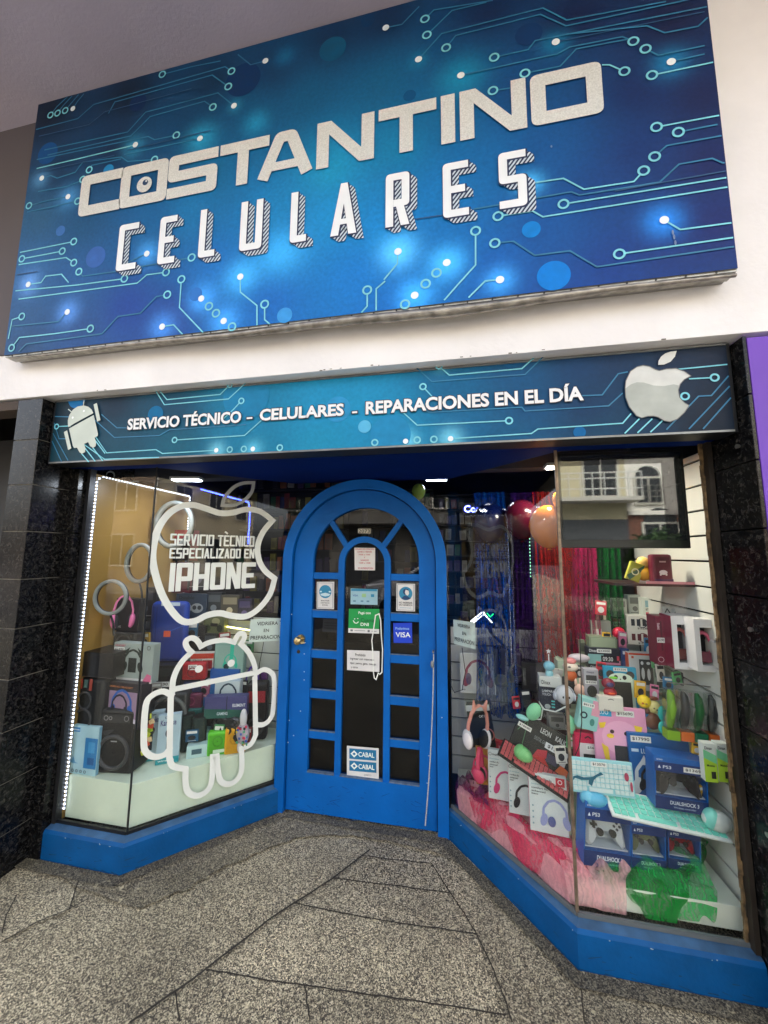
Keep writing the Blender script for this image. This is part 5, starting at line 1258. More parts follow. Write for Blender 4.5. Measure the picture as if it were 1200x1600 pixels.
def heap(label, pts, rgb, alpha, seed, hgt=.07, z0=.166, res=110, name='tulle_heap', cover=.75, fmin=.25, lo=.3, tex=9):
    """crumpled sheer cloth over a quad given by its ground corners (a, b near the glass ; c, d at the back)"""
    rnd = random.Random(seed); r = thing(name, label, 'tulle cloth', (pts[0][0], pts[0][1], z0)); A, B, Cc, D = [Vector((*p, 0)) for p in pts]; mb = MB(); g = []
    ph = [(rnd.uniform(2, 9), rnd.uniform(1, 5), rnd.uniform(0, 6.3)) for _ in range(8)]
    nj = res//2
    for j in range(nj+1):
        row = []
        for i in range(res+1):
            s = i/res; far = .70+.30*sin(5.1*s+seed)*sin(2.3*s+1)
            t = j/nj*min(1, max(fmin, far))
            near = max(0, (1-cover)*(.25*sin(9*s+seed*2.1)+.12*sin(23*s+seed)+3.2*(s-.45)**2-.05))
            t = near+(t*(1-near))
            s_ = s+.05*(1-2*s)*(1+sin(9*t+seed)+.6*sin(21*t+2*seed))*(0 if cover == 1.0 and s < .5 else 1); p = (A*(1-s_)+B*s_)*(1-t)+(D*(1-s_)+Cc*s_)*t-A
            f = sum(sin(a*s*2+b_*t*3+c+1.1*sin(b_*2*s+c)) for a, b_, c in ph)/5
            fold = .5+.5*sin(9*s+12*t+1.6*f+seed); fold2 = .5+.5*sin(24*s-15*t+2.2*f)
            z = min(1, t*11)*.088+hgt*(.35*max(0, f+.3)+.28*(1-fold)+.14*(1-fold2))*min(1, .1+t*4)
            row.append((p.x+.018*f, p.y+.012*f*t, z))
        g.append(row)
    for j in range(nj):
        for i in range(res): mb.face([g[j][i], g[j][i+1], g[j+1][i+1], g[j+1][i]])
    mb.build('crumpled_cloth', sheer(rgb, alpha, tex, .6, lo), r, smooth=True, recalc=False); return r
heap('pale pink tulle spread along the foot of the angled right pane', [(.02, 2.238), (.487, 1.750), (.70, 1.98), (.10, 2.46)], (248, 178, 188), .82, 3, .06, cover=1.0, fmin=.8, lo=.25)
heap('hot pink tulle streaks lying over the pale pink tulle', [(.03, 2.228), (.49, 1.752), (.64, 1.95), (.12, 2.42)], (238, 60, 110), .50, 8, .075, .170, cover=.97, fmin=.45, lo=.5, tex=6)
heap('thin whitish pink tulle wisps over the window corner', [(.468, 1.770), (.68, 1.757), (.76, 1.98), (.40, 2.02)], (252, 190, 196), .55, 21, .09, .168, cover=1.0, fmin=.5, lo=.3, tex=6)
heap('purple tulle bunched in the corner of the right window next to the door', [(.005, 2.27), (.16, 2.12), (.22, 2.3), (.02, 2.44)], (120, 40, 100), .62, 5, .10, .17, cover=1)
heap('bright green tulle spilling below the controller boxes', [(.56, 1.765), (1.04, 1.765), (1.09, 2.14), (.56, 2.12)], (4, 140, 54), .74, 12, .085, cover=.72, fmin=.7, lo=.4, tex=7)
heap('paler green tulle laid loosely over the brighter green one', [(.60, 1.775), (1.09, 1.775), (1.09, 2.10), (.62, 2.08)], (50, 190, 100), .42, 17, .12, .172, cover=.6, fmin=.7, lo=.36, tex=6)
# ============================================================ GOODS IN THE WINDOWS
def slot(x0, y0, x1, y1, Y, zmin=None):
    a = at((x0+x1)/2, y1, Y); t = at((x0+x1)/2, y0, Y); l = at(x0, (y0+y1)/2, Y); r = at(x1, (y0+y1)/2, Y)
    z = a.z if zmin is None else max(a.z, zmin)
    return Vector(((l.x+r.x)/2, Y, z)), r.x-l.x, t.z-a.z
def artwork(r, w, h, art, y=0.0):
    """prints on the front (y = 0) of a local box; u, v are fractions of width and height"""
    fr = Fr((-w/2, y, 0), (1, 0, 0), (0, 0, 1)); by = {}; n = 0; texts = []
    for a in art:
        n += 1; hh = .0006+n*.00025; k = a[0]
        if k == 't': texts.append((a, hh)); continue
        mb = by.setdefault(a[-1], MB())
        if k == 'r': rect(mb, fr, a[1]*w, a[2]*h, a[3]*w, a[4]*h, hh)
        elif k == 'd': disc(mb, fr, a[1]*w, a[2]*h, a[3]*h, hh, 20)
        elif k == 'e': disc(mb, fr, a[1]*w, a[2]*h, a[3]*w, hh, 20, ry=a[4]*h)
        elif k == 'o': ring(mb, fr, a[1]*w, a[2]*h, a[3]*h, a[4]*h, hh, 22)
        elif k == 'b': band(mb, fr, [(p[0]*w, p[1]*h) for p in a[1]], a[2]*h, hh, rnd=a[2]*h)
        elif k == 'f': mb.face([fr.p(p[0]*w, p[1]*h, hh) for p in a[1]])
        elif k == 'hp':
            u, v, s = a[1]*w, a[2]*h, a[3]*h
            band(mb, fr, [(u-.42*s, v-.1*s), (u-.40*s, v+.18*s), (u-.22*s, v+.42*s), (u, v+.5*s), (u+.22*s, v+.42*s), (u+.40*s, v+.18*s), (u+.42*s, v-.1*s)], s*.09, hh, rnd=s*.1)
            for sg in (-1, 1): mb.face([fr.p(u+sg*.40*s+.13*s*cos(q)-.05*sg*s*sin(q), v-.22*s+.22*s*sin(q), hh+.0001) for q in [2*pi*i/16 for i in range(16)]])
    for c, mb in by.items(): mb.build('print', mat(c, .45, noise=.04), r, recalc=False)
    for a, hh in texts:
        txt(a[1], fr, a[2]*w, a[3]*h, (a[4]-a[2])*w, (a[5]-a[3])*h, mat(a[6], .5, noise=0), r, h=hh, bold=.015)
def price(s, u, v, w_=.42, hh=.1): return [('r', u, v, u+w_, v+hh, (232, 232, 228)), ('t', s, u+w_*.08, v+hh*.22, u+w_*.92, v+hh*.8, (20, 20, 22))]
def carton(name, label, cat, px, Y, rgb, art=(), d=.06, rz=0, rx=0, ry=0, group=None, zmin=None, side=None, bevel=.002, finish=.4):
    c, w, h = slot(*px, Y, zmin)
    r = thing(name, label, cat, c, rz, group, rx, ry)
    mb = MB(); mb.box((0, d/2, h/2), (w, d, h)); o = mb.build('carton', mat(rgb, finish, noise=.05), r, bevel=bevel)
    if side: mb = MB(); mb.box((0, d/2+.001, h/2), (w+.0016, d-.006, h*.97)); mb.build('side_print', mat(side, finish, noise=.05), r)
    artwork(r, w, h, art)
    return r, w, h, d
def ringlight(label, px, Y, group=None, rz=0):
    c, w, h = slot(*px, Y); R_ = h/2; r = thing('ring_light', label, 'ring light', c, rz, group); rr = R_*.10; k = w/h
    mb = MB(); mb.torus((0, 0, R_), R_-rr, rr, U=(k, 0, 0)); mb.build('diffuser', mat((132, 136, 132), .5, noise=.03), r, smooth=True)
    mb = MB(); mb.torus((0, rr*.8, R_), R_-rr, rr*1.05, U=(k, 0, 0)); mb.build('back_ring', mat((24, 24, 26), .5), r, smooth=True)
    mb = MB(); mb.tube([(0, rr, rr), (.01, rr+.02, -.05), (.02, rr+.02, -.12)], .006, 8); mb.build('stand_arm', BLACK, r, smooth=True); return r
def headset(name, label, px, Y, rgb, cup=None, rz=0, ry=0, ears=False, group=None, band_w=1.0, zmin=None, inner=(20, 20, 22)):
    c, w, h = slot(*px, Y, zmin); r = thing(name, label, 'headphones', c, rz, group, 0, ry); s = h; a = w/2*.86
    pts = [(-a, 0, .30*s), (-a*1.02, 0, .55*s), (-a*.8, 0, .80*s), (-a*.4, 0, .95*s), (0, 0, .99*s), (a*.4, 0, .95*s), (a*.8, 0, .80*s), (a*1.02, 0, .55*s), (a, 0, .30*s)]
    mb = MB()
    for k in range(len(pts)-1):
        p, q = Vector(pts[k]), Vector(pts[k+1]); v = q-p; R = Matrix.Rotation(-math.atan2(v.z, v.x), 3, 'Y'); mb.box((p+q)/2, (v.length*1.12, .022*band_w, .010), R)
    mb.build('headband', mat(rgb, .4), r, smooth=True, bevel=.002)
    for sg in (-1, 1):
        mb = MB(); R = Matrix.Rotation(sg*.12, 3, 'Y'); mb.ell((sg*a*.95, 0, .22*s), (.018+.0*s, .20*s, .22*s), R); o = mb.build('ear_cup', mat(cup or rgb, .35), r, smooth=True)
        mb = MB(); mb.ell((sg*(a*.95-.014), 0, .22*s), (.012, .17*s, .19*s), R); mb.build('cushion', mat(inner, .7), o, smooth=True)
        if ears: mb = MB(); mb.prism([(sg*a*.35, .93*s), (sg*a*.75, .80*s), (sg*a*.72, 1.12*s)], -.008, .008, 'y'); mb.build('cat_ear', mat(rgb, .4), r, bevel=.003)
    return r
def gamepad_mesh(r, cx, cy, cz, s, rgb, tilt=.5):
    R = Matrix.Rotation(-tilt, 3, 'X')
    def T(p): return Vector((cx, cy, cz))+R @ (Vector(p)*s)
    g = bpy.data.objects.new('controller', None); COL.objects.link(g); g.parent = r; g.location = (0, 0, 0)
    mb = MB()
    prof = [(-.5, -.33), (-.42, -.40), (-.33, -.30), (-.22, -.08), (0, -.05), (.22, -.08), (.33, -.30), (.42, -.40), (.5, -.33), (.47, 0), (.40, .22), (.22, .27), (0, .22), (-.22, .27), (-.40, .22), (-.47, 0)]
    n = len(prof)
    for dz0, dz1, k0, k1 in ((-.10, -.05, .86, 1), (-.05, .05, 1, 1), (.05, .10, 1, .86)):
        for i in range(n):
            a, b_ = prof[i], prof[(i+1) % n]
            mb.face([T((a[0]*k0, dz0, a[1]*k0)), T((b_[0]*k0, dz0, b_[1]*k0)), T((b_[0]*k1, dz1, b_[1]*k1)), T((a[0]*k1, dz1, a[1]*k1))])
    mb.face([T((a[0]*.86, -.10, a[1]*.86)) for a in prof]); mb.face([T((a[0]*.86, .10, a[1]*.86)) for a in prof])
    bpy.data.objects.remove(g)
    g = mb.build('controller', mat(rgb, .3, noise=.05), r, smooth=True)
    for sx in (-.16, .16):
        mb = MB(); mb.cyl(T((sx, -.10, -.06)), T((sx, -.17, -.06)), .075*s, .09*s, 14); mb.build('thumbstick', mat((20, 20, 22), .5), g, smooth=True)
    mb = MB()
    for dx_, dz in ((.30, .16), (.30, .02), (.23, .09), (.37, .09)): mb.cyl(T((dx_, -.10, dz)), T((dx_, -.125, dz)), .03*s, n=10)
    mb.build('buttons', mat((60, 60, 66), .4), g)
    mb = MB()
    mb.box(T((-.30, -.11, .09)), (.16*s, .02, .045*s), R); mb.box(T((-.30, -.112, .09)), (.045*s, .02, .16*s), R); mb.build('direction_pad', mat((28, 28, 30), .5), g)
    return g
NB = (20, 62, 130); LB2 = (18, 96, 176)
def pad_box(label, px, Y, pad, rz=0, ry=0, priced=None, zmin=None, rx=0):
    c, w, h = slot(*px, Y, zmin); d = .075; r = thing('controller_box', label, 'controller box', c, rz, 'game controllers in blue retail boxes', rx, ry)
    mb = MB(); mb.box((0, d/2, h*.12), (w, d, h*.24)); mb.box((0, d/2, h*.86), (w, d, h*.28))
    mb.box((-w/2+.002, d/2, h*.48), (.004, d, h*.5)); mb.box((w/2-.002, d/2, h*.48), (.004, d, h*.5)); mb.build('carton', mat(LB2, .35, noise=.08), r)
    mb = MB(); mb.box((0, d-.002, h*.5), (w*.97, .003, h*.55)); mb.box((0, d*.55, h*.27), (w*.95, d*.8, .004)); mb.build('inner_tray', mat((206, 214, 224), .5), r)
    mb = MB(); mb.face([(-w*.49, .001, h*.23), (w*.49, .001, h*.23), (w*.49, .001, h*.74), (-w*.49, .001, h*.74)]); mb.build('clear_window', CLEAR, r, recalc=False)
    gamepad_mesh(r, 0, d*.5, h*.53, w*.86, pad, .25)
    art = [('r', 0, 0, 1, .24, (14, 44, 100)), ('r', 0, .72, 1, .9, (16, 50, 112)), ('t', 'DUALSHOCK 3', .28, .11, .82, .18, (225, 232, 240)), ('t', 'PS3', .16, .78, .32, .84, (225, 232, 240)), ('f', [(.06, .78), (.12, .78), (.09, .84)], (225, 232, 240)), ('t', 'Wireless controller', .34, .05, .76, .08, (170, 190, 215)), ('t', 'SONY', .04, .93, .16, .96, (220, 230, 240))]
    if priced: art += price(priced, .55, .76, .42, .10)
    artwork(r, w, h, art); return r, w, h
def keyboard(label, px, Y, base, key, d=.11, rx=0, rz=0, ry=0, lean=False, rows_=5, cols_=14, zmin=None, group=None, extra=None):
    """lean: the keyboard stands with its keys facing the street"""
    c, w, h = slot(*px, Y, zmin); r = thing('keyboard', label, 'keyboard', c, rz, group, rx, ry); th = .012
    H = h if lean else d
    mb = MB(); mb2 = MB(); rnd = random.Random(5)
    if lean: mb.box((0, th/2, H/2), (w, th, H))
    else: mb.box((0, H/2, th/2), (w, H, th))
    for j in range(rows_):
        cells_ = cols_ if j else cols_-5; x = -w*.475; cw = w*.95/cols_
        for i in range(cells_):
            ww = cw*(6 if (j == 0 and i == 3) else 1)
            u = x+ww/2; v = H*(.07+.86*(j+.5)/rows_)
            if lean: mb2.box((u, -.002, v), (ww*.84, .006, H*.86/rows_*.8))
            else: mb2.box((u, v, th+.002), (ww*.84, H*.86/rows_*.8, .006))
            x += ww
    mb.build('case', mat(base, .4), r, bevel=.004); mb2.build('keycaps', mat(key, .45), r, bevel=.001, seg=1)
    if extra: artwork(r, w, H, extra, -.0055)
    return r, w, H
def mouse(label, px, Y, rgb, rgb2, rz=0, zmin=None, ry=0):
    c, w, h = slot(*px, Y, zmin); r = thing('computer_mouse', label, 'mouse', c, rz, None, 0, ry)
    mb = MB(); mb.ell((0, .03, h*.30), (w/2, .033, h*.52)); mb.build('shell', mat(rgb, .3), r, smooth=True)
    mb = MB(); mb.ell((-w*.2, .03, h*.33), (w*.28, .030, h*.52)); mb.build('buttons', mat(rgb2, .3), r, smooth=True); return r
def speaker(label, px, Y, rgb, cones, d=.12, rz=0, zmin=None, mark=None, ring_c=(60, 60, 62), bevel=.018, extra=()):
    c, w, h = slot(*px, Y, zmin); r = thing('loudspeaker', label, 'speaker', c, rz)
    if mark is None and w > .05:
        q = MB(); nl_ = int(h/.006)
        for i in range(2, nl_-2): q.box((0, -.0006, i*h/nl_), (w*.84, .0012, .0014))
        q.build('grille', mat(tuple(int(v*.6) for v in rgb), .6), r)
    mb = MB(); mb.box((0, d/2, h/2), (w, d, h)); mb.build('cabinet', mat(rgb, .5, noise=.15), r, bevel=min(bevel, w*.2), seg=3, smooth=True)
    for u, v, s in cones:
        mb = MB(); R_ = s*h; mb.torus((u*w-w/2, -.001, v*h), R_, R_*.13, n=28, k=8); o = mb.build('cone_surround', mat(ring_c, .45), r, smooth=True)
        mb = MB(); rs = [[Vector((u*w-w/2+q*R_*cos(2*pi*k/24), y, v*h+q*R_*sin(2*pi*k/24))) for k in range(24)] for q, y in ((.95, -.002), (.6, .012), (.3, .014), (.28, .004), (.02, -.002))]
        mb.rings(rs, cap=False); mb.build('cone', mat((18, 18, 19), .6), o, smooth=True)
    art = list(extra)
    if mark: art.append(('r', .42, .47, .58, .53, mark))
    artwork(r, w, h, art, -.001); return r
def grp_fig(label, parts_, px, Y, cat='toy figure', name='toy_figure', zmin=None, rz=0):
    """small figures from shaped blobs: (part name, centre, radii, colour) in units of the slot height"""
    c, w, h = slot(*px, Y, zmin); r = thing(name, label, cat, c, rz)
    for nm, ce, ra, col_ in parts_:
        mb = MB(); mb.ell(Vector(ce)*h, Vector(ra)*h, nu=18, nv=12); mb.build(nm, mat(col_, .35, noise=.04), r, smooth=True)
    return r, w, h

ZL = .373
# ---------------- left window
ringlight('round ring light lowest on the ochre panel above the black boombox', (150, 905, 195, 962), 1.82, None, .2)
ringlight('tilted ring light in the middle of the ochre panel beside the apple decal', (200, 848, 236, 912), 1.96, None, .3)
ringlight('largest ring light high behind the upper left of the apple decal', (243, 782, 300, 858), 2.18, None, .1)
r, w_, h_, d_ = carton('headset_box', 'black box holding up a pink headset on the ochre panel side', 'headphones box', (173, 935, 217, 986), 1.98, (22, 20, 24), [('t', 'GAMING', .08, .1, .4, .16, (200, 200, 205)), ('d', .08, .55, .04, (190, 190, 196))], .05)
headset('pink_headset', 'pink headset hanging in front of its black box', (181, 930, 205, 982), 1.93, (232, 120, 170), rz=.7)
speaker('black boombox with two round cones under the pink headset box', (143, 986, 207, 1020), 1.98, (22, 22, 24), [(.26, .5, .36), (.76, .5, .34)], .1, .1)
carton('black_box', 'plain black box standing on the tall black speaker', 'box', (110, 1019, 176, 1058), 1.80, (20, 19, 20), [('b', [(.0, .02), (1, .02)], .02, (70, 66, 66))], .16, .0)
carton('headset_box', 'grey box showing a cat eared black headset', 'headphones box', (176, 1005, 239, 1066), 1.88, (150, 162, 158),
 [('r', 0, 0, 1, .1, (206, 206, 206)), ('f', [(.78, .05), (.98, .03), (.98, .2), (.88, .24)], (206, 100, 140)), ('hp', .5, .52, .62, (30, 44, 40)), ('f', [(.3, .8), (.42, .9), (.34, .68)], (30, 44, 40)), ('f', [(.7, .8), (.6, .9), (.68, .68)], (30, 44, 40)), ('r', .4, .25, .6, .62, (24, 34, 32)), ('o', .88, .9, .05, .012, (40, 44, 44)), ('t', 'HEADSET', .04, .9, .3, .95, (180, 60, 90))]+price('$2490', .02, .78, .26, .1), .05)
carton('headset_box', 'dark box picturing a glowing blue gaming headset', 'headphones box', (153, 1066, 221, 1136), 1.84, (44, 38, 44),
 [('r', .04, .12, .96, .8, (150, 124, 150)), ('f', [(.1, .12), (.3, .24), (.5, .18), (.7, .26), (.93, .2), (.93, .12)], (214, 208, 222)), ('r', .02, .02, .34, .08, (176, 104, 54)), ('hp', .55, .5, .66, (34, 92, 176)), ('hp', .50, .47, .5, (16, 22, 44)), ('b', [(.12, .24), (.7, .26)], .03, (60, 130, 220)), ('t', 'GAMING HEADSET', .2, .88, .8, .92, (190, 120, 70))], .07, -.05)
speaker('tall black tower speaker against the light strip', (110, 1060, 158, 1152), 1.80, (24, 26, 28), [(.45, .30, .17), (.45, .62, .14)], .1, 0, extra=[('r', .1, .84, .24, .98, (70, 96, 92)), ('r', .38, .84, .5, .98, (70, 96, 92)), ('r', .28, .82, .34, .99, (150, 60, 44)), ('r', .56, .8, .66, 1.0, (150, 60, 44))])
carton('speaker_box', 'pale blue box picturing a blue portable speaker in the lower left corner', 'speaker box', (104, 1154, 150, 1232), 1.785, (168, 204, 216),
 [('r', .08, .86, .36, .95, (40, 130, 196)), ('t', 'Extreme', .1, .885, .34, .93, (235, 240, 245)), ('r', .58, .14, 1, .76, (46, 124, 184)), ('r', .7, .22, .92, .36, (30, 90, 150)), ('r', .7, .46, .92, .68, (70, 150, 204)), ('f', [(.05, .22), (.12, .4), (.16, .26), (.22, .36), (.3, .24), (.4, .22)], (90, 150, 190)), ('o', .1, .07, .025, .012, (30, 34, 40)), ('o', .24, .07, .025, .012, (30, 34, 40)), ('o', .38, .07, .025, .012, (30, 34, 40)), ('o', .52, .07, .025, .012, (30, 34, 40)), ('o', .66, .07, .025, .012, (30, 34, 40))], .02, 0, zmin=ZL, side=(120, 170, 196))
speaker('big black cube shaped party speaker at the window corner', (149, 1137, 203, 1240), 1.82, (26, 26, 27), [(.5, .34, .25)], .17, .12, zmin=ZL, extra=[('r', .12, .80, .88, .93, (44, 44, 46)), ('o', .24, .87, .035, .01, (150, 150, 150)), ('o', .36, .87, .025, .01, (150, 150, 150)), ('o', .78, .87, .04, .01, (130, 130, 130)), ('r', .42, .5, .58, .52, (150, 150, 150)), ('f', [(.1, .66), (.5, .7), (.3, .58)], (54, 54, 56))])
for k, (px, lab) in enumerate((((219, 1157, 247, 1236), 'left microphone box, white and teal, beside the party speaker'), ((247, 1148, 275, 1226), 'right microphone box, white and teal, behind the robot decal arm'))):
    carton('microphone_box', lab, 'microphone box', px, 1.97, (178, 202, 214), [('r', 0, 0, 1, .13, (40, 150, 160)), ('t', 'Karaoke', .12, .78, .8, .9, (60, 40, 110)), ('r', .42, .22, .56, .58, (26, 34, 54)), ('e', .49, .62, .14, .09, (26, 34, 54)), ('t', 'Dinax', .3, .93, .66, .97, (30, 36, 60)), ('t', 'wireless', .1, .05, .8, .09, (220, 240, 240))], .035, .55, zmin=ZL, group='microphone boxes in the left window')
st = thing('candy_strip', 'hanging strip of small yellow green and red candy packs beside the robot decal', 'candy strip', at(224, 1182, 1.9)); rnd = random.Random(3)
cols3 = [(206, 214, 60), (150, 180, 40), (206, 80, 50), (226, 196, 150)]
for k in range(9):
    mb = MB(); R = Matrix.Rotation(rnd.uniform(-.6, .6), 3, 'Y'); mb.box((rnd.uniform(-.02, .02)+.0035*k, rnd.uniform(-.01, .01), .022+.024*k), (.032, .01, .026), R); mb.build('candy_pack', mat(cols3[k % 4], .3), st, bevel=.003)
speaker('large round dark grey speaker behind the robot decal arm', (238, 1083, 286, 1152), 2.08, (44, 46, 48), [(.5, .5, .40)], .10, .3, ring_c=(84, 88, 88))
carton('black_box', 'black speaker box with a white price tag above the round speaker', 'box', (240, 1040, 279, 1082), 2.1, (26, 28, 30), price('$10290', .02, .2, .6, .2)+[('r', .1, .6, .8, .9, (40, 44, 46))], .08, .3)
speaker('small bright red portable speaker under the robot decal eye', (283, 1036, 318, 1063), 2.16, (176, 26, 34), [(.5, .45, .26)], .05, .3, ring_c=(120, 20, 28), bevel=.01, extra=price('$3500', .34, .6, .34, .3))
carton('gadget_box', 'white box with a red corner behind the red speaker', 'box', (300, 1021, 331, 1048), 2.26, (214, 208, 198), [('r', 0, .7, 1, 1, (196, 60, 40)), ('r', .55, .1, .95, .6, (150, 30, 40)), ('t', 'SERIOUS', .1, .5, .5, .66, (30, 30, 30))], .06, .3)
speaker('small navy portable speaker beneath the red one', (281, 1065, 313, 1085), 2.18, (26, 44, 92), [(.5, .5, .3)], .05, .3, ring_c=(30, 50, 110), bevel=.008)
speaker('small maroon portable speaker beneath the navy one', (283, 1084, 313, 1108), 2.16, (96, 28, 64), [(.5, .5, .26)], .05, .3, ring_c=(120, 40, 80), bevel=.008)
speaker('small teal portable speaker beneath the maroon one', (289, 1108, 313, 1136), 2.15, (10, 84, 82), [(.5, .5, .24)], .05, .3, ring_c=(10, 100, 96), bevel=.008)
for k, px in enumerate(((275, 1134, 293, 1193), (294, 1134, 313, 1192))):
    c, w_, h_ = slot(*px, 2.08, ZL); t_ = thing('cylinder_speaker', ('left', 'right')[k]+' of two dark green cylinder speakers standing side by side', 'speaker', c, 0, 'dark cylinder speakers')
    mb = MB(); mb.cyl((0, .04, .004), (0, .04, h_-.004), w_/2, n=24); mb.build('fabric_body', mat((34, 50, 46), .8, noise=.2, nscale=60), t_, smooth=True, bevel=.004)
    mb = MB(); mb.cyl((0, .04, h_-.004), (0, .04, h_), w_/2*.86, n=24); mb.build('top_cap', mat((20, 26, 26), .4), t_)
speaker('cobalt blue rounded portable speaker bag with an orange badge', (236, 940, 286, 1036), 2.2, (16, 60, 160), [], .07, .25, bevel=.04, extra=[('r', .42, .42, .6, .52, (220, 90, 60)), ('r', .3, .93, .8, .99, (200, 214, 226)), ('b', [(.2, .0), (.2, .9)], .012, (10, 40, 120)), ('b', [(.6, .52), (1, .62)], .012, (30, 90, 200))])
carton('controller_box', 'grey blue box showing two grey game controllers under the apple decal', 'controller box', (276, 928, 321, 966), 2.4, (52, 66, 84), [('e', .33, .42, .2, .2, (160, 166, 170)), ('e', .7, .42, .2, .2, (160, 166, 170)), ('d', .24, .44, .09, (60, 62, 66)), ('d', .42, .44, .09, (60, 62, 66)), ('d', .62, .44, .09, (60, 62, 66)), ('d', .78, .44, .09, (60, 62, 66)), ('t', 'Double', .1, .78, .6, .92, (30, 34, 40))], .06, .1)
carton('red_gift_box', 'dark red box with a large pale letter on the left of the apple decal', 'box', (242, 828, 296, 876), 2.42, (120, 20, 40), [('r', 0, .72, 1, 1, (176, 36, 60)), ('r', 0, 0, 1, .55, (20, 14, 18)), ('t', 'D.', .12, .08, .5, .5, (206, 206, 196))], .1, .1)
carton('maroon_box', 'maroon box below the dark red box inside the apple decal', 'box', (244, 878, 298, 926), 2.43, (84, 14, 34), [('t', 'Ondas', .2, .3, .6, .42, (190, 170, 170)), ('d', .5, .5, .3, (110, 26, 50))], .1, .1)
carton('camouflage_box', 'small camouflage patterned pack above the robot decal head', 'box', (318, 962, 350, 990), 2.4, (90, 96, 64), [('e', .2, .3, .16, .2, (50, 60, 40)), ('e', .6, .7, .2, .18, (150, 150, 110)), ('e', .8, .3, .14, .2, (40, 48, 34)), ('r', .35, .4, .7, .58, (20, 20, 20))], .05)
carton('gadget_box', 'black printed box under the lower edge of the apple decal', 'box', (285, 978, 318, 1020), 2.36, (28, 28, 32), [('t', 'HEADSET', .1, .5, .8, .62, (170, 170, 170)), ('t', 'A1', .1, .8, .3, .9, (190, 190, 190))], .05, .1)
carton('headset_box', 'pale green box with a mint green headset behind the robot decal eye', 'headphones box', (337, 1006, 379, 1052), 2.28, (130, 168, 156), [('r', .02, .05, .98, .95, (146, 180, 168)), ('hp', .55, .4, .5, (44, 190, 160)), ('b', [(.58, .5), (.6, 1.0)], .14, (44, 190, 160)), ('d', .42, .22, .1, (20, 50, 50))], .05, .15)
carton('blue_box', 'bright blue box corner under the mint headset box', 'box', (330, 1046, 372, 1066), 2.26, (20, 84, 160), [], .05, .15)
carton('headset_box', 'white and blue box with a dark headset, behind the robot decal body', 'headphones box', (321, 1064, 372, 1104), 2.22, (196, 210, 214), [('r', 0, 0, .3, 1, (30, 90, 150)), ('hp', .68, .5, .8, (34, 60, 80))], .05, .15)
carton('goggles_box', 'purple and green shaded virtual reality goggles box', 'goggles box', (324, 1088, 382, 1122), 2.15, (66, 66, 116), [('f', [(0, 0), (1, 0), (.9, .35), (0, .45)], (24, 84, 74)), ('b', [(.52, 0), (.52, 1)], .03, (20, 20, 40)), ('t', 'GAMING', .3, .14, .55, .28, (200, 210, 220)), ('t', 'ELEMENT', .66, .5, .96, .64, (226, 230, 236))], .05, .3)
c, w_, h_ = slot(326, 1118, 378, 1156, 2.14); t_ = thing('game_controller', 'black game controller hanging below the goggles box', 'controller', c); gamepad_mesh(t_, 0, .02, h_*.5, w_*.95, (26, 28, 30), .1)
t_, w_, h_ = grp_fig('narrow spray bottle covered in small colourful stickers', [('bottle_body', (0, .1, .42), (.17, .12, .26), (170, 160, 170)), ('bottle_neck', (0, .1, .78), (.09, .09, .22), (206, 206, 210)), ('bottle_foot', (-.04, .1, .12), (.09, .08, .16), (226, 220, 226))], (366, 1110, 386, 1178), 2.13, 'bottle', 'spray_bottle')
rnd = random.Random(9)
mbs_ = {}
for k in range(26):
    a = rnd.uniform(-1.2, 1.2); z = rnd.uniform(.2, .62); cc = rnd.choice([(200, 60, 90), (60, 90, 180), (210, 190, 60), (40, 40, 50), (80, 160, 120)])
    mbs_.setdefault(cc, MB()).box((sin(a)*.155*h_, .1*h_-cos(a)*.115*h_, z*h_), (.012, .006, .012))
for cc, q in mbs_.items(): q.build('small_stickers', mat(cc, .4), t_)
speaker('lime green mini speaker on the white base', (326, 1154, 352, 1191), 2.1, (90, 190, 40), [(.5, .6, .2)], .05, .5, zmin=ZL, ring_c=(70, 150, 30), bevel=.008, extra=[('r', .3, .12, .9, .26, (206, 226, 200))])
speaker('yellow mini speaker on the white base beside the green one', (353, 1150, 381, 1190), 2.14, (222, 164, 20), [(.5, .58, .2)], .05, .5, zmin=ZL, ring_c=(180, 130, 10), bevel=.008)
headset('purple_headset', 'violet headset hanging on the slatwall behind the robot decal arm', (384, 1040, 404, 1094), 2.38, (84, 50, 160), cup=(60, 30, 110), rz=.6)
speaker('tall black speaker with a red band in front of the white slatwall', (384, 1092, 414, 1184), 2.3, (22, 20, 24), [(.5, .25, .14)], .08, .3, zmin=ZL, extra=[('r', .1, .66, .9, .86, (150, 24, 40))])
carton('flat_box', 'flat white and teal box lying on the white base', 'box', (294, 1183, 326, 1203), 2.06, (176, 204, 204), [('r', .2, .3, .6, .7, (60, 90, 100))], .05, .5, zmin=ZL)
carton('purple_pack', 'purple gadget pack hanging on the white slatwall behind the robot decal arm', 'pack', (402, 1046, 416, 1090), 2.42, (90, 36, 110), [('r', .1, .1, .9, .5, (140, 60, 150))], .03)

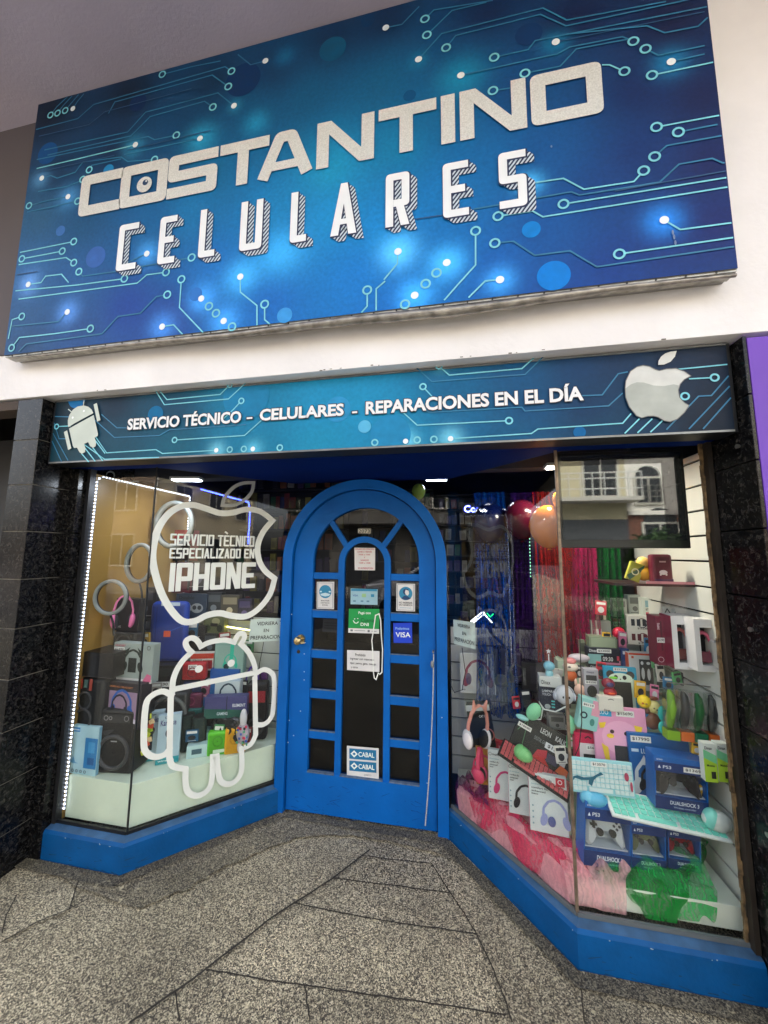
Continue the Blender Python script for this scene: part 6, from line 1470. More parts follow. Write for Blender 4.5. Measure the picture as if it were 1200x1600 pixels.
# more stacked stock behind the front row
for k, (px, Y_, rgb, lab) in enumerate((((252, 996, 284, 1042), 2.32, (34, 36, 40), 'charcoal box behind the cobalt speaker bag'), ((287, 930, 300, 980), 2.42, (60, 22, 30), 'narrow dark red box left of the grey controllers box'), ((322, 926, 346, 962), 2.44, (40, 44, 46), 'charcoal box right of the grey controllers box'), ((346, 930, 372, 966), 2.44, (80, 74, 58), 'olive box in the row under the apple decal'), ((372, 936, 392, 970), 2.44, (36, 30, 52), 'dark violet box at the end of the row under the apple decal'),
   ((318, 990, 338, 1022), 2.38, (26, 30, 34), 'small black box above the red corner box'), ((210, 918, 240, 968), 2.2, (28, 28, 32), 'black box left of the cobalt speaker bag'), ((212, 968, 240, 1004), 2.18, (22, 26, 30), 'dark box above the grey cat eared headset box'), ((312, 1106, 326, 1140), 2.3, (24, 90, 84), 'narrow teal box behind the black game controller'), ((222, 1068, 240, 1110), 2.06, (30, 32, 40), 'slim dark box beside the blue headset box'), ((314, 1140, 327, 1186), 2.14, (90, 120, 116), 'slim grey green box left of the lime speaker'), ((296, 876, 322, 922), 2.46, (30, 30, 36), 'dark box inside the apple decal beside the maroon box'))):
    carton('stock_box', lab, 'box', px, Y_, rgb, [('r', .12, .6, .88, .9, tuple(min(255, int(v*1.7+12)) for v in rgb)), ('d', .5, .34, .14, tuple(min(255, int(v*2.2+30)) for v in rgb)), ('b', [(.15, .12), (.85, .12)], .02, (170, 170, 168))], .05, .1+.02*k)

# ---------------- right window, back and left part
carton('headphones_box', 'flat white box picturing rose and grey over ear headphones', 'headphones box', (719, 1022, 775, 1084), 2.42, (206, 208, 208), [('hp', .5, .48, .72, (150, 74, 96)), ('e', .24, .36, .08, .15, (96, 84, 118)), ('e', .76, .36, .08, .15, (96, 84, 118)), ('t', 'P9', .06, .06, .14, .1, (60, 60, 60))], .02)
nl = thing('neon_lamp', 'small white neon tube lamp with a green tip behind the crooked notice', 'lamp', at(770, 1018, 2.44)); o_ = at(770, 1018, 2.44)
mb = MB(); mb.tube([at(736, 971, 2.44)-o_, at(753, 957, 2.44)-o_, at(756, 957, 2.44)-o_, at(758, 961, 2.44)-o_, at(769, 973, 2.44)-o_], .0036, 8); mb.tube([at(738, 974, 2.44)-o_, at(756, 960, 2.44)-o_], .0028, 6); mb.build('neon_tube', emis((240, 245, 250), 1.6), nl)
mb = MB(); mb.tube([at(761, 958, 2.44)-o_, at(766, 964, 2.44)-o_, at(771, 959, 2.44)-o_], .0035, 6); mb.build('green_tip', emis((30, 230, 120), 1), nl)
mb = MB(); mb.tube([at(764, 978, 2.44)-o_, at(768, 990, 2.44)-o_, at(797, 1018, 2.44)-o_], [.018, .010, .005], 8); mb.tube([at(750, 1015, 2.44)-o_, at(762, 1028, 2.44)-o_, at(764, 1018, 2.44)-o_], .009, 8); mb.build('clamp_arm', BLACK, nl)
speaker('dark blue cylinder shaped speaker behind the blue tulle', (773, 1012, 793, 1074), 2.4, (24, 36, 84), [(.5, .2, .12)], .07, 0)
speaker('dark violet box speaker between the tulle curtains', (797, 1020, 817, 1068), 2.4, (40, 24, 66), [(.5, .4, .2)], .07, 0)
carton('gadget_box', 'tall black gadget box with grey lettering behind the toy lamp', 'box', (815, 1036, 850, 1082), 2.38, (24, 24, 30), [('t', 'MAX', .08, .2, .2, .8, (120, 120, 120)), ('r', .4, .3, .9, .9, (44, 40, 50))], .08, -.3)
carton('headset_box', 'black box leaning behind the pink and white cat eared headset', 'headphones box', (738, 1102, 775, 1168), 2.3, (20, 20, 24), [('r', 0, .86, 1, 1, (200, 204, 206)), ('t', 'CAT EAR', .5, .7, .9, .76, (210, 210, 214)), ('o', .75, .3, .14, .03, (206, 130, 120))], .06, -.1, ry=-.16)
headset('cat_eared_headset', 'pink and white cat eared headset standing before a black box', (722, 1102, 764, 1170), 2.22, (238, 160, 140), cup=(232, 226, 224), rz=.55, ry=.14, ears=True, inner=(30, 26, 30))
carton('pink_pack', 'orange backed pack with a pink headset below the cat eared one', 'pack', (744, 1168, 764, 1226), 2.25, (206, 140, 50), [('hp', .5, .5, .6, (220, 70, 110))], .02)
headset('pink_headset', 'bright pink folded headset hanging under the cat eared headset', (743, 1168, 757, 1222), 2.22, (226, 70, 110), rz=1.0)
carton('gamepad_pack', 'bright red blister pack behind the leaning phone headphone boxes', 'pack', (765, 1162, 812, 1200), 2.28, (196, 30, 60), [('r', .3, .6, .8, .85, (230, 130, 150))], .03, -.5)
cols_m = [((204, 60, 120), 'magenta'), ((40, 40, 44), 'black'), ((150, 160, 205), 'pale blue')]
for k, (px, Y_) in enumerate((((763, 1176, 797, 1250), 2.16), ((795, 1196, 829, 1273), 2.06), ((828, 1216, 887, 1303), 1.96))):
    cc, nm = cols_m[k]
    art = [('r', 0, 0, .012, 1, (200, 200, 204)), ('o', .1, .91, .03, .008, (60, 60, 64)), ('t', 'motorola', .2, .885, .62 if k == 2 else .8, .935, (40, 40, 44)), ('t', 'kids wired headphones', .07, .80, .5, .83, (80, 160, 176)), ('t', 'comfort fit,', .07, .73, .5, .77, (40, 40, 44)), ('t', 'enhanced', .07, .68, .44, .715, (40, 40, 44)), ('t', 'bass', .07, .635, .24, .665, (40, 40, 44)), ('hp', .66 if k == 2 else .8, .34, .5, cc), ('d', .09, .44, .016, (120, 160, 170)), ('d', .09, .34, .016, (120, 160, 170)), ('d', .09, .24, .016, (120, 160, 170)), ('d', .09, .14, .016, (120, 160, 170))]
    if k == 2: art += [('r', .72, .84, .95, .99, (196, 30, 56)), ('o', .83, .92, .035, .012, (240, 240, 240)), ('e', .57, .22, .10, .09, (84, 96, 150))]
    carton('headphones_box', 'white phone brand headphones box picturing a '+nm+' headset, leaning on the pink tulle', 'headphones box', px, Y_, (212, 222, 220), art, .03, -.12, rx=-.10, group='white headphone boxes on the pink tulle', zmin=.25, side=(226, 130, 160))
# big keyboard and mouse set, keyboard below
r, w_, h_, d_ = carton('keyboard_set_box', 'long black gaming keyboard set box tilted down to the right', 'keyboard box', (792, 1132, 884, 1190), 2.08, (24, 27, 27),
 [('t', 'LEON', .40, .74, .58, .88, (210, 214, 212)), ('t', 'KALIO', .66, .74, .86, .88, (210, 214, 212)), ('t', 'DIGITAL GAMING', .34, .5, .62, .6, (130, 136, 134)), ('r', .54, .44, .92, .60, (226, 228, 226)), ('t', '$12440', .58, .47, .88, .57, (20, 20, 22)), ('b', [(.05, .5), (.16, .9), (.2, .1)], .02, (90, 140, 100)), ('r', .62, .14, .8, .36, (60, 56, 84)), ('f', [(.4, .05), (.62, .2), (.6, .4), (.45, .3)], (196, 40, 60)), ('f', [(.4, .0), (.7, .04), (.58, .2), (.45, .14)], (206, 36, 40)), ('f', [(.8, .04), (.99, .0), (.99, .2), (.86, .26)], (206, 96, 50)), ('r', .83, .24, .92, .42, (190, 190, 190))]+price('$18680', .02, .6, .24, .12), .10, -.25, rx=-.35, ry=.38)
keyboard('black gaming keyboard with red pink and white lit keys under the tilted box', (772, 1196, 888, 1216), 1.98, (18, 18, 20), (204, 96, 100), d=.11, rx=.35, rz=-.3, ry=.40, rows_=5, cols_=16)
mouse('pale green computer mouse lying against the black keyboard box', (798, 1166, 829, 1188), 2.0, (130, 205, 130), (120, 195, 120), -.3, ry=.4)
carton('gadget_box', 'dark red and black box lying behind the keyboard set box', 'box', (822, 1112, 888, 1146), 2.2, (60, 14, 26), [('r', 0, .6, 1, 1, (30, 26, 28)), ('t', 'GAMER', .2, .66, .5, .86, (120, 116, 116))]+price('$9477', .6, .5, .34, .24), .10, -.2, ry=.25)
# toy lamp with a star
t_, w_, h_ = grp_fig('pale blue round headed toy lamp with a star antenna', [('round_head', (0, .1, .60), (.26, .24, .22), (120, 186, 208)), ('toy_body', (0, .1, .24), (.18, .15, .24), (150, 206, 216))], (846, 1028, 872, 1062), 2.1, 'lamp', 'toy_lamp')
mb = MB(); mb.cyl((0, .1*h_, .8*h_), (0, .1*h_, 1.15*h_), .003, n=6); mb.prism([((.12 if k % 2 == 0 else .055)*h_*cos(pi/2+k*pi/5), 1.28*h_+(.12 if k % 2 == 0 else .055)*h_*sin(pi/2+k*pi/5)) for k in range(10)], .08*h_, .12*h_, 'y'); mb.build('star_antenna', mat((226, 226, 228), .4), t_)
carton('toy_lamp_box', 'white lamp box with a dark lettering carrying the blue toy lamp', 'box', (843, 1058, 877, 1074), 2.08, (206, 210, 208), [('t', 'Dinax', .1, .25, .5, .65, (30, 34, 44))], .07, -.1)
carton('lamp_box', 'dark navy box with glowing icons under the toy lamp box', 'box', (844, 1074, 882, 1112), 2.1, (24, 34, 58), [('t', 'LAMPARA', .1, .78, .6, .88, (220, 224, 230)), ('t', 'TOUCH', .1, .64, .46, .74, (220, 224, 230)), ('r', .46, .4, .6, .46, (90, 206, 206)), ('r', .46, .28, .6, .34, (90, 206, 206)), ('r', .46, .16, .6, .22, (90, 206, 206)), ('e', .3, .2, .12, .1, (170, 180, 184))], .07, -.1)
t_, w_, h_ = grp_fig('grey white ball shaped toy wearing headphones at the window corner', [('round_head', (0, .2, .55), (.42, .34, .44), (196, 200, 208)), ('ear_pad', (-.44, .2, .5), (.1, .16, .2), (170, 176, 190)), ('ear_pad', (.44, .2, .5), (.1, .16, .2), (170, 176, 190)), ('eye', (-.14, -.12, .56), (.04, .03, .06), (40, 44, 50)), ('eye', (.14, -.12, .56), (.04, .03, .06), (40, 44, 50))], (870, 1074, 898, 1107), 1.99)
mb = MB(); mb.torus((0, .2*h_, .55*h_), .47*h_, .03*h_, a0=.1, a1=pi-.1); mb.build('headband', mat((180, 186, 196), .4), t_, smooth=True)
el = thing('dog_eared_lamp', 'mint green dog eared desk lamp on curved white wire', 'lamp', at(858, 1130, 2.02)); o_ = at(858, 1130, 2.02)
for (px, py, a_) in ((834, 1112, .5), (892, 1132, -.1)):
    mb = MB(); mb.ell(at(px, py, 2.02)-o_, (.034 if px < 850 else .02, .02, .045), Matrix.Rotation(a_, 3, 'Y')); mb.build('lamp_ear', mat((130, 206, 160), .4), el, smooth=True)
mb = MB(); mb.tube([at(817, 1122, 2.02)-o_, at(845, 1124, 2.02)-o_, at(848, 1108, 2.02)-o_, at(842, 1096, 2.02)-o_, at(850, 1108, 2.02)-o_, at(868, 1112, 2.02)-o_, at(884, 1104, 2.0)-o_], .0035, 8); mb.build('white_wire', mat((210, 216, 214), .4), el, smooth=True)
mb = MB(); mb.ell(at(816, 1121, 2.02)-o_, (.032, .02, .012), Matrix.Rotation(.3, 3, 'Y')); mb.build('mint_cap', mat((160, 220, 214), .4), el, smooth=True)
# plush and cups
t_, w_, h_ = grp_fig('orange and white fox like toy with a pink top left of the clock box', [('toy_body', (0, .1, .22), (.26, .2, .24), (206, 96, 40)), ('toy_head', (0, .1, .6), (.32, .24, .2), (226, 214, 200)), ('pink_hat', (.02, .12, .84), (.24, .2, .14), (216, 130, 130)), ('eye', (-.1, -.12, .64), (.07, .03, .04), (30, 30, 40))], (880, 1028, 905, 1065), 2.12)
t_, w_, h_ = grp_fig('light grey cloud shaped lamp head on a bent stalk beside the fox toy', [('lamp_head', (0, .1, .82), (.42, .2, .17), (190, 182, 188))], (897, 1022, 916, 1062), 2.16, 'lamp', 'stalk_lamp')
mb = MB(); mb.tube([(.1*h_, .1*h_, .74*h_), (-.05*h_, .1*h_, .5*h_), (.15*h_, .1*h_, .2*h_), (.1*h_, .1*h_, 0)], .003, 6); mb.build('bent_stalk', mat((180, 178, 170), .4), t_, smooth=True)
grp_fig('pale pink hand shaped holder below the grey stalk lamp', [('palm', (0, .1, .4), (.26, .14, .3), (232, 190, 170)), ('finger', (-.16, .1, .75), (.07, .07, .2), (232, 190, 170)), ('finger', (.06, .1, .8), (.07, .07, .2), (232, 200, 180)), ('wrist', (.14, .1, .12), (.2, .12, .14), (226, 170, 130))], (899, 1060, 914, 1092), 2.08, 'holder', 'hand_shaped_holder')
carton('earphones_box', 'light grey narrow box with a price tag and a dark round product window', 'earphones box', (913, 1046, 936, 1092), 2.08, (176, 174, 184), [('r', .14, .58, .86, .8, (60, 60, 64)), ('e', .5, .26, .34, .2, (54, 60, 56)), ('t', 'Dinax', .2, .87, .7, .93, (70, 60, 90))]+price('$4250', .06, .5, .8, .12), .04)
carton('clock_box', 'dark box picturing a digital clock showing 09 30', 'clock box', (919, 1013, 970, 1046), 2.24, (30, 34, 48), [('r', .0, .24, .48, .7, (140, 190, 190)), ('f', [(.3, .24), (.98, .24), (.98, .44), (.44, .5)], (206, 130, 160)), ('r', .4, .34, .94, .66, (16, 18, 26)), ('t', '09:30', .45, .4, .76, .6, (226, 228, 230)), ('r', .88, .45, .95, .66, (206, 70, 90)), ('t', 'Dinax', .04, .8, .28, .94, (220, 222, 226)), ('t', 'Dinax', .06, .05, .3, .16, (220, 222, 226))]+price('$23000', .28, .78, .44, .18), .05, 0)
carton('clear_case', 'empty greenish clear plastic case on top of the clock box', 'case', (921, 995, 964, 1013), 2.26, (134, 148, 122), [('r', .06, .1, .94, .9, (152, 166, 140))], .06, finish=.15)
carton('drawing_tablet_pack', 'cyan pack with a panda framed black drawing tablet', 'drawing tablet', (946, 1043, 998, 1112), 2.08, (10, 150, 190), [('r', .12, 0, .9, .74, (214, 236, 214)), ('d', .2, .82, .09, (30, 34, 36)), ('d', .8, .82, .09, (30, 34, 36)), ('e', .5, .74, .36, .12, (222, 240, 222)), ('r', .22, 0, .8, .66, (22, 26, 28)), ('e', .36, .76, .06, .05, (26, 28, 30)), ('e', .62, .76, .06, .05, (26, 28, 30)), ('d', .49, .72, .015, (26, 28, 30))]+price('$25250', .3, .9, .42, .08), .015, 0, rx=-.06)
t_, w_, h_ = grp_fig('small red masked toy figure in front of the panda tablet', [('toy_body', (0, .1, .24), (.30, .22, .26), (170, 20, 40)), ('toy_head', (-.06, .1, .66), (.3, .24, .26), (130, 20, 44)), ('face_patch', (-.05, -.1, .66), (.18, .08, .12), (44, 40, 96)), ('chest_mark', (0, -.1, .26), (.16, .05, .05), (236, 90, 40)), ('green_leaf', (.2, .1, .95), (.2, .06, .06), (120, 210, 50))], (942, 1058, 966, 1091), 1.99)
carton('hanging_pack', 'plain white hang tab pack in front of the red toy', 'pack', (936, 1089, 974, 1112), 1.96, (220, 216, 206), [('b', [(.4, .8), (.46, .84), (.54, .84), (.6, .8)], .05, (60, 60, 60)), ('t', 'Dinax', .2, .02, .45, .16, (40, 40, 50))], .03)
carton('earphones_box', 'white and dark grey box with two white earbuds and an orange rim', 'earphones box', (984, 1021, 1021, 1079), 2.2, (212, 212, 210), [('r', 0, .95, 1, 1, (216, 74, 40)), ('r', .42, .16, .98, .84, (60, 62, 62)), ('e', .56, .46, .07, .16, (226, 228, 228)), ('e', .8, .44, .07, .16, (226, 228, 228)), ('e', .54, .74, .06, .05, (226, 228, 228)), ('e', .8, .74, .08, .04, (226, 228, 228)), ('r', .1, .86, .2, .92, (216, 90, 50))], .05, side=(216, 90, 50))
carton('blue_pack', 'narrow navy pack between the clock box and the earbuds box', 'pack', (971, 1014, 984, 1048), 2.24, (26, 60, 116), [('r', .2, .75, .7, .9, (190, 200, 214))], .03)
for k, (px, lab) in enumerate((((980, 962, 1024, 985), 'upper white box with four dark smart watches'), ((981, 985, 1026, 1008), 'lower white box with four reddish smart watches'))):
    art = [('r', .14+.2*i, .3, .27+.2*i, .75, (30, 34, 44) if k == 0 else (90, 24, 34)) for i in range(4)]+[('o', .53, .5, .3, .05, (30, 34, 60) if k == 0 else (90, 30, 50)), ('t', '$15230', .35, .06, .7, .2, (40, 40, 44))]
    carton('smart_watch_box', lab, 'watch box', px, 2.36, (206, 206, 202), art, .07, 0, group='smart watch boxes on the top step')
grp_fig('round crimson speaker ball in a red pack on the top step', [('round_speaker', (0, .2, .42), (.42, .3, .42), (206, 20, 60))], (957, 977, 981, 1001), 2.34, 'speaker', 'ball_speaker')
carton('red_pack', 'red backing card with a price behind the crimson ball speaker', 'pack', (955, 967, 979, 990), 2.4, (176, 24, 50), price('$6470', .1, .5, .8, .3), .01)
carton('charger_box', 'cream box with a red and green picture high on the steps', 'charger box', (925, 938, 954, 968), 2.38, (196, 186, 170), [('r', .2, .55, .6, .95, (150, 60, 40)), ('r', .66, .5, .95, .9, (120, 160, 110)), ('t', '$29220', .1, .34, .9, .5, (40, 40, 40))], .04)
carton('earphones_box', 'small pale box with a white earbud case below the cream box', 'earphones box', (924, 970, 955, 996), 2.34, (176, 180, 172), [('r', .1, .1, .52, .5, (226, 228, 226))], .05, finish=.2)
carton('accessory_box', 'white box with blue and pink blocks below the small shelf', 'box', (1003, 934, 1030, 964), 2.38, (196, 204, 196), [('r', .2, .5, .5, .85, (120, 160, 170)), ('r', .55, .55, .8, .85, (150, 130, 110)), ('r', .2, .06, .44, .24, (206, 80, 100)), ('t', '$7250', .2, .32, .6, .44, (40, 40, 40))], .04)
# bracelet boxes
c, w_, h_ = slot(1051, 963, 1088, 1046, 1.93); r = thing('watch_strap_box', 'white watch strap box with a coral strap, maroon on its side', 'watch box', c, 0, 'white windowed strap boxes')
def strapbox(r, w, h, strap, sidec, d=.075):
    mb = MB(); wl = w*.24
    mb.box((0, d/2, h*.06), (w, d, h*.12)); mb.box((0, d/2, h*.92), (w, d, h*.16)); mb.box((-w/2+wl/2, d/2, h*.48), (wl, d, h*.73)); mb.box((w/2-wl*.35, d/2, h*.48), (wl*.7, d, h*.73)); mb.build('carton', mat((222, 220, 220), .4), r)
    mb = MB(); mb.box((0, d*.8, h*.48), (w*.9, .004, h*.76)); mb.build('inner_tray', mat((36, 34, 36), .6), r)
    if sidec: mb = MB(); mb.box((-w/2-.001, d/2, h/2), (.002, d, h)); mb.build('side_print', mat(sidec, .4, noise=.06), r)
    mb = MB(); mb.torus((w*.04, d*.45, h*.46), h*.26, .008, U=(.55, 0, 0), n=30); mb.build('strap', mat(strap, .5), r, smooth=True)
    mb = MB(); mb.box((w*.04, d*.3, h*.26), (w*.46, .02, h*.2)); mb.build('watch_head', mat(tuple(int(v*.55) for v in strap), .3), r, bevel=.004)
strapbox(r, w_, h_, (206, 100, 90), (128, 20, 54), .09)
carton('maroon_strap_box', 'maroon box with a tall pale lettering left of the coral strap box', 'watch box', (1026, 963, 1050, 1040), 1.99, (120, 18, 50), [('r', .28, .3, .4, .9, (90, 10, 36)), ('t', 'SMART', .1, .72, .26, .86, (226, 200, 206)), ('o', .2, .12, .05, .01, (220, 190, 196))]+price('$5290', .02, .46, .5, .1), .08)
c, w_, h_ = slot(1087, 968, 1122, 1050, 1.86); r = thing('watch_strap_box', 'white watch strap box with a pink strap next to the slatwall', 'watch box', c, 0, 'white windowed strap boxes'); strapbox(r, w_, h_, (226, 110, 140), None, .07)
# hanging clear band packs
bc = [((120, 170, 40), (130, 176, 30), 'light green'), ((50, 52, 56), (214, 106, 40), 'grey'), ((30, 96, 50), (24, 110, 76), 'dark green'), ((40, 44, 48), (214, 106, 40), 'charcoal')]
for k in range(4):
    x0 = 1040+k*22; c, w_, h_ = slot(x0, 1076+k*3, x0+20, 1156+k*2, 1.875); r = thing('watch_band_pack', 'clear hanging pack with a '+bc[k][2]+' watch band in the row of four', 'pack', c, 0, 'clear watch band packs hanging in a row', 0, .05)
    mb = MB(); mb.box((0, .02, h_*.08), (w_, .04, h_*.18)); mb.build('colour_foot', mat(bc[k][1], .4), r)
    mb = MB(); mb.box((0, .02, h_*.57), (w_*.96, .038, h_*.8)); mb.build('clear_shell', CLEAR, r, bevel=.003)
    mb = MB(); mb.tube([(0, .03, h_*.2), (-.004, .02, h_*.35), (.002, .012, h_*.6), (0, .018, h_*.85), (0, .03, h_*.93)], [w_*.22, w_*.36, w_*.34, w_*.30, w_*.14], 12); mb.build('watch_band', mat(bc[k][0], .3), r, smooth=True)
mb = MB(); p0, p1 = at(1042, 1066, 1.95), at(1118, 1074, 1.90); mb.tube([p0, p1], .003, 6); tag(mb.build('hanging_rail', STEEL), 'thin metal rail holding the four clear band packs', 'rail')
# toys near the steps
grp_fig('bright yellow round toy head with a small brown face', [('round_head', (0, .2, .45), (.44, .34, .44), (238, 206, 30)), ('cheek', (-.22, -.12, .42), (.07, .04, .06), (200, 70, 40)), ('beak', (-.02, -.16, .40), (.08, .05, .04), (150, 90, 40))], (999, 1085, 1018, 1108), 1.98)
grp_fig('beige toy with dark eyes beside the yellow round toy', [('toy_body', (0, .2, .4), (.42, .3, .42), (226, 214, 140)), ('eye', (-.14, -.1, .4), (.05, .03, .05), (40, 30, 30)), ('mouth', (.06, -.1, .3), (.08, .03, .05), (60, 30, 30)), ('brown_bow', (0, .2, .95), (.3, .1, .14), (120, 56, 34))], (1015, 1092, 1034, 1116), 1.98)
grp_fig('brown plush keyring beside the teal cord', [('plush_body', (0, .2, .4), (.4, .26, .42), (110, 66, 46)), ('plush_ear', (-.2, .2, .86), (.14, .1, .14), (96, 56, 40))], (1008, 1110, 1036, 1142), 1.97, 'plush toy', 'plush_keyring')
grp_fig('teal looped strap keyring hanging over the blue box', [('upper_loop', (0, .1, .72), (.14, .06, .26), (30, 176, 170)), ('lower_loop', (.04, .1, .24), (.2, .07, .24), (40, 190, 180))], (1030, 1104, 1046, 1150), 1.93, 'keyring', 'strap_keyring')
# small boxes left of the steps
carton('earphones_box', 'mint and pink box with a price and two dark buttons', 'earphones box', (900, 1092, 931, 1140), 1.97, (150, 206, 202), [('r', .6, .5, 1, 1, (226, 160, 180)), ('o', .25, .45, .09, .05, (30, 56, 74)), ('e', .7, .28, .12, .12, (70, 140, 130))]+price('$6110', .1, .74, .6, .14), .05, 0, ry=.2)
carton('gamepad_pack', 'crimson and white pack with a black gadget above the whale keyboard', 'pack', (899, 1146, 940, 1192), 1.99, (196, 20, 74), [('r', .16, 0, .96, .66, (222, 214, 214)), ('r', .3, .04, .9, .3, (34, 34, 36)), ('b', [(.4, .84), (.5, .9), (.6, .84)], .05, (60, 10, 30))]+price('$5616', .42, .44, .5, .16), .04)
carton('drawing_tablet_pack', 'pink pack with a yellow eared cartoonish drawing tablet', 'drawing tablet', (930, 1108, 1014, 1194), 1.96, (234, 160, 196),
 [('r', .06, .82, .36, .97, (30, 160, 210)), ('t', 'LUO', .12, .855, .3, .93, (220, 240, 250)), ('e', .5, .46, .36, .3, (244, 178, 210)), ('f', [(.1, .7), (.24, .72), (.2, .62), (.12, .6)], (246, 206, 50)), ('f', [(.76, .7), (.92, .68), (.88, .58), (.78, .6)], (246, 206, 50)), ('e', .34, .56, .04, .035, (60, 30, 40)), ('e', .6, .54, .04, .035, (60, 30, 40)), ('e', .3, .48, .07, .04, (246, 206, 60)), ('r', .36, .0, .9, .32, (40, 42, 50)), ('f', [(.12, .34), (.24, .28), (.26, .0), (.18, .0)], (240, 200, 60))]+price('$15690', .44, .84, .34, .11), .015, 0, rx=-.08)
carton('headset_box', 'large blue box with white lettering and a white and black headset', 'headphones box', (986, 1151, 1082, 1248), 1.94, (10, 96, 166), [('t', 'LU-A64', .2, .68, .46, .76, (226, 236, 244)), ('r', .04, .7, .16, .75, (206, 226, 240)), ('t', 'HD Wireless System', .6, .6, .94, .64, (60, 190, 220)), ('hp', .36, .3, .62, (222, 226, 230)), ('hp', .36, .28, .42, (22, 28, 34)), ('f', [(.14, .5), (.24, .66), (.3, .5)], (226, 230, 232))]+price('$17990', .04, .86, .34, .1), .03, 0, rx=-.05)
for k in range(2):
    carton('cable_box', ('left', 'right')[k]+' of two white and lime green gadget boxes below the clear packs', 'box', (1100+k*21, 1162, 1120+k*21, 1222), 1.80, (214, 220, 214), [('f', [(0, 0), (1, 0), (1, .5), (0, .68)], (170, 206, 60)), ('f', [(0, .62), (1, .48), (1, .7), (0, .84)], (120, 200, 150)), ('t', 'Dinax', .12, .84, .7, .92, (30, 36, 50)), ('t', 'Mobile', .2, .4, .8, .46, (30, 36, 40)), ('r', .5, .1, .84, .28, (40, 44, 40))], .03, 0, group='white and lime gadget boxes')
# keyboards, mice and controller boxes in front
WH = (18, 96, 120)
keyboard('pale blue keyboard printed with a teal whale, standing against the window corner', (893, 1190, 992, 1243), 1.86, (150, 206, 214), (206, 222, 222), lean=True, rows_=6, cols_=13, rx=-.12,
 extra=[('f', [(.03, .46), (.1, .5), (.2, .46), (.34, .5), (.48, .66), (.52, .6), (.42, .52), (.36, .42), (.32, .24), (.27, .3), (.28, .4), (.16, .38), (.06, .42), (.02, .34)], WH), ('e', .88, .6, .035, .12, (170, 60, 90)), ('e', .94, .34, .02, .14, (170, 60, 90))]+price('$12070', .34, .8, .24, .14))
mouse('sky blue computer mouse on the leftmost controller box', (909, 1240, 954, 1262), 1.83, (90, 176, 214), (110, 190, 222), 0)
pad_box('controller box with a silver white gamepad, leftmost of the lower three', (908, 1256, 984, 1356), 1.84, (206, 210, 214), .12, .08, zmin=.245)
pad_box('controller box with a camouflage gamepad, middle of the lower three', (984, 1284, 1040, 1360), 1.86, (96, 104, 70), .1, .05, zmin=.245)
pad_box('controller box with a red gamepad, rightmost of the lower three', (1042, 1292, 1094, 1360), 1.88, (150, 16, 34), .05, .05, zmin=.245)
keyboard('white keyboard with mint keys lying on the lower controller boxes', (956, 1262, 1142, 1298), 1.80, (218, 224, 222), (120, 216, 196), d=.13, ry=.10, rx=.35, rows_=5, cols_=15)
pad_box('controller box with a black gamepad resting on the mint keyboard', (1022, 1186, 1104, 1268), 1.84, (24, 26, 30), .0, .04, '$13699')
mouse('white and mint computer mouse at the right end of the mint keyboard', (1102, 1268, 1150, 1300), 1.80, (206, 214, 210), (130, 214, 200), 0, ry=.2)
# price card lying on the mint keyboard
# glass shelf on the side wall
sh = thing('wall_shelf', 'small dark edged shelf on the right slatwall under the television', 'shelf', at(1045, 914, 1.98))
mb = MB(); mb.box((.0, .1, 0), (.50, .26, .012)); mb.build('shelf_board', mat((54, 34, 36), .3), sh)
mb = MB(); mb.box((.06, -.03, .012), (.34, .004, .012)); mb.build('pink_edge', mat((196, 130, 140), .4), sh)
carton('phone_case_pack', 'yellow and green phone case pack leaning at the left end of the small shelf', 'pack', (976, 878, 998, 907), 2.0, (176, 176, 70), [('f', [(0, .2), (1, 1), (1, .7), (.3, 0)], (60, 100, 80)), ('o', .5, .5, .16, .06, (230, 230, 190))], .02, 0, ry=.35)
grp_fig('orange yellow round toy in a clear bag on the small shelf', [('toy_body', (0, .2, .34), (.34, .26, .34), (216, 160, 40)), ('toy_head', (0, .2, .8), (.26, .22, .26), (230, 190, 110))], (998, 872, 1020, 908), 2.0)
carton('watch_case_box', 'burgundy rounded phone case pack with white print on the small shelf', 'pack', (1020, 866, 1052, 912), 1.96, (92, 20, 46), [('r', .34, .72, .66, .77, (190, 150, 160)), ('e', .5, .38, .2, .08, (220, 206, 210)), ('d', .36, .3, .03, (220, 206, 210)), ('d', .64, .3, .03, (220, 206, 210)), ('r', .34, .06, .66, .1, (226, 226, 230)), ('r', .04, .0, .96, .16, (70, 40, 80))], .05, bevel=.012)
for k, (px, Y_, rgb, lab) in enumerate((((957, 936, 980, 964), 2.42, (200, 204, 196), 'pale box above the red pack on the top step'), ((982, 930, 1002, 960), 2.43, (150, 160, 154), 'grey green box behind the upper smart watch box'), ((884, 984, 905, 1024), 2.36, (90, 40, 60), 'dull plum box behind the grey stalk lamp'), ((905, 1000, 921, 1040), 2.32, (120, 130, 110), 'olive grey box left of the clock box'), ((884, 1062, 900, 1100), 2.12, (36, 40, 52), 'dark box behind the hand shaped holder'), ((1022, 1040, 1040, 1082), 2.2, (170, 190, 170), 'pale green box right of the earbuds box'), ((1064, 1052, 1090, 1072), 2.1, (60, 64, 66), 'charcoal box under the maroon strap box'), ((858, 1118, 884, 1140), 2.16, (150, 152, 150), 'grey box under the white wire lamp'))):
    carton('stock_box', lab, 'box', px, Y_, rgb, [('r', .12, .55, .88, .88, tuple(int(v*.6) for v in rgb)), ('d', .5, .3, .13, tuple(int(v*.5) for v in rgb)), ('b', [(.15, .1), (.7, .1)], .03, (60, 60, 62))], .05, .05)
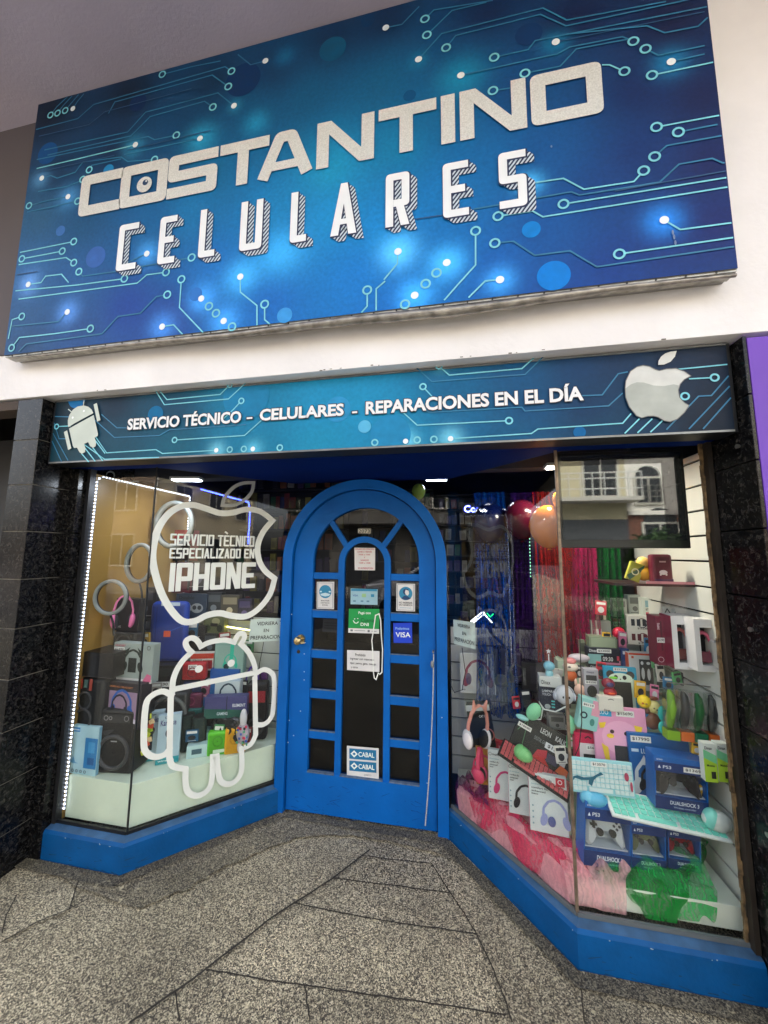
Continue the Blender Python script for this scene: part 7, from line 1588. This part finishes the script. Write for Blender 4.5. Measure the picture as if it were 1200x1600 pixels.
# packs hanging on side slatwall
for k, (x0, y0) in enumerate(((1036, 948), (1050, 952), (1066, 950))):
    carton('cable_pack', ('first', 'second', 'third')[k]+' small grey cable pack hanging above the strap boxes', 'pack', (x0, y0, x0+13, y0+16), 2.12, (180, 186, 184), [('b', [(.1, .2), (.5, .8), (.9, .3)], .1, (50, 54, 56))], .01, group='small cable packs on the side slatwall')
# small accessories tucked among the stock
rnd = random.Random(77)
AC = [((200, 40, 60), 'red'), ((230, 226, 216), 'white'), ((30, 120, 170), 'blue'), ((240, 190, 50), 'yellow'), ((40, 44, 52), 'black'), ((90, 180, 110), 'green'), ((230, 130, 170), 'pink')]
spots = [(938, 950, 2.30), (948, 1000, 2.27), (972, 1000, 2.29), (1012, 1012, 2.26), (1026, 1030, 2.16), (1034, 1052, 2.10), (906, 1050, 2.14), (938, 1048, 2.12), (1000, 1078, 2.06), (1022, 1082, 2.04), (1044, 1068, 2.02), (1060, 1060, 2.0), (870, 1060, 2.2), (884, 1096, 2.06), (912, 1100, 2.03), (1088, 1170, 1.90), (1094, 1146, 1.92), (1018, 1128, 1.98), (892, 1160, 2.03), (878, 1180, 1.98), (824, 1092, 2.2), (808, 1098, 2.22), (1100, 1240, 1.87), (1082, 1240, 1.90)]
for k, (x, y, Y_) in enumerate(spots):
    rgb, nm = AC[(k*3) % 7]; w2 = rnd.uniform(6, 9); h2 = rnd.uniform(9, 15)
    carton('accessory_card', nm+' blister card tucked between the boxes, '+('left of' if x < 950 else 'right of' if x > 1030 else 'near')+' the panda tablet, '+('upper' if y < 1040 else 'middle' if y < 1110 else 'lower')+' row', 'accessory', (x-w2, y-h2, x+w2, y+h2), Y_, rgb, [('r', .1, .74, .9, .92, (30, 34, 44) if k % 2 else (236, 236, 232)), ('e', .5, .38, .28, .22, (44, 46, 54) if k % 3 else (216, 216, 216)), ('b', [(.2, .1), (.8, .1)], .04, (90, 90, 94)), ('o', .5, .96, .03, .012, (20, 20, 20))], .012, rnd.uniform(-.3, .3), 0, rnd.uniform(-.12, .12), group='small blister cards among the gadgets')
spots = [(262, 1010, 2.28), (300, 986, 2.34), (352, 998, 2.36), (388, 1010, 2.44), (228, 1000, 2.1), (244, 1076, 2.05), (318, 1076, 2.2), (378, 1074, 2.3), (300, 1150, 2.06), (384, 1150, 2.22), (340, 1146, 2.12), (206, 1030, 2.02), (140, 1000, 1.96), (408, 1120, 2.36)]
for k, (x, y, Y_) in enumerate(spots):
    rgb, nm = AC[(k*5+4) % 7]; rgb = tuple(int(v*.7) for v in rgb); w2 = rnd.uniform(6, 9); h2 = rnd.uniform(8, 14)
    carton('accessory_card', nm+' accessory card tucked among the speakers, '+('left' if x < 270 else 'right' if x > 335 else 'middle')+' part, '+('upper' if y < 1020 else 'lower')+' row', 'accessory', (x-w2, y-h2, x+w2, y+h2), Y_, rgb, [('r', .1, .7, .9, .92, (220, 220, 216)), ('e', .5, .36, .3, .2, (30, 32, 36)), ('b', [(.2, .1), (.8, .1)], .04, (190, 190, 190))], .012, rnd.uniform(-.2, .5), 0, rnd.uniform(-.1, .1), group='small accessory cards among the speakers')
# ---------------- dim shop racks behind
def rack(label, x0, x1, Y, z0, z1, levels):
    r = thing('shop_rack', label, 'rack', ((x0+x1)/2, Y+.1, z0)); W_ = x1-x0
    mb = MB()
    for k in range(levels+1): mb.box((0, 0, (z1-z0)*k/levels), (W_, .16, .012))
    mb.build('shelf_boards', mat((40, 40, 44), .6), r)
    mb = MB(); mb.box((0, .085, (z1-z0)/2), (W_, .01, z1-z0)); mb.build('back_panel', mat((16, 16, 20), .7), r); return r
rnd = random.Random(21)
CN = [((110, 34, 34), 'red'), ((20, 80, 50), 'green'), ((20, 36, 90), 'blue'), ((130, 128, 122), 'white'), ((130, 72, 36), 'orange'), ((30, 30, 34), 'black'), ((56, 34, 80), 'purple'), ((110, 104, 40), 'yellow')]
protos = {}
ORD = ['lowest', 'second', 'third', 'fourth', 'fifth', 'sixth', 'seventh', 'top']
def shop_pack(x, y, z, w, h, ci, where, grp, lev=0):
    rgb, nm = CN[ci]
    if (ci, where) not in protos:
        r = thing('phone_case_pack', nm+' phone case pack on the '+ORD[lev]+' shelf of the rack '+where, 'pack', (x, y, z), 0, grp)
        mb = MB(); mb.box((0, 0, .075), (.06, .02, .15)); mb.build('pack_card', mat(rgb, .5), r)
        mb = MB(); mb.box((0, -.012, .06), (.042, .006, .09)); mb.build('case_shell', mat(tuple(int(v*.7+20) for v in rgb), .3), r, bevel=.006)
        protos[(ci, where)] = r
    else:
        r = protos[(ci, where)].copy(); COL.objects.link(r)
        for ch in list(protos[(ci, where)].children):
            c = ch.copy(); COL.objects.link(c); c.parent = r
    r['label'] = nm+' phone case pack on the '+ORD[lev]+' shelf of the rack '+where
    r.location = (x, y, z); r.scale = (w/.06, 1, h/.15); r.rotation_euler = (0, rnd.uniform(-.05, .05), 0)
def fill(x0, x1, Y, z0, z1, levels, n, where, grp, hmax=.8):
    for l in range(levels):
        zz = z0+(z1-z0)*l/levels; H = (z1-z0)/levels; x = x0+.03
        while x < x1-.04:
            w_ = rnd.uniform(.035, .07); h_ = H*rnd.uniform(.5, hmax)
            if rnd.random() < .7: shop_pack(x+w_/2, Y+rnd.uniform(0, .04), zz+.008, w_, h_, rnd.choice(range(8)), where, grp, l)
            x += w_+rnd.uniform(.004, .03)
rack('dark shop rack of phone cases behind the left window', -2.2, -1.05, 3.4, 1.0, 2.45, 7)
fill(-2.2, -1.05, 3.33, 1.0, 2.45, 7, 0, 'behind the left window', 'phone case packs behind the left window')
rack('dark shop rack of small accessories right of the door', -.15, .95, 3.7, .95, 2.2, 8)
for k in range(2): CN[4] = ((120, 118, 110), 'grey')
fill(-.15, .5, 3.63, .95, 2.2, 8, 0, 'right of the door', 'accessory packs right of the door', .7)
rack('dark shop rack seen through the top of the door arch', -1.0, -.2, 3.9, .9, 2.3, 7)
fill(-1.0, -.2, 3.83, .9, 2.3, 7, 0, 'seen through the door arch', 'phone case packs seen through the door')
# loose cables
for k, (lab, pts, Y_) in enumerate((('thin black cable looping down the slatwall under the left notice', [(412, 1003), (409, 1020), (405, 1040), (408, 1062), (414, 1080)], 2.4), ('thin black cable hanging in a loop under the crooked notice', [(722, 1012), (727, 1050), (722, 1078), (710, 1082), (702, 1066), (701, 1050)], 2.32),
  ('thin black cable hanging down past the mint box', [(906, 990), (908, 1060), (909, 1130), (905, 1166), (899, 1180)], 1.9), ('wiry decoration dangling beside the corner joint above the orange balloon', [(866, 700), (871, 716), (866, 728), (873, 745), (872, 762)], 1.95))):
    mb = MB(); mb.tube([at(x, y, Y_) for x, y in pts], .0022, 6); tag(mb.build('loose_cable', mat((24, 24, 26) if k < 3 else (190, 150, 90), .5), smooth=True), lab, 'cable')
